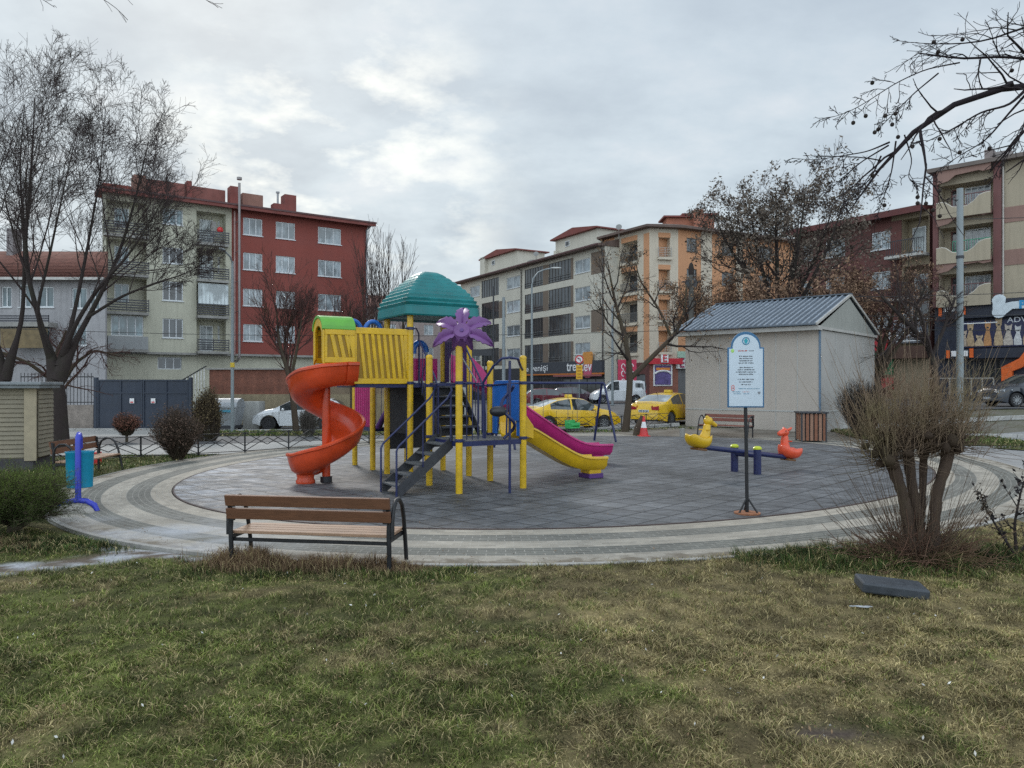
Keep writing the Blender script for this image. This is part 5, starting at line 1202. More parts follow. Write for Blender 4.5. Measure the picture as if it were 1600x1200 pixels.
bush('wide brown leafless bush by the paver path, behind the fence', -8.95, 19.9, .70, 1.38, 420, b_brown, (.15, .10, .075), 6000, 3, size=.022, stem=.10)
rbush = bush('small round reddish brown bush before the navy gate', -13.7, 26.4, .52, .78, 260, b_brown, (.22, .10, .07), 3400, 4, z0=.22, size=.026)
MB().tube([(0, 0, -.3), (0, 0, .25)], .05, 8).build('stem', b_brown, rbush, True)
bush('narrow tall brown hedge by the waste container', -11.1, 27.0, .42, 1.95, 420, b_brown, (.14, .105, .055), 7000, 5, size=.03, fan=.5, stem=.3)
bush('upright vase shaped bush at the gable wall of the shed', 13.3, 28.2, .95, 2.15, 520, b_dark, None, 0, 6, stem=.16, fan=.9, rad=.008)
bush('small twiggy bush behind the fence near the white car', -8.0, 29.2, .42, 1.25, 260, b_grey, None, 0, 7, stem=.14, rad=.008)
# low conifer at the left edge
rng = np.random.default_rng(8); cx, cy = -6.75, 10.0
root = thing('conifer_shrub', 'low spreading dark green conifer at the left edge of the lawn', 'shrub', (cx, cy, 0)); n = 520
a = rng.uniform(0, 2 * np.pi, n); e = rng.uniform(.02, 1.25, n); L = rng.uniform(.55, .88, n) * (1.0 - .16 * np.sin(e)); k = 6; st = np.stack([.05 * np.cos(a), .05 * np.sin(a), rng.uniform(.15, .42, n)], 1)
d = np.stack([np.cos(a) * np.cos(e), np.sin(a) * np.cos(e), np.sin(e) * .62], 1); d = unit(d); P = np.zeros((n, k, 3)); P[:, 0] = st; cur = st.copy()
for i in range(1, k): d = unit(d + rng.normal(size=d.shape) * .08 + np.array([0, 0, .03])); cur = cur + d * (L / (k - 1))[:, None]; P[:, i] = cur
B = Twigs(); B.add(P, .006 * (1 - .6 * np.linspace(0, 1, k))[None, :] * np.ones((n, 1)), 4)
c1 = grow(P, .005 * np.ones((n, k)), 8, .3, .98, 38, .28, 4, .03, .1, .6, rng); B.add(c1[0], np.maximum(c1[1], .0018), 3)
for q in ([(0, 0, -.05, .06), (.02, 0, .2, .05), (-.03, 0, .45, .03)], [(.0, .0, .05, .04), (.25, .05, .22, .03), (.5, .1, .35, .015)]):
    P_, R_ = trunkset(q); B.add(P_, R_, 8)
link('branches', B.mesh('branches', b_brown), root)
tips = c1[0][:, 1:].reshape(-1, 3); m_ = 130000; pk = tips[rng.integers(0, len(tips), m_)] + rng.normal(size=(m_, 3)) * .022
u = unit(rng.normal(size=(m_, 3)) + unit(pk) * 1.2); w = unit(np.cross(u, rng.normal(size=(m_, 3)))); s_ = rng.uniform(.012, .026, (m_, 1))
V = np.stack([pk - w * .0016, pk + w * .0016, pk + u * s_ + w * .0004, pk + u * s_ - w * .0004], 1).reshape(-1, 3)
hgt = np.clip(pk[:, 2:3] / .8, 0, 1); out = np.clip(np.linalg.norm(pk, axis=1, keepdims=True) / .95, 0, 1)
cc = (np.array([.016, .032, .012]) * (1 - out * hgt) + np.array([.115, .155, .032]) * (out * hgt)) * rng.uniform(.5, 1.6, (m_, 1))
link('needles', np_mesh('needles', V, np.arange(4 * m_).reshape(m_, 4), m_leafb, np.repeat(cc, 4, 0)), root)
# ================================================================== BUILDINGS
class Bld:
    """a house whose front runs from O to E (plan points, left to right as seen); local x along the front, local -y outwards"""
    def __init__(s, name, label, O, E, cat='building'):
        s.O = Vector(O); s.E = Vector(E); s.d = (s.E - s.O).normalized(); s.L = (s.E - s.O).length
        s.root = thing(name, label, cat, (O[0], O[1], 0), math.atan2(s.d.y, s.d.x)); s.cache = {}
    def s_(s, px, y=0.0):
        """distance along the front of the picture column px (y: set-back)"""
        k = (px - 800) / F; ox = s.O.x - s.d.y * y; oy = s.O.y + s.d.x * y
        return (k * oy - ox) / (s.d.x - k * s.d.y)
    def z_(s, px, py, y=0.0):
        t = s.s_(px, y); D = s.O.y + s.d.y * t + s.d.x * y; return EYE + (600 - py) * D / F
    def part(s, mb, name, mat, sm=False, parent=None, **kw): return mb.build(name, mat, parent or s.root, sm, **kw)
    def window(s, x0, x1, z0, z1, y=.0, n=2, fr=None, pane=None, dep=.10, sill=True, fw=.07, name='window', rows=1):
        fr = fr or m_pvc; pane = pane or p_curtain; w = x1 - x0; h = z1 - z0; key = (round(w, 2), round(h, 2), n, fr.name, pane.name, sill, rows)
        if key not in s.cache:
            mb = MB(); b = fw
            mb.box(0, w, -.03, .03, 0, b); mb.box(0, w, -.03, .03, h - b, h); mb.box(0, b, -.03, .03, b, h - b); mb.box(w - b, w, -.03, .03, b, h - b)
            for i in range(1, n): c = w * i / n; mb.box(c - b * .5, c + b * .5, -.028, .028, b, h - b)
            for i in range(1, rows): c = h * i / rows; mb.box(b, w - b, -.026, .026, c - b * .4, c + b * .4)
            if sill: mb.box(-.06, w + .06, -.18, -.03, -.06, -.002)
            pn = MB(); pn.quad((b, .012, b), (w - b, .012, b), (w - b, .012, h - b), (b, .012, h - b))
            s.cache[key] = (mb.mesh('window', fr), pn.mesh('pane', pane))
        a, p = s.cache[key]; o = link(name, a, s.root, (x0, y + dep, z0)); link('pane', p, o); return o
    def wall(s, x0, x1, z0, z1, holes=(), y=.0, mat=None, name='wall', back=None):
        """front wall with real openings; holes (x0,x1,z0,z1,depth) - depth>.3 get a rear wall (loggia)"""
        xs = sorted({x0, x1} | {v for h in holes for v in (h[0], h[1]) if x0 < v < x1}); zs = sorted({z0, z1} | {v for h in holes for v in (h[2], h[3]) if z0 < v < z1})
        mb = MB()
        for a, b in zip(xs[:-1], xs[1:]):
            for c, d in zip(zs[:-1], zs[1:]):
                mx = (a + b) / 2; mz = (c + d) / 2
                if any(h[0] < mx < h[1] and h[2] < mz < h[3] for h in holes): continue
                mb.quad((a, y, c), (b, y, c), (b, y, d), (a, y, d))
        for h in holes:
            a, b, c, d, t = h; mb.quad((a, y, c), (a, y + t, c), (a, y + t, d), (a, y, d)); mb.quad((b, y, c), (b, y, d), (b, y + t, d), (b, y + t, c)); mb.quad((a, y, c), (b, y, c), (b, y + t, c), (a, y + t, c)); mb.quad((a, y, d), (a, y + t, d), (b, y + t, d), (b, y, d))
            mb.quad((a, y + t, c), (b, y + t, c), (b, y + t, d), (a, y + t, d))
        return s.part(mb, name, mat, recalc=False)
    def core(s, x0, x1, y0, y1, z0, z1, mat, name='wall', sk=0):
        """side, rear and top of the block"""
        mb = MB(); xs_ = x0 + sk; mb.quad((x0, y0, z0), (x0, y0, z1), (xs_, y1, z1), (xs_, y1, z0)); mb.quad((x1, y0, z0), (x1, y1, z0), (x1, y1, z1), (x1, y0, z1)); mb.quad((xs_, y1, z0), (xs_, y1, z1), (x1, y1, z1), (x1, y1, z0)); mb.quad((x0, y0, z1), (x1, y0, z1), (x1, y1, z1), (xs_, y1, z1))
        return s.part(mb, name, mat)
    def box(s, name, mat, *a, bev=0, parent=None): return s.part(MB().box(*a), name, mat, bev=bev, parent=parent)
    def railing(s, x0, x1, z0, z1, y, nb=5, mat=None, posts=3, vertical=False, name='balcony_railing', th=.045):
        mb = MB(); mat = mat or m_rail
        if vertical:
            mb.box(x0, x1, y - .03, y + .03, z1 - .05, z1); mb.box(x0, x1, y - .02, y + .02, z0 + .05, z0 + .09); n = max(3, int((x1 - x0) / .14))
            for i in range(n + 1): c = x0 + (x1 - x0) * i / n; mb.box(c - .012, c + .012, y - .012, y + .012, z0, z1 - .05)
        else:
            for i in range(nb): c = z0 + (z1 - z0) * (i + .5) / nb; mb.box(x0, x1, y - .02, y + .02, c - th, c + th)
            for i in range(posts): c = x0 + (x1 - x0) * i / (posts - 1); mb.box(c - .025, c + .025, y + .02, y + .06, z0, z1)
        return s.part(mb, name, mat)
m_pvc = M('white_pvc', (.62, .64, .65), .4, .08, 5, dirt=.15)
m_rail = M('railing_dark', (.05, .05, .058), .5, .2, 5)
p_curtain = M_pane('pane_curtain', (.40, .45, .47), (.23, .27, .30), 6, spec=.8)
p_dark = M_pane('pane_dark', (.06, .07, .08), (.025, .028, .032), 2, spec=.9)
p_blue = M_pane('pane_blue', (.20, .30, .33), (.10, .14, .16), 4, spec=.8)
p_white = M_pane('pane_white_blind', (.55, .60, .60), (.42, .47, .48), 9, rough=.35)
m_cream = M('cream_render', (.50, .485, .385), .9, .10, .5, bmp=.15, streak=.35, dirt=.12)
m_redr = M('red_render', (.235, .062, .048), .9, .12, .4, bmp=.15, streak=.15)
m_redtrim = M('roof_red_brown', (.19, .055, .045), .8, .2, 1.5, streak=.3)
m_tile = M('red_tile', (.20, .085, .06), .85, .3, 3, dirt=.4, bmp=.3)
m_concr = M('raw_concrete', (.30, .29, .27), .9, .15, .8, streak=.5, dirt=.3, bmp=.2)
m_dgrey = M('balcony_grey', (.20, .195, .18), .9, .12, 1)  # plain grey render, not assigned to any part

# ---- red and cream apartment block
A = Bld('apartment_block', 'apartment block, cream left and brick red right, with long grey flue pipe', (-30.2, 54.8), (-13.0, 66.7))
S = A.s_; L = A.L; ZE = 16.25; ZB = 4.45
row = lambda px, y: A.z_(px, y)
xa, xb, xc, xd = S(160), S(232), S(306), S(362)
fl = [13.1, 10.2, 7.35, 4.55]                # balcony floors
holes = []
for i, z in enumerate(fl[:3]): holes.append((xa + .25, xb - .12, z + .10, z + 2.65, 1.1))
holes.append((xa + .55, xb - .35, fl[3] + 1.1, fl[3] + 2.62, .1)); 
cw = [(S(254), S(286))]; wz = [(14.4, 15.6), (row(270, 412), row(270, 387)), (row(270, 470), row(270, 440)), (row(270, 528), row(270, 498))]
for a, b in cw: holes += [(a, b, c, d, .16) for c, d in wz]
for z in fl: holes.append((xc + .05, xd - .45, z + .10, z + 2.62, 1.1))
A.wall(xa, xd, ZB, ZE, holes, mat=m_cream, name='cream_wall')
rw = [(S(380), S(410)), (S(431), S(461)), (S(497), S(533))]; rz = [(14.25, 15.65), (11.4, 12.8), (8.45, 9.85), (5.55, 6.95)]
holes = [(a, b, c, d, .14) for a, b in rw for c, d in rz]
A.wall(xd, L, ZB, ZE, holes, mat=m_redr, name='red_wall')
for a, b in rw:
    for c, d in rz: A.window(a, b, c, d, n=3, pane=p_curtain)
for c, d in wz: A.window(cw[0][0], cw[0][1], c, d, n=3, pane=p_dark if c < 14 else p_blue)
A.wall(xa - .3, L - .5, -.3, ZB, [(S(248), S(286), row(270, 577), row(270, 558), .2)], y=.5, mat=m_cream, name='base_wall')
A.window(S(248), S(286), row(270, 577), row(270, 558), y=.55, n=3, pane=p_dark, sill=False)
A.core(xa, L, .5, 12, -.3, ZB, m_cream, sk=1.5); A.core(xa, xd, 0, 12, ZB, ZE, m_cream, sk=1.5); A.core(xd, L, 0, 12, ZB, ZE, m_redr)
A.part(MB().quad((xa, 0, ZB), (L, 0, ZB), (L, .6, ZB), (xa, .6, ZB)), 'soffit', m_concr)
A.box('band', m_concr, xa, L, -.04, .0, ZB - .12, ZB + .05)
for z in fl:   # left and right balconies
    for (x0, x1, out) in ((xa + .05, xb - .05, .55), (xc + .0, xd - .38, .75)):
        A.box('balcony_slab', m_concr, x0, x1, -out, .0, z - .12, z + .08)
        if z == fl[3] and x0 < xb - 1: continue
        A.railing(x0, x1, z + .12, z + 1.05, -out + .03, 5)
        A.railing  # front only
for z in fl[:3]: A.window(xa + .9, xb - 1.2, z + .9, z + 2.3, y=.98, n=2, pane=p_blue, sill=False)
A.window(xa + .55, xb - .35, fl[3] + 1.1, fl[3] + 2.62, y=-.02, n=4, pane=p_blue, sill=False, name='glazed_balcony'); A.box('parapet', M('pale_grey_render', (.33, .34, .34), .85, .1, 1, streak=.3), xa + .3, xb - .1, -.55, -.01, fl[3] + .09, fl[3] + 1.06)
for z in (fl[0], fl[1], fl[3]): A.window(xc + .5, xc + 1.5, z + .15, z + 2.2, y=.98, n=2, pane=p_white, sill=False); A.window(xc + 1.9, xd - .7, z + .9, z + 2.2, y=.98, n=2, pane=p_white, sill=False)
A.window(xc + .04, xd - .42, fl[2] + .95, fl[2] + 2.6, y=-.75, n=8, fr=M('thin_alu', (.45, .48, .48), .5), pane=p_white, sill=False, fw=.03, name='glazed_balcony')
# eaves, roof and rooftop pieces
A.part(MB().prism([(-1.0, ZE - .18), (-1.0, ZE + .12), (-.9, ZE + .2), (.3, ZE + .38), (2.2, ZE + .38), (2.2, ZE), (.1, ZE)], (xa - .3, 0, 0), (0, 1, 0), (0, 0, 1), (L + .7 - xa, 0, 0)), 'roof', m_redtrim)
A.part(MB().box(xa - .5, L + .45, -1.06, -1.0, ZE + .06, ZE + .20), 'gutter', M('gutter_dark', (.09, .04, .038), .6))
rp = lambda n, p0, p1, yt, yb, y0=.6, y1=3, m=m_redtrim: A.box(n, m, S(p0, y0), S(p1, y0), y0, y1, ZE + .3, A.z_(p0, yt, y0))
rp('roof_parapet', 160, 205, 285, 0, .1, 2.5, m_redr); rp('chimney', 209, 228, 272, 0, 1, 2.4, M('chimney_brick', (.23, .12, .09), .9, .2, 3, dirt=.3)); rp('attic', 229, 290, 279, 0, 1.5, 6, M('attic_red', (.22, .085, .07), .85, .2, 2, streak=.3)); rp('attic', 291, 352, 289, 0, 2.0, 6, M('attic_red', (.22, .085, .07)))
rp('chimney', 292, 300, 282, 0, 1.2, 2); rp('chimney', 360, 373, 290, 0, .8, 1.8); rp('attic', 379, 411, 301, 0, 1.5, 4.5, M('attic_brown', (.25, .13, .10), .85, .2, 2, streak=.3)); rp('chimney', 428, 445, 317, 0, .7, 1.6); rp('chimney', 445, 463, 303, 0, .7, 1.8)
mb = MB(); x = S(434, .9); mb.tube([(x, .9, ZE), (x, .9, ZE + 2.0)], .09, 8); mb.tube([(x, .9, ZE + 2.0), (x, .9, ZE + 2.12)], .16, 8); A.part(mb, 'vent_pipe', m_grey, True)
m_flue = M('flue_metal', (.24, .215, .21), .4, .15, 2, metal=.4)
x = S(374, -1.25); mb = MB(); mb.tube([(x, -1.25, 4.2), (x, -1.25, A.z_(374, 286, -1.25))], .10, 12); z = A.z_(374, 281, -1.25); mb.tube([(x, -1.25, z), (x, -1.25, z + .2)], .2, 12); mb.tube([(x, -1.25, 4.2), (x, -.6, 3.9), (x, 0, 3.9)], .12, 8)
for k in range(5): mb.tube([(x, -1.25, 5.5 + k * 2.4), (x, -.0, 5.5 + k * 2.4)], .03, 6)
A.part(mb, 'flue_pipe', m_flue, True)
x = S(366); A.part(MB().tube([(x, -.12, 4.4), (x, -.12, ZE - .2)], .07, 8), 'downpipe', M('pipe_pinkish', (.38, .24, .22), .5), True)
x = L + .02; A.part(MB().tube([(x - .12, -.12, 3), (x - .12, -.12, ZE - .4), (x + .1, -.9, ZE + .0)], .08, 8), 'downpipe', m_grey, True)
A.part(MB().tube([(S(365, -.7), -.72, fl[3]), (S(365, -.7), -.72, fl[2] + 1)], .03, 6), 'wire_conduit', m_grey)
MBp = MB(); MBp.ball((xd - 1.0, -.45, fl[0] + 1.2), .25, 8, 6); A.part(MBp, 'flower_pot', m_red, True)
A.part(MB().box(xd - 1.6, xd - 1.2, -.1, .2, fl[0] + .8, fl[0] + 1.9), 'cupboard', m_concr)
# ---- long pitched tiled house at the left edge
B = Bld('terraced_house', 'low pale house with long red tiled roof behind the tall bare tree', (-40, 48.0), (-26.4, 48.2))
zt = 8.9; hol = [(B.s_(px0), B.s_(px1), B.z_(100, y1), B.z_(100, y0), .14) for px0, px1, y0, y1 in ((30, 48, 445, 480), (105, 135, 505, 540), (112, 136, 450, 482), (8, 22, 508, 540), (55, 78, 508, 538), (60, 84, 448, 480), (2, 18, 448, 480), (140, 156, 452, 484))]
m_whiter = M('pale_render', (.35, .34, .345), .9, .12, .7, streak=.45, dirt=.3)
B.wall(0, B.L, -.2, zt, hol, mat=m_whiter); [B.window(h[0], h[1], h[2], h[3], n=2, pane=p_blue) for h in hol]
B.core(0, B.L, 0, .2, -.2, zt, m_whiter)
B.part(MB().quad((B.L, .2, -.2), (B.L - 4.9, 9, -.2), (B.L - 4.9, 9, zt), (B.L, .2, zt)).quad((B.L - 4.9, 9, -.2), (0, 9, -.2), (0, 9, zt), (B.L - 4.9, 9, zt)), 'wall', m_whiter)
mb = MB(); mb.quad((-.5, -.7, zt - .05), (B.L + .3, -.7, zt - .05), (B.L - 2.2, 4.5, 11.45), (-.5, 4.5, 11.45)); mb.quad((-.5, 9.5, zt), (B.L - 4.8, 9.5, zt), (B.L - 2.2, 4.5, 11.45), (-.5, 4.5, 11.45)); mb.quad((B.L + .3, -.7, zt - .05), (B.L - 4.8, 9.5, zt), (B.L - 2.2, 4.5, 11.45))
B.part(mb, 'roof', m_tile)
mb = MB()
for i in range(18): t = i / 18; mb.box(-.5, B.L + .25 - 2.5 * t, -.72 + 5.2 * t, -.60 + 5.2 * t, zt + .01 + 2.48 * t, zt + .05 + 2.48 * t)
B.part(mb, 'tile_courses', M('tile_edge', (.12, .05, .04), .9)); B.box('gutter', M('cream_gutter', (.45, .43, .40), .6), -.5, B.L + .3, -.85, -.7, zt - .2, zt - .03)
B.box('chimney', M('chimney_grey', (.22, .2, .2), .9), B.s_(16, 4), B.s_(26, 4), 3.6, 4.6, 10.8, 12.9)
B.box('balcony_slab', m_concr, 0, B.s_(90), -1.0, 0, B.z_(60, 512), B.z_(60, 505)); B.box('awning', M('ochre_awning', (.17, .125, .065), .8, .3), B.s_(20), B.s_(88), -1.2, -.9, B.z_(60, 545), B.z_(60, 515))
B.railing(0, B.s_(90), B.z_(60, 505), B.z_(60, 494), -1.0, 3)

# ---- grey and cream long block in the middle
m_creamw = M('warm_white_render', (.56, .53, .45), .9, .08, .5, streak=.3, dirt=.1); m_taupe = M('taupe_render', (.17, .13, .10), .9, .1, .6); m_win = M('alu_brown', (.10, .085, .075), .5)
C = Bld('apartment_block', 'long cream and grey four storey block with glazed balconies over dark fronted shops', (-6.97, 101.0), (9.12, 73.0)); S = C.s_
ZC = 15.7; r0 = [(405, 426), (448.6, 470), (493.6, 513), (535.6, 553.7)]; rz = [(C.z_(910, b), C.z_(910, a)) for a, b in r0]
gl = [(C.z_(875, b), C.z_(875, a)) for a, b in ((413, 440), (455, 482), (497, 524), (540, 567))]
wins = [(734.5, 749.5), (791.5, 812.5), (898, 922)]; hol = []
for a, b in wins:
    hol += [(S(a), S(b), z0, z1, .14) for z0, z1 in rz]
bal = [(752.5, 779.5), (820, 848.5), (857.5, 892)]
for a, b in bal: hol += [(S(a), S(b), z0 - .0, z1 + .35, .5) for z0, z1 in gl]
C.wall(0, C.L, 3.9, ZC, hol, mat=m_creamw)
for a, b in wins: [C.window(S(a), S(b), z0, z1, n=2, pane=p_curtain) for z0, z1 in rz]
for j, (a, b) in enumerate(bal):
    for i, (z0, z1) in enumerate(gl):
        C.window(S(a), S(b), z0, z1 + .35, n=7, rows=1, fr=m_win, pane=p_dark, sill=False, fw=.05, dep=.06, name='glazed_balcony')
        if j: C.railing(S(a), S(b), z0 - .02, z0 + .75, -.03, 3, mat=M('rail_grey', (.16, .16, .16), .5), th=.02)
for z0, z1 in gl:
    C.box('taupe_panel', m_taupe, S(848.7), S(857.3), -.03, .0, z0, z1 + .35); C.box('taupe_panel', m_taupe, S(892.2), S(896), -.03, 0, z0, z1 + .35)
for i in (0, 2): C.box('taupe_panel', m_taupe, S(924), S(945), -.03, 0, gl[i][0] + .0, gl[i][1] + .35)
for i in (1, 3): C.box('taupe_panel', m_taupe, S(780), S(790), -.03, 0, gl[i][0], gl[i][1] + .2); C.box('taupe_panel', m_taupe, S(722), S(751), -.03, 0, gl[i][0], rz[i][0] - .1)
C.wall(0, C.L, -.3, 3.9, [(S(830), S(943), .6, 2.6, .4)], mat=M('shop_dark', (.035, .037, .043), .6), name='shop_front', y=.02)
C.window(S(832), S(942), .6, 2.6, y=.1, n=9, fr=m_win, pane=p_dark, sill=False, name='shop_window')
C.core(0, C.L, 0, 11, -.3, ZC, m_creamw)
C.part(MB().prism([(-.9, ZC - .1), (-.9, ZC + .12), (5.5, ZC + 1.7), (12, ZC + .1), (12, ZC - .05), (0, ZC - .05)], (-.5, 0, 0), (0, 1, 0), (0, 0, 1), (C.L + .6, 0, 0)), 'roof', M('roof_brown', (.13, .09, .075), .85, .2, 1.5)); C.box('gutter', M('gutter_dark', (.09, .04, .038), .6), -.5, C.L + .1, -1.0, -.9, ZC - .02, ZC + .14)
for p0, p1, yt, m in ((755, 812, 405, m_creamw), (868, 940, 374, m_creamw)):
    z = C.z_(p0, yt, 2.0) - .2; x0, x1 = S(p0, 2), S(p1, 2) - .6; C.box('attic', m, x0, x1, 2.0, 6, ZC, z); C.part(MB().prism([(x0 - .4, z), (x1 + .4, z), (x1 + .4, z + .14), ((x0 + x1) / 2, z + .75), (x0 - .4, z + .14)], (0, 1.5, 0), (1, 0, 0), (0, 0, 1), (0, 5, 0)), 'attic_roof', m_redtrim)
    C.window((x0 + x1) / 2 - 2.0, (x0 + x1) / 2 - 1.2, z - 1.0, z - .4, y=1.86, n=1, pane=p_dark, sill=False)
C.box('chimney', m_creamw, S(750, 1.5), S(757, 1.5), 1.5, 2.3, ZC, C.z_(750, 403, 1.5)); C.box('chimney', m_creamw, S(865, 1.5), S(869, 1.5), 1.5, 2.1, ZC, C.z_(866, 392, 1.5)); C.box('chimney', m_concr, S(824, 1.2), S(832, 1.2), 1.2, 2, ZC, C.z_(826, 407, 1.2))
for px in (815.5, 943): C.part(MB().tube([(S(px), -.12, 3.9), (S(px), -.12, ZC - .4), (S(px), -.8, ZC)], .07, 6), 'downpipe', M('pipe_dark', (.08, .07, .065), .5), True)
zb0, zb1 = C.z_(880, 583.5), C.z_(880, 565.5)
sg = C.box('shop_sign', M('sign_charcoal', (.045, .05, .062), .5, .1), S(819), S(945), -.35, -.02, zb0, zb1)
C.box('shop_trim', M('sign_orange', (.50, .16, .03), .5), S(819), S(945), -.34, -.04, zb0 - .16, zb0 - .005); C.box('shop_trim', M('sign_pinkish', (.30, .10, .10), .6), S(870), S(945), -.5, -.35, zb0 - .35, zb0 - .18)
wt = M('sign_lettering_white', (.8, .8, .8), .5); zc = (zb0 + zb1) / 2
lettering('yenişi', 1.0, wt, sg, S(847), -.36, zc, sx=1.5); lettering('e', .8, wt, sg, S(828), -.36, zc - .05, sx=1.8)
x = S(922.5); MB().prism([(-.85, 1.25), (-.7, 1.5), (.7, 1.5), (.85, 1.25), (.78, .25), (-.78, .25)], (x, -.37, zc), (1, 0, 0), (0, 0, 1), (0, .06, 0)).build('logo_shape', M('logo_orange', (.62, .27, .06), .6, .1), sg); MB().prism([(-.78, .245), (.78, .245), (.62, -.95), (.3, -1.1), (-.3, -1.1), (-.62, -.95)], (x, -.37, zc), (1, 0, 0), (0, 0, 1), (0, .06, 0)).build('logo_shape', M('logo_pink', (.50, .10, .17), .6, .1), sg)
lettering('trend', 1.45, wt, sg, S(903.5), -.36, zc + .05, bold=.015, sx=1.0); lettering('ev', 1.45, wt, sg, S(923), -.385, zc + .0, bold=.015, sx=1.0)
# ---- orange corner house
m_oran = M('orange_render', (.56, .285, .15), .9, .08, .5, streak=.2); m_crem2 = M('pale_cream_render', (.56, .49, .39), .9, .06, .5, streak=.25)
OZ = 16.75
def corner(name_pts):
    pass
D1 = Bld('corner_house', 'orange and cream corner house with railed loggias above a red fronted shop', (9.45, 75.8), (12.97, 70.0)); S = D1.s_
rows_ = [(378, 410), (425, 458), (471, 505), (519, 552)]
def bays(Bd, px0, px1, zs, matr, dep=1.0, vertical=True, rail=True):
    return [(Bd.s_(px0), Bd.s_(px1), z0, z1, dep) for z0, z1 in zs]
zz = [(D1.z_(983, b), D1.z_(983, a)) for a, b in rows_]
hol = bays(D1, 971, 996, zz, None); D1.wall(0, D1.L, 4.1, OZ, hol, mat=m_crem2)
D1.box('orange_panel', m_oran, -.02, S(960), -.03, 0, 4.1, OZ); D1.box('orange_panel', m_oran, S(1006), S(1014.5), -.03, 0, 4.3, OZ - .4)
for z0, z1 in zz:
    D1.window(S(973), S(994), z0 + .2, z1 - .2, y=.85, n=3, fr=m_win, pane=p_dark, sill=False); D1.railing(S(971), S(996), z0, z0 + .95, -.12, vertical=True, mat=M('rail_grey', (.16, .16, .16), .5)); D1.box('orange_panel', m_oran, S(971), S(996), -.02, 0, z1, z1 + .5)
    D1.box('balcony_slab', m_crem2, S(969), S(998), -.25, 0, z0 - .28, z0 - .02)
def block(Bd, y1, z0=-.3, z1=OZ, mat=m_crem2): Bd.core(0, Bd.L, 0, y1, z0, z1, mat)
block(D1, 5, mat=m_oran); D1.wall(0, D1.L, -.3, 4.1, [(.8, D1.L - .6, .3, 3.0, .4)], mat=M('shop_brown', (.12, .045, .04), .8), name='shop_front')
D1.window(.9, D1.L - .7, .3, 3.0, y=.15, n=2, fr=m_win, pane=p_dark, sill=False, name='shop_window')
def sub(Bd2, Bd): 
    """hang a second front of the same house below the first one's root"""
    r = Bd2.root; Mw = Matrix.Translation(r.location) @ Matrix.Rotation(r.rotation_euler.z, 4, 'Z'); P_ = Matrix.Translation(Bd.root.location) @ Matrix.Rotation(Bd.root.rotation_euler.z, 4, 'Z')
    for ch in [o for o in bpy.data.objects if o.parent == r]: 
        ch.parent = Bd.root; ch.matrix_parent_inverse = P_.inverted() @ Mw
    bpy.data.objects.remove(r)
D2 = Bld('front', 'x', (12.97, 70.0), (15.8, 70.6)); S = D2.s_
zz2 = [(D2.z_(1038, b), D2.z_(1038, a)) for a, b in ((371, 402), (421, 454), (468, 500), (517, 550))]
hol = bays(D2, 1029, 1047, zz2, None, .9); D2.wall(0, D2.L, 4.1, OZ, hol, mat=m_crem2)
for z0, z1 in zz2:
    D2.window(S(1030), S(1046), z0 + .1, z1 - .1, y=.75, n=2, fr=m_win, pane=p_dark, sill=False); D2.railing(S(1028), S(1048), z0, z0 + .95, -.2, vertical=False, nb=6, th=.015, mat=M('rail_pale', (.4, .38, .35), .5)); D2.box('orange_panel', m_oran, S(1028.5), S(1047.5), -.02, 0, z1, z1 + .45)
    D2.box('balcony_slab', m_crem2, S(1027), S(1049), -.3, 0, z0 - .25, z0 - .02)
D2.wall(0, D2.L, -.3, 4.1, [], mat=M('shop_brick', (.25, .10, .07), .8, .2, 3), name='shop_front')
D2.window(S(1020.5), S(1050), D2.z_(1035, 603), D2.z_(1035, 569), y=-.15, n=1, fr=wt, pane=p_blue, sill=False, fw=.14, name='shop_window')
mb = MB(); z = D2.z_(1035, 586); x = S(1035)
D2.part(MB().box(S(1023), S(1047), -.16, -.1, z - .9, z + .9), 'window_poster', M('poster_violet', (.12, .09, .25), .5, .5, 3))
D2.part(MB().tube([(x + .8 * math.cos(a), -.17, z + .05 + .35 * math.sin(a)) for a in np.linspace(.2, math.pi - .2, 12)], .1, 6), 'window_poster', M('poster_white', (.7, .7, .7), .5)); D2.part(MB().box(x - .7, x + .7, -.18, -.165, z + .45, z + .7), 'window_poster', M('poster_orange', (.7, .25, .05), .5))
zr0, zr1 = D2.z_(1035, 569), D2.z_(1035, 560); m_sred = M('shop_red', (.52, .03, .045), .45, .1, 2)
rs = D2.box('shop_sign', m_sred, -.3, D2.L + .3, -.4, 0, zr0, zr1); D2.box('logo_sign', wt, S(1030), S(1041), -.5, -.41, D2.z_(1035, 566.5), D2.z_(1035, 554.5), parent=rs)
lettering('E', .95, m_sred, rs, S(1035.5), -.52, D2.z_(1035, 560.5), bold=.02)
D2.core(0, D2.L, 0, 5, -.3, OZ, m_crem2); sub(D2, D1)
D3 = Bld('front', 'x', (15.8, 70.6), (31.7, 79.0)); S = D3.s_
zz3 = [(D3.z_(1080, b), D3.z_(1080, a)) for a, b in ((372, 393), (420, 442), (468, 490), (516, 540))]
hol = [(S(a), S(b), z0, z1, .14) for a, b in ((1073, 1089), (1128, 1146), (1185, 1205)) for z0, z1 in zz3]
D3.wall(0, D3.L, 4.1, OZ, hol, mat=m_oran); [D3.window(h[0], h[1], h[2], h[3], n=2, fr=m_win, pane=p_dark) for h in hol]
D3.box('cream_panel', m_crem2, S(1095), S(1112), -.05, 0, 4.1, OZ); D3.box('cream_panel', m_crem2, S(1150), S(1160), -.05, 0, 4.1, OZ)
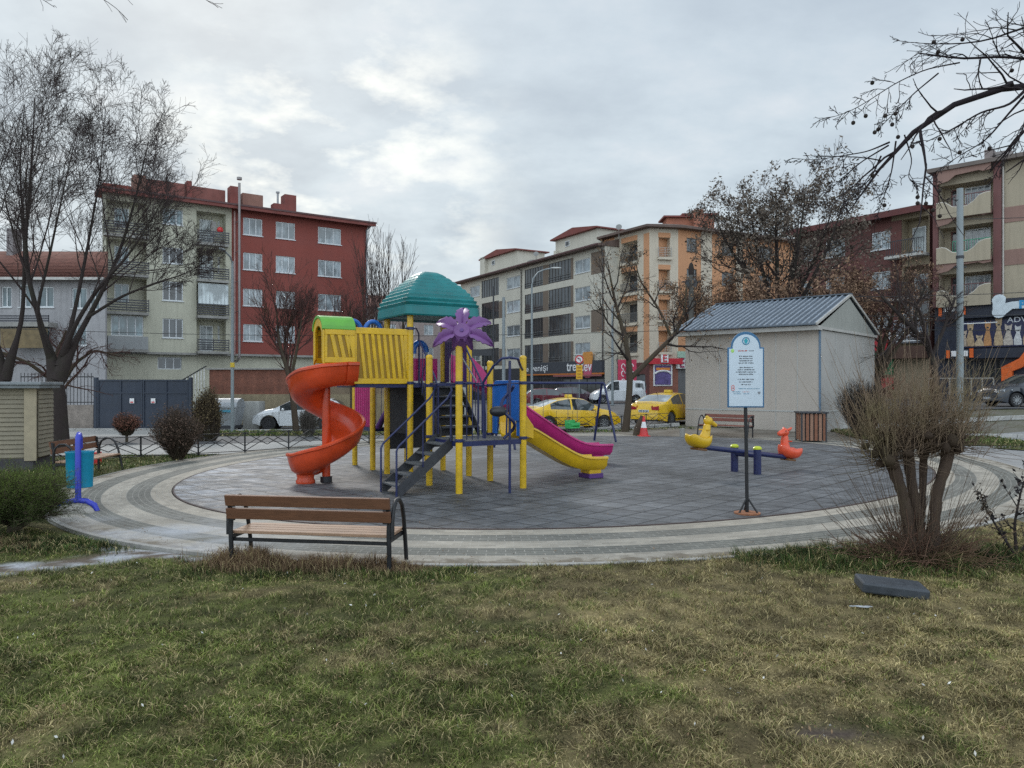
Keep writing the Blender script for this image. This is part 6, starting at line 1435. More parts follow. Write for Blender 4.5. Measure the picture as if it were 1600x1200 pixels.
D3.wall(0, D3.L, -.3, 4.1, [(S(1072), S(1120), .3, 2.9, .3)], mat=M('shop_grey', (.14, .14, .145), .7), name='shop_front'); D3.window(S(1072), S(1120), .3, 2.9, y=.1, n=4, fr=m_win, pane=p_dark, sill=False, name='shop_window')
ec = D3.box('shop_sign', M('sign_white_green', (.62, .64, .62), .5), S(1056), S(1110), -.3, -.02, D3.z_(1064, 576), D3.z_(1064, 560)); D3.box('shop_trim', M('sign_pale_green', (.35, .50, .40), .5), S(1058), S(1110), -.2, -.02, D3.z_(1064, 559), D3.z_(1064, 549), parent=ec)
lettering('ECZANE', 1.25, M('sign_plum', (.28, .03, .10), .5), ec, S(1058.2), -.32, D3.z_(1063, 568), align='LEFT', bold=.02)
D3.core(0, D3.L, 0, 12, -.3, OZ, m_oran); sub(D3, D1)
# shared roof and attic of the corner house (world points brought to local)
P_ = (Matrix.Translation(D1.root.location) @ Matrix.Rotation(D1.root.rotation_euler.z, 4, 'Z')).inverted()
w = lambda x, y, z: P_ @ Vector((x, y, z))
out = [(8.6, 75.4), (12.55, 69.1), (16.1, 69.75), (32.3, 78.2), (27, 88), (14, 84)]; cen = (17.5, 77.0); mb = MB()
mb.add([w(x, y, OZ) for x, y in out] + [w(x, y, OZ + .22) for x, y in out] + [w(*cen, OZ + 1.9)], [(0, 1, 2, 3, 4, 5)] + [(i, (i + 1) % 6, (i + 1) % 6 + 6, i + 6) for i in range(6)] + [(i + 6, (i + 1) % 6 + 6, 12) for i in range(6)])
D1.part(mb, 'roof', M('roof_brown', (.13, .09, .075)))
m_or2 = M('terracotta_render', (.38, .15, .095), .9, .12, .6)
for (cx, cy, sx, sy, zt) in ((17.0, 74.5, 3.4, 2.0, 18.5), (19.0, 76.2, 3.0, 2, 19.1)):
    mb = MB(); mb.obox(w(cx, cy, OZ + (zt - OZ) / 2), w(1, 0, 0) - w(0, 0, 0), w(0, 1, 0) - w(0, 0, 0), Vector((0, 0, 1)), sx / 2, sy / 2, (zt - OZ) / 2); a_ = D1.part(mb, 'attic', m_or2)
    mb = MB(); mb.obox(w(cx, cy, zt + .08), w(1, 0, 0) - w(0, 0, 0), w(0, 1, 0) - w(0, 0, 0), Vector((0, 0, 1)), sx / 2 + .35, sy / 2 + .4, .08); D1.part(mb, 'attic_roof', m_redtrim)
mb = MB(); mb.obox(w(18.3, 73.0, OZ + 1.4), w(1, 0, 0) - w(0, 0, 0), w(0, 1, 0) - w(0, 0, 0), Vector((0, 0, 1)), .45, .35, 1.0); D1.part(mb, 'chimney', m_or2)
mb = MB(); q = w(18.9, 74.5, 19.0); mb.tube([q, q + Vector((0, 0, .9))], .03, 5); [mb.tube([q + Vector((-.5, 0, .6 + k * .14)), q + Vector((.6, 0, .6 + k * .14))], .02, 4) for k in range(3)]; D1.part(mb, 'antenna', m_grey)
def dish(x, y, z, name_l):
    r = thing('satellite_dish', name_l, 'satellite dish', (x, y, z)); mb = MB(); mb.tube([(0, 0, -.1), (0, 0, .9)], .035, 6); mb.build('mast', m_concr, r)
    mb = MB(); ax = Vector((-.2, -1, .35)).normalized(); mb.tube([Vector((0, 0, 1.0)) + ax * k for k in (0, .05, .12)], [.06, .24, .30], 16); mb.build('dish', M('dish_grey', (.22, .22, .21), .6), r, True)
dish(C.O.x + C.d.x * C.s_(838), C.O.y + C.d.y * C.s_(838) + .6, 15.85, 'grey satellite dish on the roof edge of the long grey block'); dish(X(968, 72.2), 72.6, 16.35, 'grey satellite dish on the corner house roof')

# ---- dark red block behind the shed
m_dred = M('dark_red_render', (.135, .055, .048), .9, .15, .7, streak=.3); m_yelr = M('ochre_render', (.30, .245, .165), .9, .12, .6, streak=.35)
E_ = Bld('apartment_block', 'dark red apartment block with railed balconies, partly hidden by brown trees', (21.8, 57.3), (27.5, 48.9)); S = E_.s_; ZE2 = 13.6
px_split = 1393; hol = []
for a, b in ((1362, 1391), (1290, 1320), (1255, 1270)):
    for y0, y1 in ((363, 391), (425, 452), (488, 512)): hol.append((S(a), S(b), E_.z_(1370, y1), E_.z_(1370, y0), .14))
E_.wall(0, S(px_split), -.3, ZE2, hol, mat=m_dred, name='red_wall'); [E_.window(h[0], h[1], h[2], h[3], n=2, pane=p_curtain) for h in hol]
hol = [(S(1409), E_.L - .05, E_.z_(1430, 398), E_.z_(1430, 340), .9), (S(1412), E_.L - .05, E_.z_(1430, 465), E_.z_(1430, 415), .9), (S(1400), E_.L - .05, E_.z_(1430, 515), E_.z_(1430, 472), .5)]
E_.wall(S(px_split), E_.L, -.3, ZE2, hol, mat=m_yelr, name='ochre_wall'); E_.core(0, E_.L, 0, 11, -.3, ZE2, m_dred)
E_.box('brick_pier', m_dred, S(1393), S(1409), -.04, 0, E_.z_(1400, 520), ZE2 - .4)
for h in hol[:2]:
    E_.window(h[0] + .3, h[0] + 1.2, h[2], h[3] - .5, y=.75, n=1, pane=p_white, sill=False, name='balcony_door'); E_.window(h[0] + 1.6, h[1] - .2, h[2] + .8, h[3] - .4, y=.75, n=2, pane=p_white, sill=False)
    E_.railing(S(1394), E_.L - .02, h[2], h[2] + 1.0, -.75, vertical=True, mat=m_rail); E_.box('balcony_slab', M('slab_white', (.48, .47, .44), .8), S(1392), E_.L, -.85, 0, h[2] - .18, h[2])
h = hol[2]; E_.window(h[0], h[1], h[2] + .7, h[3], y=-.05, n=4, pane=p_dark, sill=True, name='glazed_balcony'); E_.box('balcony_panel', M('panel_bluegrey', (.22, .24, .27), .6), h[0], h[1], -.35, -.05, h[2] - .9, h[2] + .5)
E_.railing(S(1395), E_.L, E_.z_(1430, 535), E_.z_(1430, 517), -.5, 4, mat=wt, th=.03)
E_.part(MB().prism([(-.9, ZE2 - .1), (-.9, ZE2 + .16), (5, ZE2 + .9), (11.5, ZE2 + .1), (11.5, ZE2 - .05), (0, ZE2 - .05)], (-.5, 0, 0), (0, 1, 0), (0, 0, 1), (E_.L + .4, 0, 0)), 'roof', M('roof_dark_red', (.13, .04, .035), .85, .2, 1.5))
E_.box('fascia', M('fascia_dark_red', (.12, .035, .032), .7), -.5, E_.L - .1, -.92, -.9, ZE2 - .22, ZE2 + .2); E_.part(MB().tube([(S(1437, 2), 2, ZE2), (S(1437, 2), 2, E_.z_(1437, 317, 2))], .07, 6), 'vent_pipe', m_grey)
gr = E_.box('market_sign', M('sign_crimson', (.42, .02, .03), .5), S(1372), S(1392), -.5, -.1, E_.z_(1380, 548), E_.z_(1380, 533)); E_.box('market_banner', M('banner_green', (.02, .16, .07), .6, .4, 3), S(1369), S(1398), -.3, -.1, E_.z_(1380, 586), E_.z_(1380, 552)); E_.box('market_banner', M('banner_red', (.38, .05, .05), .6, .5, 4), S(1369), S(1398), -.3, -.1, E_.z_(1380, 608), E_.z_(1380, 590))
E_.box('awning', M('brown_awning', (.10, .055, .04), .8, .2), S(1396), E_.L, -.8, 0, E_.z_(1430, 560), E_.z_(1430, 541))
# ---- pet shop block at the right edge
m_pink = M('pinkish_render', (.28, .17, .14), .9, .1, .6, streak=.3); m_beige = M('beige_render', (.40, .34, .25), .9, .08, .6, streak=.35); m_maroon = M('maroon_pier', (.17, .075, .07), .85, .15, 1, streak=.3)
Gb = Bld('shop_building', 'beige and maroon banded building with curved balconies above a navy fronted pet shop', (27.5, 48.3), (37.2, 38.8)); S = Gb.s_; ZG = 15.75
f_ = [Gb.z_(1510, y) for y in (325, 395, 463)]; hol = []
x0, x1 = S(1468), S(1552)
for (yt, yb) in ((285, 327), (352, 398), (426, 466)): hol.append((x0, x1, Gb.z_(1510, yb), Gb.z_(1510, yt), 1.2))
Gb.wall(0, S(1556), 7.3, ZG, hol, mat=m_beige); Gb.wall(S(1556), Gb.L, 7.3, ZG, [], mat=m_beige)
Gb.box('pier', m_maroon, -.05, S(1467), -.25, .1, 7.0, ZG); Gb.box('pier', m_maroon, S(1554), S(1566), -.35, .1, 7.3, ZG)
for (yt, yb) in ((333, 347), (400, 414)):
    Gb.box('colour_band', m_pink, S(1566.5), Gb.L, -.04, 0, Gb.z_(1580, yb), Gb.z_(1580, yt - 10))
for i, (yt, yb) in enumerate(((285, 327), (352, 398), (426, 466))):
    zf = Gb.z_(1510, yb); zt_ = Gb.z_(1510, yt); Ls = x1 - x0
    wave = [(0, .45), (.10, .50), (.18, .42), (.30, .12), (.42, .05), (.58, .08), (.70, .30), (.80, .62), (.90, .72), (1, .74)]
    mb = MB(); mb.prism([(x0, zf - .55)] + [(x1, zf - .55)] + [(x0 + Ls * t, zf + h) for t, h in wave[::-1]], (0, -.75, 0), (1, 0, 0), (0, 0, 1), (0, .12, 0)); o = Gb.part(mb, 'balcony_parapet', m_beige)
    mb = MB(); mb.tube([(x0 + Ls * t, -.70, zf + h) for t, h in wave], .05, 6); Gb.part(mb, 'coping', M('coping_pale', (.50, .46, .40), .7), parent=o)
    Gb.box('balcony_slab', m_pink, x0, x1, -.63, 0, zf - .5, zf - .3)
    Gb.part(MB().prism([(x0, zt_ + .95)] + [(x0, zt_ + .0), (x0 + Ls * .22, zt_ + .12), (x0 + Ls * .35, zt_ + .42), (x0 + Ls * .78, zt_ + .50), (x0 + Ls * .86, zt_ + .40), (x1, zt_ + .45), (x1, zt_ + .95)], (0, -.66, 0), (1, 0, 0), (0, 0, 1), (0, .1, 0)), 'valance', m_pink)
    Gb.window(x0 + Ls * .40, x0 + Ls * .88, zf + .3, zt_ - .1, y=1.05, n=4, pane=p_curtain, sill=False); Gb.window(x0 + .4, x0 + Ls * .3, zf, zt_ - .1, y=1.05, n=1, fr=m_maroon, pane=p_dark, sill=False, name='balcony_door')
    Gb.railing(x0 + Ls * .3, x1, zf + .1, zf + .85, -.6, vertical=True, mat=M('rail_maroon', (.14, .06, .06), .6) if i != 1 else M('rail_green', (.05, .25, .15), .6))
Gb.part(MB().prism([(-.8, ZG - .1), (-.8, ZG + .15), (5, ZG + .5), (11.5, ZG + .1), (11.5, ZG - .05), (0, ZG - .05)], (-.25, 0, 0), (0, 1, 0), (0, 0, 1), (Gb.L + .4, 0, 0)), 'roof', M('roof_grey_brown', (.16, .13, .115), .85, .2, 1.5))
Gb.core(0, Gb.L, 0, 10, -.3, ZG, m_maroon); Gb.box('chimney', M('chimney_grey2', (.24, .2, .19), .9, .2), S(1538, 2), S(1551, 2), 2, 3, ZG, Gb.z_(1545, 233, 2)); Gb.part(MB().tube([(S(1563, 2), 2.6, ZG + .2), (S(1563, 2), 2.6, Gb.z_(1563, 240, 2.6))], .6, 16), 'water_tank', M('tank_grey', (.26, .23, .22), .8), True)
Gb.part(MB().tube([(S(1568), -.12, 7.3), (S(1568), -.12, ZG)], .06, 6), 'downpipe', M('pipe_pale', (.45, .42, .38), .5))
m_nav = M('shop_navy', (.022, .026, .042), .5, .2, 2); zs = lambda y: Gb.z_(1530, y)
Gb.wall(0, Gb.L, -.3, 7.3, [(S(1512), S(1563), zs(594), zs(561), .3)], mat=m_nav, name='shop_front', y=.0)
sgn = Gb.box('shop_sign', m_nav, .3, Gb.L, -.45, -.02, zs(497), zs(470)); Gb.box('shop_banner', M('banner_navy', (.02, .022, .065), .45, .25, 2), S(1506), Gb.L, -.25, -.02, zs(543), zs(502)); Gb.box('shop_sign', m_nav, .3, Gb.L, -.35, -.02, zs(560), zs(545))
m_or = M('sign_bright_orange', (.72, .13, .02), .5)
for p0, p1, ya, yb in ((1470, 1475, 473, 496), (1506, 1512, 468, 493), (1482, 1487, 548, 560), (1518, 1524, 545, 559)): Gb.box('orange_bar', m_or, S(p0), S(p1), -.52, -.46, Gb.z_(p0, yb), Gb.z_(p0, ya))
Gb.box('white_sign', wt, S(1478), S(1496), -.5, -.46, Gb.z_(1485, 488), Gb.z_(1485, 480)); Gb.box('white_sign', wt, S(1489), S(1515), -.42, -.36, Gb.z_(1500, 557), Gb.z_(1500, 548.5))
Gb.box('white_trim', wt, S(1506), S(1560), -.28, -.25, zs(506), zs(504.5))
# bone shaped sign
zb = Gb.z_(1575, 479); xb_ = S(1556); k = .75
bone = [(0, .16)] + [(-.05 + .36 * math.cos(a) - .25, .33 + .36 * math.sin(a)) for a in np.linspace(.4, math.pi * 1.15, 9)] + [(-.05 + .36 * math.cos(a) - .25, -.33 + .36 * math.sin(a)) for a in np.linspace(math.pi * .85, 2 * math.pi - .4, 9)] + [(.35, -.20), (3.0, -.26), (3.3, -.55), (3.7, -.5), (3.85, -.1), (3.85, .15), (3.7, .55), (3.3, .6), (3.0, .30), (.35, .22)]
bo = Gb.part(MB().prism(bone, (xb_ + .6, -.62, zb), (1.05, 0, 0), (0, 0, 1.05), (0, .12, 0)), 'bone_sign', M('bone_white', (.60, .66, .70), .4), bev=.02)
lettering('Pet', .66, M('pet_blue', (.02, .25, .50), .5), bo, xb_ + 1.75, -.64, zb, bold=.03); lettering('im', .66, M('pet_red', (.6, .06, .05), .5), bo, xb_ + 2.65, -.64, zb, bold=.03)
lettering('ADV', .46, M('sign_lettering_grey', (.55, .57, .6), .5), sgn, S(1575), -.27, Gb.z_(1583, 500.5), align='LEFT', sx=1.1)
bpy.data.objects[sgn.name]
# animals printed on the banner
pets = ((1508, 1.05, (.45, .36, .28)), (1518, 1.5, (.42, .30, .18)), (1532, .7, (.50, .38, .25)), (1545, 1.55, (.48, .24, .10)), (1562, 1.75, (.45, .33, .20)), (1577, 1.3, (.48, .42, .36)), (1592, 1.2, (.55, .55, .55)), (1607, 1.4, (.4, .3, .2)))
bz = zs(541)
for i, (px, h, c) in enumerate(pets):
    x = S(px); o = [(-.20, 0), (.20, 0), (.19, .25 * h), (.12, .50 * h), (.09, .64 * h), (.14, .74 * h), (.15, .84 * h), (.17, 1.0 * h), (.07, .92 * h), (-.06, .92 * h), (-.15, 1.02 * h), (-.15, .84 * h), (-.14, .74 * h), (-.08, .64 * h), (-.13, .50 * h), (-.22, .25 * h)]
    Gb.part(MB().prism([(u * (1 + .1 * (i % 3)), v) for u, v in o], (x, -.275, bz), (1, 0, 0), (0, 0, 1), (0, .02, 0)), 'printed_animal', M('fur_%d' % i, c, .7, .35, 9))
    Gb.part(MB().box(x - .06, x + .06, -.28, -.275, bz + .70 * h, bz + .76 * h), 'printed_muzzle', m_ink)
Gb.window(S(1512), S(1563), zs(594), zs(561), y=.1, n=6, fr=m_win, pane=p_dark, sill=False, name='shop_window')
mb = MB(); a, b = S(1568), S(1606); z0, z1 = zs(600), zs(562); mb.prism([(a, z0), (a, z1 - .5), (a + .9, z1), (b, z1 + .5), (b, z1 - .1), (a + 1.1, z1 - .5), (a + .55, z1 - .75), (a + .55, z0)], (0, -.6, 0), (1, 0, 0), (0, 0, 1), (0, .5, 0)); Gb.part(mb, 'orange_portal', m_or)
rl_ = MB(); zr = zs(592); rl_.box(S(1470), S(1568), -2.6, -2.54, zr, zr + .06); [rl_.box(c - .03, c + .03, -2.6, -2.54, zr - 1.0, zr) for c in np.linspace(S(1470), S(1568), 7)]; Gb.part(rl_, 'guard_rail', M('rail_pale', (.4, .38, .35)))
# ---- far roofs in the gap
H = Bld('distant_house', 'distant pinkish house with red roof in the gap behind the poplars', (-19.5, 92), (-7.0, 96)); zt = 11.6
hol = [(1.5 + 2.4 * i, 2.7 + 2.4 * i, z, z + 1.3, .12) for i in range(4) for z in (2.5, 5.4, 8.3)]
H.wall(0, H.L, -.3, zt, hol, mat=M('far_pink_render', (.33, .27, .25), .9)); [H.window(*h[:4], n=2, pane=p_curtain, sill=False) for h in hol]; H.core(0, H.L, 0, 8, -.3, zt, m_creamw)
H.part(MB().prism([(-.5, zt), (-.5, zt + .1), (4, zt + 2.0), (8.5, zt + .1), (8.5, zt)], (-.4, 0, 0), (0, 1, 0), (0, 0, 1), (H.L + .8, 0, 0)), 'roof', m_tile); H.box('chimney', m_tile, 8.6, 9.4, 2, 2.8, zt, zt + 2.6)
# ---- walls, gate, containers at the left street
m_brickw = M('old_brick_wall', (.22, .09, .06), .9, .3, 2.5, dirt=.5, streak=.5, bmp=.3); m_bwall = M('stained_beige_wall', (.29, .235, .15), .9, .2, 1.2, dirt=.5, streak=.6, bmp=.3); m_gwall = M('grey_block_wall', (.34, .34, .335), .9, .1, 2, streak=.3)
w1 = thing('garden_wall', 'old wall, brick red above and stained beige below, behind the waste container', 'wall', (-14.9, 36.4, 0))
mb = MB(); mb.box(0, 8.9, 0, .3, -.2, 1.55); mb.build('lower_wall', m_bwall, w1); MB().box(.05, 4.6, .03, .32, 1.55, 2.75).build('brick_wall', m_brickw, w1); MB().box(4.6, 8.9, .03, .32, 1.55, 2.65).build('upper_wall', M('brown_stained_wall', (.24, .18, .12), .9, .2, 1.5, dirt=.5, streak=.5), w1)
mb = MB(); mb.box(-.1, 9.0, -.08, .4, 2.75, 2.83); mb.build('coping', m_concr, w1, bev=.01)
tag(MB().box(-9.0, -2.2, 37.2, 37.5, -.2, 2.2).build('garden_wall', m_gwall), 'pale grey block wall behind the spiral slide', 'wall')
w2 = MB().box(-16.4, -14.95, 33.9, 34.15, -.2, 1.5).build('garden_wall', m_bwall); tag(w2, 'low beige wall between the navy gate and the brick wall', 'wall')
g = thing('double_gate', 'wide navy sheet metal gate with two small warning plates', 'gate', (-18.75, 33.6, 0)); m_gate = M('gate_navy', (.030, .040, .062), .5, .15, 1.5, streak=.3)
gw = 4.1; mb = MB(); mb.box(0, gw, 0, .05, .05, 2.25); 
MBs = MB(); [MBs.box(x, x + .03, -.02, 0, .1, 2.2) for x in np.arange(.12, gw, .17)]; [MBs.box(0, gw, -.045, -.02, z, z + .07) for z in (.1, 1.66, 2.2)]
for nm, a, b in (('gate_leaf', 0, gw / 2 - .01), ('gate_leaf', gw / 2 + .01, gw)): o = MB().box(a, b, 0, .05, .05, 2.25).build(nm, m_gate, g); fr = MB(); [fr.box(x, x + .06, -.04, 0, .05, 2.25) for x in (a, b - .06, (a + b) / 2)]; [fr.box(a + .06, b - .06, -.035, 0, z, z + .06) for z in (.06, 1.62, 2.19)]; fr.build('gate_frame', m_gate, o); pl = MB().box((a + b) / 2 + (.45 if a < 1 else -.65), (a + b) / 2 + (.65 if a < 1 else -.45), -.055, -.041, 1.18, 1.40).build('warning_plate', wt, o); MB().box((a + b) / 2 + (.48 if a < 1 else -.62), (a + b) / 2 + (.62 if a < 1 else -.48), -.058, -.055, 1.2, 1.26).build('plate_print', m_red, o)
for x in (-.16, gw + .02): MB().box(x, x + .14, -.05, .12, -.1, 2.35).build('gate_post', m_gate, g)
w3 = MB().box(-22.3, -18.95, 33.6, 33.85, -.2, 1.1).build('garden_wall', M('stone_wall', (.27, .23, .2), .9, .3, 3, dirt=.5, bmp=.4)); tag(w3, 'low stone wall left of the navy gate', 'wall')
fr = thing('railing', 'black upright garden railing on the stone wall beside the gate', 'railing', (-22.3, 33.7, 1.1)); mb = MB(); mb.box(0, 3.3, -.02, .02, 1.25, 1.3); mb.box(0, 3.3, -.02, .02, .1, .14); mb.build('rail', m_blk, fr); mb = MB(); [mb.box(x, x + .02, -.01, .01, 0, 1.45) for x in np.arange(0, 3.3, .16)]; mb.build('bars', m_blk, fr)
fr = thing('railing', 'white stair railing rising beside the low beige wall', 'railing', (-16.2, 35.2, 0)); mb = MB(); mb.bar((0, 0, 1.9), (1.7, 0, 2.9), .05, .05); mb.build('handrail', m_blk, fr); mb = MB(); [mb.box(x, x + .025, -.01, .01, .9, 1.9 + x * .588) for x in np.arange(.05, 1.7, .14)]; mb.build('bars', wt, fr)
# waste container
wc = thing('waste_container', 'galvanised wheeled waste container with bulging lid, at the street lamp', 'container', (-12.75, 32.9, 0)); m_galv = M('galvanised_dull', (.33, .35, .37), .5, .2, 3, metal=.3, streak=.3, dirt=.3)
mb = MB(); mb.loft([[(-.62, -.42, .22), (.62, -.42, .22), (.62, .42, .22), (-.62, .42, .22)], [(-.72, -.52, 1.02), (.72, -.52, 1.02), (.72, .52, 1.02), (-.72, .52, 1.02)]]); mb.build('container_body', m_galv, wc, bev=.02)
mb = MB(); mb.loft([[(-.74, y, 1.02 + h), (.74, y, 1.02 + h), (.74, y, 1.0), (-.74, y, 1.0)] for y, h in ((-.54, .05), (-.45, .22), (-.2, .36), (.1, .40), (.35, .33), (.54, .10))]); mb.build('lid', m_galv, wc, bev=.01)
MB().box(-.5, .5, -.56, -.53, .82, .92).build('label_strip', M('strip_blue', (.05, .25, .35), .5), wc); MB().box(-.66, .66, -.47, .47, .10, .22).build('base', m_step, wc)
for x in (-.55, .55):
    for y in (-.35, .35): MB().tube([(x, y - .03, .08), (x, y + .03, .08)], .08, 12).build('wheel', m_step, wc, True)
tag(MB().box(-12.3, -11.55, 33.9, 34.7, 0, 1.25).build('cabinet', M('cabinet_grey', (.36, .36, .34), .7, .1, 2, streak=.3)), 'pale metal utility cabinet behind the waste container', 'cabinet')
# ---- kiosk left
ks = thing('kiosk', 'small kiosk with beige horizontal siding and grey flat roof, at the left edge', 'kiosk', (-14.15, 16.7, 0), R(14)); m_side = M('beige_siding', (.27, .235, .17), .8, .15, 2, streak=.4, dirt=.3)
MB().box(0, 3.05, .02, 1.1, .3, 1.95).build('wall', m_side, ks); mb = MB()
for i in range(15): z = .32 + i * .105; mb.prism([(0, z), (-.035, z + .01), (-.01, z + .10), (0, z + .10)], (0, .02, 0), (0, 1, 0), (0, 0, 1), (2.82, 0, 0))
mb.build('siding', m_side, ks); MB().box(2.82, 3.07, -.03, .02, .25, 1.98).build('corner_trim', M('trim_beige', (.38, .32, .22), .8, .15, 2, dirt=.3), ks); mb = MB()
for i in range(15): z = .32 + i * .105; mb.prism([(0, z), (.03, z + .01), (.01, z + .10), (0, z + .10)], (3.07, .1, 0), (1, 0, 0), (0, 0, 1), (0, .95, 0))
mb.build('siding', m_side, ks); MB().box(0, 3.0, .0, 1.1, -.05, .3).build('plinth', M('plinth_dark', (.06, .055, .06), .85, .2), ks)
mb = MB(); mb.box(-.2, 3.25, -.28, 1.25, 2.03, 2.10); mb.box(-.15, 3.2, -.22, 1.2, 1.95, 2.03); mb.build('roof', M('roof_zinc', (.22, .24, .25), .6, .25, 3, dirt=.3), ks, bev=.01)
# ---- shed
sh = Bld('shed', 'beige panelled prefabricated hut with ribbed blue grey gable roof behind the seesaw', (7.78, 33.3), (12.19, 29.4), 'shed'); L = sh.L; W_ = 7.3; ze, zp, zf = 4.2, 5.75, -.1
m_pan = M('beige_panel', (.44, .39, .34), .75, .06, .5, streak=.12, dirt=.10); m_seam = M('panel_seam', (.42, .42, .40), .6, .08); m_bluet = M('blue_grey_trim', (.12, .18, .25), .5, .1)
sh.part(MB().quad((0, 0, zf), (L, 0, zf), (L, 0, ze), (0, 0, ze)), 'front_wall', m_pan); sh.part(MB().quad((0, W_, zf), (0, 0, zf), (0, 0, ze), (0, W_, ze)), 'side_wall', m_pan); sh.part(MB().quad((0, W_, zf), (0, W_, ze), (L, W_, ze), (L, W_, zf)), 'rear_wall', m_pan)
sh.part(MB().quad((L, 0, zf), (L, W_, zf), (L, W_, ze), (L, 0, ze)), 'gable_wall', M('beige_panel_gable', (.38, .36, .335), .75, .08, .8, streak=.15, dirt=.2)); sh.part(MB().quad((L, 0, ze + .15), (L, W_, ze + .15), (L, W_ / 2, zp)), 'gable', M('gable_panel', (.30, .30, .27), .75, .08, .8, streak=.3))
mb = MB(); [mb.box(x - .015, x + .015, -.012, 0, zf, ze) for x in (L * .28, L * .47, L * .70, L * .85)]; mb.box(0, L, -.02, 0, .92, .97); sh.part(mb, 'seam', m_seam)
mb = MB(); [mb.box(L, L + .012, y - .02, y + .02, zf, ze) for y in (W_ * .26, W_ * .52, W_ * .76)]; mb.box(L, L + .02, 0, W_, .92, .97); sh.part(mb, 'seam', m_seam); sh.part(MB().box(L - .03, L + .035, -.035, .04, zf, ze), 'corner_trim', m_bluet)
mb = MB(); mb.box(-.25, L + .10, -.42, .0, ze - .02, ze + .15); mb.box(L + .01, L + .10, 0, W_ + .1, ze + .02, ze + .13); sh.part(mb, 'fascia', M('fascia_white', (.42, .40, .37), .6, .1, 2, streak=.3))
m_roofb = M('roof_blue_grey', (.085, .105, .13), .4, .2, 1.5, streak=.3)
mb = MB(); hy = W_ / 2; pts_f = lambda x: [(x, -.55, ze + .16), (x, hy, zp + .12)]; th = .04
for (ya, za, yb, zb_) in ((-.55, ze + .17, hy, zp + .12), (W_ + .5, ze + .17, hy, zp + .12)): mb.add([(-.3, ya, za), (L + .05, ya, za), (L + .05, yb, zb_), (-.3, yb, zb_), (-.3, ya, za + th), (L + .05, ya, za + th), (L + .05, yb, zb_ + th), (-.3, yb, zb_ + th)], [(0, 1, 2, 3), (4, 5, 6, 7), (0, 1, 5, 4), (1, 2, 6, 5), (2, 3, 7, 6), (3, 0, 4, 7)])
rf = sh.part(mb, 'roof', m_roofb); mb = MB(); n = 24
for i in range(n + 1): x = -.28 + (L + .30) * i / n; mb.bar((x, -.56, ze + .235), (x, hy, zp + .185), .045, .05)
sh.part(mb, 'roof_ribs', M('rib_pale', (.30, .34, .39), .35, .2, 2), parent=rf); sh.part(MB().bar((L + .06, -.56, ze + .2), (L + .06, hy, zp + .16), .05, .10).bar((L + .06, W_ + .5, ze + .2), (L + .06, hy, zp + .16), .05, .10), 'verge_trim', M('fascia_white', (.52, .5, .47)), parent=rf); sh.part(MB().bar((-.3, hy, zp + .2), (L + .09, hy, zp + .2), .3, .05), 'ridge_cap', m_roofb, parent=rf)
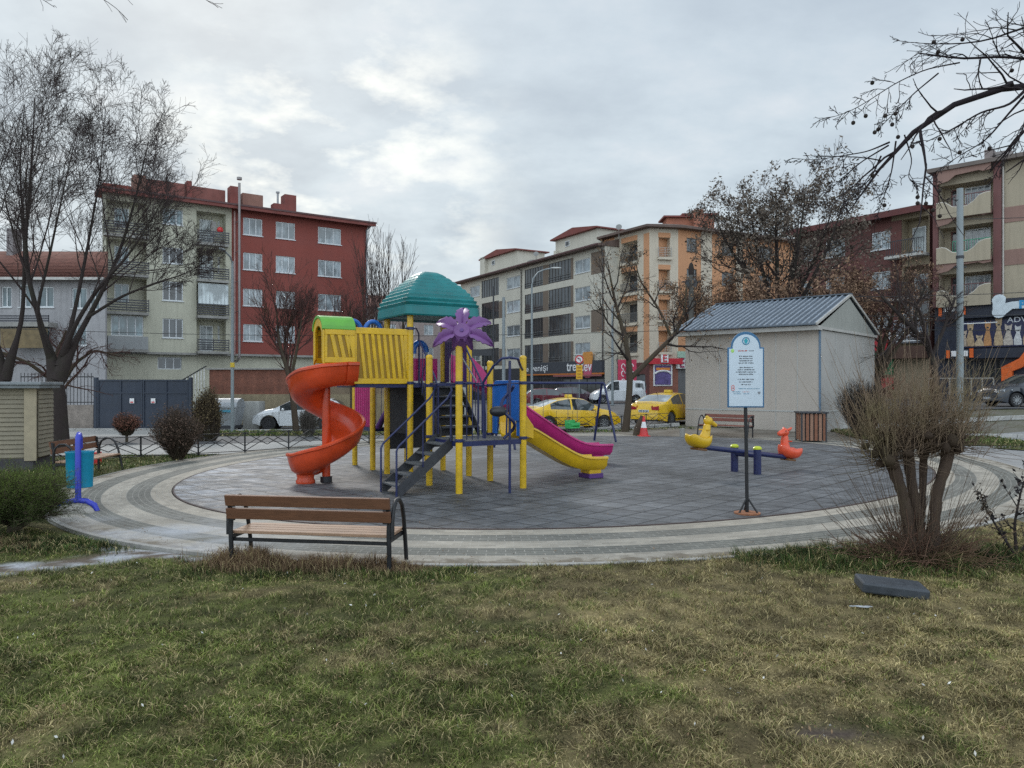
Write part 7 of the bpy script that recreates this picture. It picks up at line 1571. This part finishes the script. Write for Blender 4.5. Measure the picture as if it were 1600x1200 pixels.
# ================================================================== VEHICLES
m_tyre = M('tyre_rubber', (.02, .02, .021), .8, .2, 10); m_rim = M('alloy_rim', (.32, .33, .34), .35, .1, 5, metal=.7); m_rimd = M('dark_rim', (.05, .05, .055), .4, .1, 5, metal=.5)
m_glass = M_pane('car_glass', (.06, .075, .08), (.025, .03, .032), 1, rough=.04, spec=1.0); m_screen = M_pane('car_screen_reflection', (.40, .45, .48), (.22, .26, .28), 1, rough=.05, spec=1.0)  # pale screens: sky reflection put into the pane colour
m_head = M('headlight_glass', (.5, .53, .56), .1, .1, 5); m_tail = M('taillight_red', (.35, .015, .03), .2, .2, 5); m_plate = M('plate_white', (.55, .58, .62), .5); m_trimb = M('black_trim', (.018, .018, .02), .5)
def car_paint(name, c): return M(name, c, .28, .06, 1.2, dirt=.06, coat=.6)
def make_car(kind, label, loc, rz, paint, cat='car', taxi=False, rim=None, name='parked_car', screen=None, back_plate=True, group=None, detail=True):
    """x forward, origin on the ground below the centre"""
    K = dict(
     sedan=dict(L=4.55, W=1.80, H=1.46, wr=.315, wf=1.36, wb=-1.32, belt=[(-2.27, .70), (-2.2, .93), (-1.9, .99), (-1.0, .97), (0, .93), (.9, .88), (1.6, .80), (2.1, .68), (2.27, .52)],
        top=[(-2.27, .72), (-2.2, .98), (-1.75, 1.04), (-.85, 1.36), (-.35, 1.44), (.1, 1.46), (.5, 1.40), (1.28, .97), (1.7, .90), (2.12, .74), (2.27, .54)], gh=(-1.62, 1.22), pill=(-.82, .45), win=(-1.22, .92), mid=-.2),
     hatch=dict(L=4.05, W=1.70, H=1.46, wr=.31, wf=1.27, wb=-1.20, belt=[(-2.02, .55), (-1.98, .90), (-1.5, .95), (0, .92), (.8, .88), (1.5, .80), (1.9, .66), (2.02, .50)],
        top=[(-2.02, .6), (-1.98, .97), (-1.72, 1.30), (-1.3, 1.41), (-.5, 1.46), (.2, 1.42), (1.08, .98), (1.5, .91), (1.9, .72), (2.02, .52)], gh=(-1.94, 1.02), pill=(-1.45, .25), win=(-1.55, .80), mid=-.4),
     van=dict(L=4.4, W=1.83, H=1.84, wr=.32, wf=1.42, wb=-1.30, belt=[(-2.2, .6), (-2.17, 1.05), (0, 1.05), (1.0, 1.02), (1.7, .92), (2.1, .72), (2.2, .55)],
        top=[(-2.2, .7), (-2.17, 1.2), (-2.1, 1.76), (-1.8, 1.82), (0, 1.84), (.6, 1.78), (1.35, 1.14), (1.75, 1.0), (2.1, .78), (2.2, .58)], gh=(-2.1, 1.32), pill=(-2.0, .5), win=(-2.0, 1.05), mid=-.3),
     suv=dict(L=4.5, W=1.88, H=1.66, wr=.36, wf=1.38, wb=-1.32, belt=[(-2.25, .7), (-2.2, 1.08), (-1.5, 1.12), (0, 1.08), (.9, 1.05), (1.6, 1.0), (2.1, .85), (2.25, .62)],
        top=[(-2.25, .75), (-2.2, 1.15), (-1.85, 1.50), (-1.3, 1.62), (-.3, 1.66), (.3, 1.60), (1.15, 1.14), (1.6, 1.06), (2.12, .90), (2.25, .65)], gh=(-2.1, 1.08), pill=(-1.55, .4), win=(-1.65, .88), mid=-.3))[kind]
    root = thing(name, label, cat, loc, rz, group); hw = K['W'] / 2; H = K['H']; wr = K['wr']
    xs = sorted(set(list(np.linspace(-K['L'] / 2, K['L'] / 2, 34)) + [w + (wr + .07) * math.cos(a) for w in (K['wf'], K['wb']) for a in np.linspace(0, math.pi, 11)] + [K['gh'][0], K['gh'][1], K['pill'][0], K['pill'][1], K['win'][0], K['win'][1], K['mid'] - .04, K['mid'] + .04]))
    I = lambda tab, x: float(np.interp(x, [t[0] for t in tab], [t[1] for t in tab]))
    g0, g1 = K['gh']; rowsP = []
    for x in xs:
        b = I(K['belt'], x); t = max(I(K['top'], x), b + .005); bot = .20 + .10 * smooth((abs(x) - K['L'] / 2 + .5) / .5); sill = bot + .02
        for w in (K['wf'], K['wb']):
            dx = abs(x - w); Rr = wr + .075
            if dx < Rr: sill = max(sill, wr + math.sqrt(max(0, Rr * Rr - dx * dx)))
        endt = smooth((K['L'] / 2 - abs(x)) / .42); ww = hw * (.80 + .20 * endt)
        infl = max(0.0, min(1.0, (t - b) / (H - .95))) if g0 < x < g1 else 0.0
        wt_ = (ww - .03) - infl * .20; sill = min(sill, b - .04)
        midz = max(sill + .01, .55 * b + .18)
        P = [(x, 0, sill if sill > bot + .1 else bot), (x, ww * .80, sill if sill > bot + .1 else bot), (x, ww - .015, sill), (x, ww + .0, min(midz, b - .02)), (x, ww - .012, b - .02), (x, ww - .045, b), 
             (x, wt_ if infl > 0 else ww - .10, b + (t - b) * (.93 if infl > 0 else .55)), (x, (wt_ - .07) if infl > 0 else ww - .20, b + (t - b) * .99), (x, (wt_ - .25) if infl > 0 else ww * .5, t + .012 * infl + .0), (x, 0, t + .022)]
        rowsP.append(P)
    nP = 10; parts = {'body': [], 'window': [], 'windscreen': [], 'rear_window': []}
    V = []; 
    for P in rowsP: V += P
    for P in rowsP: V += [(p[0], -p[1], p[2]) for p in P]
    n = len(xs); off = n * nP
    for i in range(n - 1):
        xm = (xs[i] + xs[i + 1]) / 2
        for j in range(nP - 1):
            key = 'body'
            if j == 5 and K['win'][0] < xm < K['win'][1] and not (abs(xm - K['mid']) < .04) and not (kind == 'van' and xm < .1): key = 'window'
            if j in (6, 7, 8) and g0 < xm < K['pill'][0] and kind != 'van': key = 'rear_window' if j > 6 else 'body'
            if j in (6, 7, 8) and K['pill'][1] < xm < g1: key = 'windscreen' if j > 6 else 'body'
            a = i * nP + j; q = (a, a + 1, a + nP + 1, a + nP); parts[key].append(q); parts[key].append(tuple(v + off for v in q[::-1]))
    for e in (0, n - 1):
        parts['body'].append(tuple(e * nP + j for j in range(nP)) + tuple(off + e * nP + j for j in range(nP - 2, 0, -1)))
    def sub_(fs): 
        used = sorted({v for f in fs for v in f}); mp = {v: k for k, v in enumerate(used)}; return MB().add([V[v] for v in used], [tuple(mp[v] for v in f) for f in fs])
    def wm(nm, fs, mat): 
        mb = sub_(fs); me = mb.mesh(nm, mat, True); import bmesh
        bm = bmesh.new(); bm.from_mesh(me); bmesh.ops.remove_doubles(bm, verts=bm.verts, dist=.0005); bmesh.ops.recalc_face_normals(bm, faces=bm.faces); bm.to_mesh(me); bm.free()
        me.polygons.foreach_set('use_smooth', [True] * len(me.polygons)); o = link(nm, me, root, sm=True); return o
    body = wm('body', parts['body'], paint)
    for k in ('window', 'windscreen', 'rear_window'):
        if not parts[k]: continue
        if k == 'window':
            for sgn, nm in ((0, 'window'), (1, 'window')):
                for a_, b_ in ((-9, K['mid']), (K['mid'], 9)):
                    fs = [f for f in parts[k] if (min(f) >= off) == bool(sgn) and a_ < sum(V[v][0] for v in f) / 4 < b_]
                    if fs: wm(nm, fs, m_glass)
        else: wm(k, parts[k], screen or m_screen)
    if kind == 'van':
        for s in (-1, 1): MB().prism([(-1.95, 1.15), (-1.25, 1.15), (-1.3, 1.62), (-1.9, 1.60)], (0, s * (hw - .14), 0), (1, 0, 0), (0, 0, 1), (0, s * .05, 0)).build('window', m_glass, root)
        MB().prism([(-.7, 1.15), (.7, 1.15), (.6, 1.65), (-.6, 1.65)], (-2.20, 0, 0), (0, 1, 0), (0, 0, 1), (.05, 0, 0)).build('rear_window', m_glass, root)
    for w in (K['wf'], K['wb']):
        for s in (-1, 1):
            wh = MB(); y0 = s * (hw - .22); y1 = s * (hw - .005); prof = [(wr * .62, 0), (wr * .93, .0), (wr, .25), (wr, .75), (wr * .93, 1.0), (wr * .66, 1.0), (wr * .64, .90)]
            rings = [[(w + r_ * math.cos(a), y0 + (y1 - y0) * t, wr + r_ * math.sin(a)) for a in np.linspace(0, 2 * math.pi, 24, endpoint=False)] for r_, t in prof]
            W = thing('wheel', None, None); W.parent = root; wh.loft(rings, caps=True).build('tyre', m_tyre, W, True)
            rm = MB(); yc = y0 + (y1 - y0) * .88; rm.tube([(w, yc - .012 * s, wr), (w, yc + .006 * s, wr)], wr * .30, 12)
            for k in range(10 if detail else 5):
                a = 2 * math.pi * k / (10 if detail else 5); rm.bar((w + wr * .15 * math.cos(a), yc, wr + wr * .15 * math.sin(a)), (w + wr * .63 * math.cos(a), yc, wr + wr * .63 * math.sin(a)), .03, .05, up=(0, 1, 0))
            rm.tube([(w + wr * .62 * math.cos(a), yc, wr + wr * .62 * math.sin(a)) for a in np.linspace(0, 2 * math.pi, 20, endpoint=False)], .016, 5, closed=True); rm.build('rim', rim or m_rim, W)
    x1 = K['L'] / 2; bz = I(K['belt'], x1 - .25)
    for s in (-1, 1):
        hl = MB(); hl.loft([[(x1 - .12, s * (hw * .80), bz - .17), (x1 - .12, s * (hw * .80), bz - .03)], [(x1 - .26, s * (hw * .93), bz - .15), (x1 - .26, s * (hw * .93), bz - .0)], [(x1 - .62, s * (hw * .995 + .004), bz - .06), (x1 - .62, s * (hw * .995 + .004), bz + .02)]], closed_ring=False); hl.prism([(s * hw * .45, bz - .18), (s * hw * .80, bz - .17), (s * hw * .80, bz - .04), (s * hw * .5, bz - .09)], (x1 - .08, 0, 0), (0, 1, 0), (0, 0, 1), (.03, 0, 0)); hl.build('headlight', m_head, root)
        tl = MB(); xb_ = -x1; tb = I(K['belt'], xb_ + .12)
        tl.prism([(s * hw * .42, tb - .20), (s * hw * .82, tb - .22), (s * hw * .82, tb - .03), (s * hw * .5, tb - .08)], (xb_ - .012, 0, 0), (0, 1, 0), (0, 0, 1), (.05, 0, 0)); tl.prism([(xb_ + .03, tb - .20), (xb_ + .42, tb - .04), (xb_ + .40, tb + .0), (xb_ + .03, tb - .03)], (0, s * (hw * .80), 0), (1, s * .16, 0), (0, 0, 1), (0, s * .035, 0)); tl.build('taillight', m_tail, root)
        MB().ball((K['gh'][1] - .38, s * (hw + .07), I(K['belt'], .9) + .08), (.07, .09, .06), 10, 8).build('wing_mirror', paint, root, True)
    MB().box(x1 - .10, x1 - .02, -hw * .5, hw * .5, .32, .48).build('grille', m_trimb, root, bev=.01); MB().box(x1 - .05, x1 + .008, -.26, .26, .40, .50).build('number_plate', m_plate, root)
    if back_plate: MB().box(-x1 - .02, -x1 + .02, -.26, .26, .62, .73).build('number_plate', m_plate, root); mb = MB(); [mb.box(-x1 - .024, -x1 - .02, a, a + .035, .645, .705) for a in (-.2, -.14, -.05, .0, .08, .13, .18)]; mb.build('plate_lettering', m_ink, root)
    MB().box(-x1 + .02, -x1 + .10, -hw * .72, hw * .72, .24, .34).build('bumper_trim', m_trimb, root)
    for s in (-1, 1):
        dl = MB(); z0_, z1_ = .34, I(K['belt'], 0) - .03
        for xx in ((K['mid'], K['win'][1] + .02, K['win'][0] + .25)): dl.box(xx - .006, xx + .006, s * (hw - .004) - .004, s * (hw - .004) + .004, z0_, z1_)
        dl.build('door_seam', m_trimb, root); [MB().box(xx, xx + .16, s * hw - .01, s * hw + .022, z1_ - .13, z1_ - .10).build('door_handle', paint, root) for xx in (K['mid'] - .32, K['mid'] + .12 + .5)]
    if taxi:
        mb = MB(); mb.loft([[(x, -.20 * s_, H + .02), (x, .20 * s_, H + .02), (x, .17 * s_, H + .15), (x, -.17 * s_, H + .15)] for x, s_ in ((-.12, .8), (-.08, 1), (.08, 1), (.12, .8))]); mb.build('roof_sign', M('roof_sign_yellow', (.70, .50, .05), .4), root, bev=.01)
        mb = MB(); mb.tube([(-1.0, 0, 1.34), (-1.15, 0, 1.52)], .012, 6); mb.build('antenna', m_trimb, root)
        pk = MB(); N_ = 22
        for s in (-1, 1):
            for i in range(N_):
                for r_ in range(2):
                    if (i + r_) % 2: continue
        for s in (-1, 1): MB().box(-1.0, .6, s * hw - .012, s * hw + .004, .29, .33).build('sill_stripe', m_trimb, root)
    return root
p_yel = car_paint('taxi_yellow', (.75, .46, .01)); p_wht = car_paint('car_white', (.62, .64, .66)); p_mar = car_paint('car_maroon', (.14, .012, .025)); p_gry = car_paint('car_dark_grey', (.022, .028, .040)); p_dmar = car_paint('car_dark_plum', (.05, .015, .03))
make_car('sedan', 'yellow taxi parked side on with its front wheel behind the swing frame', (2.55, 33.6, hz(2.5, 33.6) - .03), R(20), p_yel, 'taxi', True, name='taxi')
make_car('sedan', 'yellow taxi seen from behind, half hidden by the shed', (7.35, 34.9, .17), R(50), p_yel, 'taxi', True, name='taxi')
make_car('hatch', 'white hatchback parked at the kerb behind the orange spiral slide', (-9.6, 33.9, -.03), R(180 + 4), p_wht, rim=m_rimd, screen=m_glass)
make_car('van', 'white delivery van parked before the corner shop', (8.6, 60.5, hz(8.6, 60) - .02), R(186), p_wht, 'van', name='parked_van', detail=False)
make_car('hatch', 'maroon car parked behind the yellow taxi', (3.1, 60.5, hz(3, 60) - .02), R(8), p_mar, detail=False); make_car('hatch', 'dark plum coloured car between the maroon car and the white van', (5.3, 62.0, hz(5, 62) - .02), R(5), p_dmar, detail=False)
make_car('suv', 'dark grey estate car driving along the street at the right edge', (26.2, 37.6, hz(26, 37.6) - .05), R(184), p_gry, screen=m_glass)

# ================================================================== POSTS, SIGNS, CABLES
def pole(name, label, cat, x, y, h, r0, r1, mat, extra=None, z0=None):
    z0 = hz(x, y) if z0 is None else z0; rt_ = thing(name, label, cat, (x, y, z0)); MB().tube([(0, 0, -.1), (0, 0, h)], [r0, r1], 14).build('pole', mat, rt_, True); MB().tube([(0, 0, 0), (0, 0, .06)], r0 * 1.7, 14).build('base', mat, rt_, True)
    return rt_
m_galp = M('pole_galvanised', (.23, .26, .27), .5, .12, 2, streak=.2)
p = pole('lamp_post', 'slim grey lamp post with yellow band rising behind the waste container', 'lamp post', -11.75, 31.2, 7.2, .075, .05, m_galp); MB().tube([(0, 0, 2.75), (0, 0, 2.95)], .09, 14).build('band', M('band_yellow', (.6, .42, .03), .5), p, True); MB().tube([(0, 0, 7.1), (.0, -.2, 7.35), (.0, -.9, 7.5)], .035, 8).build('arm', m_galp, p, True); MB().ball((.0, -1.1, 7.5), (.10, .28, .06), 10, 6).build('lamp_head', m_galp, p, True)
p = pole('steel_pole', 'tall thick grey steel mast before the pet shop', 'pole', X(1500, 34), 34, 10.2, .155, .135, m_galp); MB().tube([(-.3, 0, 6.6), (.3, 0, 6.6)], .03, 6).build('bracket', m_step, p); MB().lathe([(.17, 0), (.17, .12)], 14, (0, 0, 7.0)).build('collar', m_step, p)
p = pole('street_lamp', 'street lamp with curved arm before the grey block', 'street lamp', X(831, 58), 58, 9.6, .11, .07, m_galp); MB().tube([(0, 0, 9.5), (.1, 0, 10.1), (.5, 0, 10.6), (1.0, 0, 10.8), (1.5, 0, 10.9)], .05, 8).build('arm', m_galp, p, True); MB().ball((1.9, 0, 10.92), (.45, .15, .08), 12, 6).build('lamp_head', M('lamp_pale', (.5, .5, .48), .5), p, True)
p = pole('street_pole', 'dark bare pole left of the street lamp, before the grey block', 'pole', X(787, 55), 55, 8.4, .14, .11, m_galp)
p = pole('street_pole', 'thin dark mast between the purple flower and the grey block', 'pole', X(771, 50), 50, 8.6, .07, .05, m_step)
p = pole('street_pole', 'slim grey pole by the white van', 'pole', X(957, 56), 56, 7.5, .10, .08, m_galp)
p = pole('utility_pole', 'old wooden utility pole with rusty top beside the brown trees', 'utility pole', X(1080, 40), 40, 7.8, .15, .13, M('weathered_pole', (.10, .095, .085), .9, .25, 3, streak=.3)); MB().ball((0, 0, 7.9), (.16, .16, .45), 10, 8).build('pole_top', b_dark, p, True); MB().tube([(-.5, 0, 7.3), (.5, 0, 7.3)], .04, 6).build('cross_arm', m_step, p)
MB().box(-.3, .3, -.05, .05, 7.0, 7.4).build('bracket', m_step, p)
# dark name board seen beside the flower
p = pole('sign_post', 'dark oblong street name board behind the purple flower', 'sign', X(757, 45), 45, 3.9, .04, .04, m_step); MB().box(-.85, .45, -.06, -.03, 3.75, 4.15).build('sign_board', m_step, p, bev=.01)
# no-turn sign with yellow plates
p = pole('traffic_sign', 'round red rimmed no left turn sign above a yellow plate', 'traffic sign', X(905, 47), 47, 3.75, .035, .035, m_galp, z0=.0); zc_ = 3.60
MB().disc((0, -.05, zc_), (0, 1, 0), .27, .03, 28).build('sign_disc', M('sign_rim_red', (.60, .03, .04), .45), p, True); MB().disc((0, -.07, zc_), (0, 1, 0), .195, .02, 28).build('sign_face', wt, p, True)
mb = MB(); mb.tube([(.07, -.09, zc_ - .12), (.07, -.09, zc_ + .03), (.03, -.09, zc_ + .08), (-.06, -.09, zc_ + .07)], .018, 6); mb.prism([(-.14, .07), (-.05, .13), (-.05, .01)], (0, -.095, zc_), (1, 0, 0), (0, 0, 1), (0, .01, 0)); mb.build('arrow', m_ink, p); MB().bar((-.14, -.098, zc_ + .14), (.14, -.098, zc_ - .14), .012, .03, up=(0, 1, 0)).build('slash', M('sign_rim_red', (.6, .03, .04)), p)
MB().box(-.20, .20, -.05, -.02, 2.35, 3.25).build('yellow_plate', M('plate_yellow', (.72, .40, .02), .5, .1), p); mb = MB(); [mb.box(-.12, .12, -.056, -.05, z, z + .06) for z in (2.45, 2.65, 2.85, 3.05)]; mb.build('plate_print', M('plate_print_brown', (.35, .16, .02), .6), p)
for i, (px, w) in enumerate(((974, .95), (986, .85))):
    zz_ = hz(X(px, 64), 64); r_ = thing('roadside_banner', ('tall pink red feather banner left of the corner shop window', 'tall pink red banner nearer to the corner shop window')[i], 'banner', (X(px, 64), 64 - i * .3, zz_)); MB().box(-w / 2, w / 2, 0, .04, .3, 3.6).build('banner_cloth', M('banner_pink', (.50, .04, .09), .6, .15), r_); MB().box(-w / 2 - .04, -w / 2, 0, .05, 0, 3.7).build('banner_pole', m_step, r_); mb = MB(); [mb.tube([(.16 * math.cos(a), -.01, z + .24 * math.sin(a)) for a in np.linspace(0, 5, 8)], .04, 5) for z in (1.0, 1.7, 2.4, 3.0)]; mb.build('banner_print', wt, r_)
# cone and stump near the second taxi
cn = thing('traffic_cone', 'red and white traffic cone in front of the second taxi', 'cone', (X(1006, 28.9), 28.9, .0)); MB().box(-.22, .22, -.22, .22, .0, .05).build('base', m_red, cn, bev=.01); MB().lathe([(.18, .05), (.115, .35)], 16).build('cone_body', m_red, cn, True); MB().lathe([(.115, .35), (.07, .58)], 16).build('cone_stripe', wt, cn, True); MB().lathe([(.07, .58), (.035, .80)], 16).build('cone_tip', m_red, cn, True)
tag(MB().tube([(0, 0, -.1), (.05, .0, .3), (.18, 0, .62), (.22, 0, .8)], [.16, .13, .09, .05], 10).build('tree_stump', b_brown, None, True, loc=(X(994, 29.4), 29.4, 0)), 'leaning brown tree stump between the taxis', 'stump')
tag(MB().tube([(0, 0, -.05), (0, 0, .35)], .10, 12).build('kerb_stub', m_concr, None, True, loc=(X(1066, 28.4), 28.4, 0)), 'short concrete stub at the left corner of the shed', 'stub')
tag(MB().box(-.2, .2, -.12, .12, 0, .32).build('red_box', m_red, None, loc=(-10.7, 18.9, 0), bev=.02), 'small red box left behind the low fence, beside the far bench', 'box')
# cables
def cable(label, a, b, sag, r=.012):
    pts = [tuple(a[k] + (b[k] - a[k]) * t - (sag * 4 * t * (1 - t) if k == 2 else 0) for k in range(3)) for t in np.linspace(0, 1, 18)]; o = MB().tube(pts, r, 5).build('overhead_cable', M('cable_black', (.03, .03, .03), .6), None, True); tag(o, label, 'cable')
cable('thin cable crossing from the left edge past the lamp post to the play tower', (-26, 31.1, 4.6), (12, 33.8, 4.7), .5)
cable('upper overhead cable between the steel mast and the right edge', (X(1500, 34), 34, 9.6), (34, 30, 10.4), .4, .015); cable('middle overhead cable running right from the steel mast', (14.0, 36, 6.3), (36, 30, 7.2), .5, .015); cable('lower overhead cable running right from the steel mast', (15.0, 36, 5.4), (36, 30, 6.1), .5, .015); cable('lowest overhead cable crossing before the pet shop upper floor', (15.5, 36, 4.8), (36, 30, 5.0), .4, .015)

# ================================================================== LIGHT, SKY, CAMERA
SUN_EL, SUN_AZ = 32, -22       # degrees; azimuth from the view direction, negative = left
w = bpy.data.worlds.new('World'); scene.world = w; w.use_nodes = True; nt = w.node_tree; bg = nt.nodes['Background']
sky = nt.nodes.new('ShaderNodeTexSky'); sky.sky_type = 'NISHITA'; sky.sun_disc = False; sky.sun_elevation = R(SUN_EL); sky.sun_rotation = R(SUN_AZ); sky.air_density = 1.5; sky.dust_density = 3
tc = nt.nodes.new('ShaderNodeTexCoord'); sp_ = nt.nodes.new('ShaderNodeSeparateXYZ'); nt.links.new(tc.outputs['Generated'], sp_.inputs[0])
def math_(op, a, b=None, c=None):
    n = nt.nodes.new('ShaderNodeMath'); n.operation = op
    for i, v in enumerate((a, b, c)):
        if v is None: continue
        if isinstance(v, bpy.types.NodeSocket): nt.links.new(v, n.inputs[i])
        else: n.inputs[i].default_value = v
    return n.outputs[0]
zc = math_('ADD', math_('MAXIMUM', sp_.outputs['Z'], 0.0), .30); cx = math_('DIVIDE', sp_.outputs['X'], zc); cy = math_('DIVIDE', sp_.outputs['Y'], zc)
cb = nt.nodes.new('ShaderNodeCombineXYZ'); nt.links.new(cx, cb.inputs[0]); nt.links.new(cy, cb.inputs[1])
mp = nt.nodes.new('ShaderNodeMapping'); mp.inputs['Scale'].default_value = (1.0, 1.25, 1); mp.inputs['Location'].default_value = (.6, .35, 0); nt.links.new(cb.outputs[0], mp.inputs[0])
n1 = noise(nt, mp.outputs[0], 2.3, 8, .58); n2 = noise(nt, mp.outputs[0], .42, 3, .5)
base = ramp(nt, n1, [(.32, (.41, .485, .555)), (.44, (.475, .555, .62)), (.54, (.55, .635, .695)), (.64, (.64, .70, .745)), (.76, (.78, .82, .84))])
# brighter thin cloud around the hidden sun
vd = nt.nodes.new('ShaderNodeVectorMath'); vd.operation = 'DOT_PRODUCT'; nt.links.new(tc.outputs['Generated'], vd.inputs[0]); 
GL = Vector((math.sin(R(-13)) * math.cos(R(16)), math.cos(R(-13)) * math.cos(R(16)), math.sin(R(16)))); vd.inputs[1].default_value = GL
mr = nt.nodes.new('ShaderNodeMapRange'); nt.links.new(vd.outputs['Value'], mr.inputs['Value']); mr.inputs['From Min'].default_value = math.cos(R(15)); mr.inputs['From Max'].default_value = math.cos(R(2)); mr.interpolation_type = 'SMOOTHSTEP'
mp3 = nt.nodes.new('ShaderNodeMapping'); mp3.inputs['Scale'].default_value = (1, 1, 2.2); nt.links.new(tc.outputs['Generated'], mp3.inputs[0])
n3 = ramp(nt, noise(nt, mp3.outputs[0], 6.5, 6, .6), [(.48, 0.0), (.66, 1.0)])
gl_ = math_('MULTIPLY', mr.outputs[0], n3)
c = mix(nt, gl_, base, (.93, .95, .90))
mr2 = nt.nodes.new('ShaderNodeMapRange'); nt.links.new(sp_.outputs['Z'], mr2.inputs['Value']); mr2.inputs['From Min'].default_value = .18; mr2.inputs['From Max'].default_value = .50; mr2.inputs['To Max'].default_value = .8
mxr = nt.nodes.new('ShaderNodeMapRange'); nt.links.new(sp_.outputs['X'], mxr.inputs['Value']); mxr.inputs['From Min'].default_value = -.35; mxr.inputs['From Max'].default_value = .5; mxr.inputs['To Min'].default_value = .35; mxr.inputs['To Max'].default_value = 1
c = mix(nt, math_('MULTIPLY', math_('MULTIPLY', mr2.outputs[0], mxr.outputs[0]), .75), c, (.45, .515, .60))
sk = nt.nodes.new('ShaderNodeVectorMath'); sk.operation = 'SCALE'; nt.links.new(sky.outputs[0], sk.inputs[0]); sk.inputs['Scale'].default_value = .07
fin = mix(nt, .94, sk.outputs[0], c)
# sky behind the viewer brightened, an added fill for the facades
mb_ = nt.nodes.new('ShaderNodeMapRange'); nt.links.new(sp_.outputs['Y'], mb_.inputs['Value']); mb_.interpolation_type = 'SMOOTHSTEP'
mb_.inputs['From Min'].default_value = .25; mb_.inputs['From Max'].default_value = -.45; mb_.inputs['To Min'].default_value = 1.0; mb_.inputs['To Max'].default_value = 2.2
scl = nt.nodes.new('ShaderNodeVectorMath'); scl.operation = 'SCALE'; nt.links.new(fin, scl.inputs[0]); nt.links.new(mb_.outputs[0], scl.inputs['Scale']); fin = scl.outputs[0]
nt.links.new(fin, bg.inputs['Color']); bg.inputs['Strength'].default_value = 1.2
sl = bpy.data.lights.new('sun', 'SUN'); sl.energy = 1.2; sl.angle = R(12); sl.color = (1, .96, .90); so = bpy.data.objects.new('sun', sl); COL.objects.link(so)
dirv = Vector((math.sin(R(SUN_AZ)) * math.cos(R(SUN_EL)), math.cos(R(SUN_AZ)) * math.cos(R(SUN_EL)), math.sin(R(SUN_EL)))); so.rotation_euler = dirv.to_track_quat('Z', 'Y').to_euler()
cam = bpy.data.cameras.new('camera'); co = bpy.data.objects.new('camera', cam); COL.objects.link(co); co.location = (0, 0, EYE); co.rotation_euler = (R(90), 0, 0); cam.sensor_width = 36; cam.lens = F / 1600 * 36; cam.clip_end = 3000; cam.clip_start = .05; scene.camera = co
scene.view_settings.view_transform = 'Standard'; scene.view_settings.look = 'None'; scene.view_settings.exposure = 0; scene.view_settings.gamma = 1
scene.render.engine = 'CYCLES'; scene.cycles.max_bounces = 6; scene.cycles.diffuse_bounces = 3; scene.cycles.use_denoising = False
scene.render.film_transparent = False
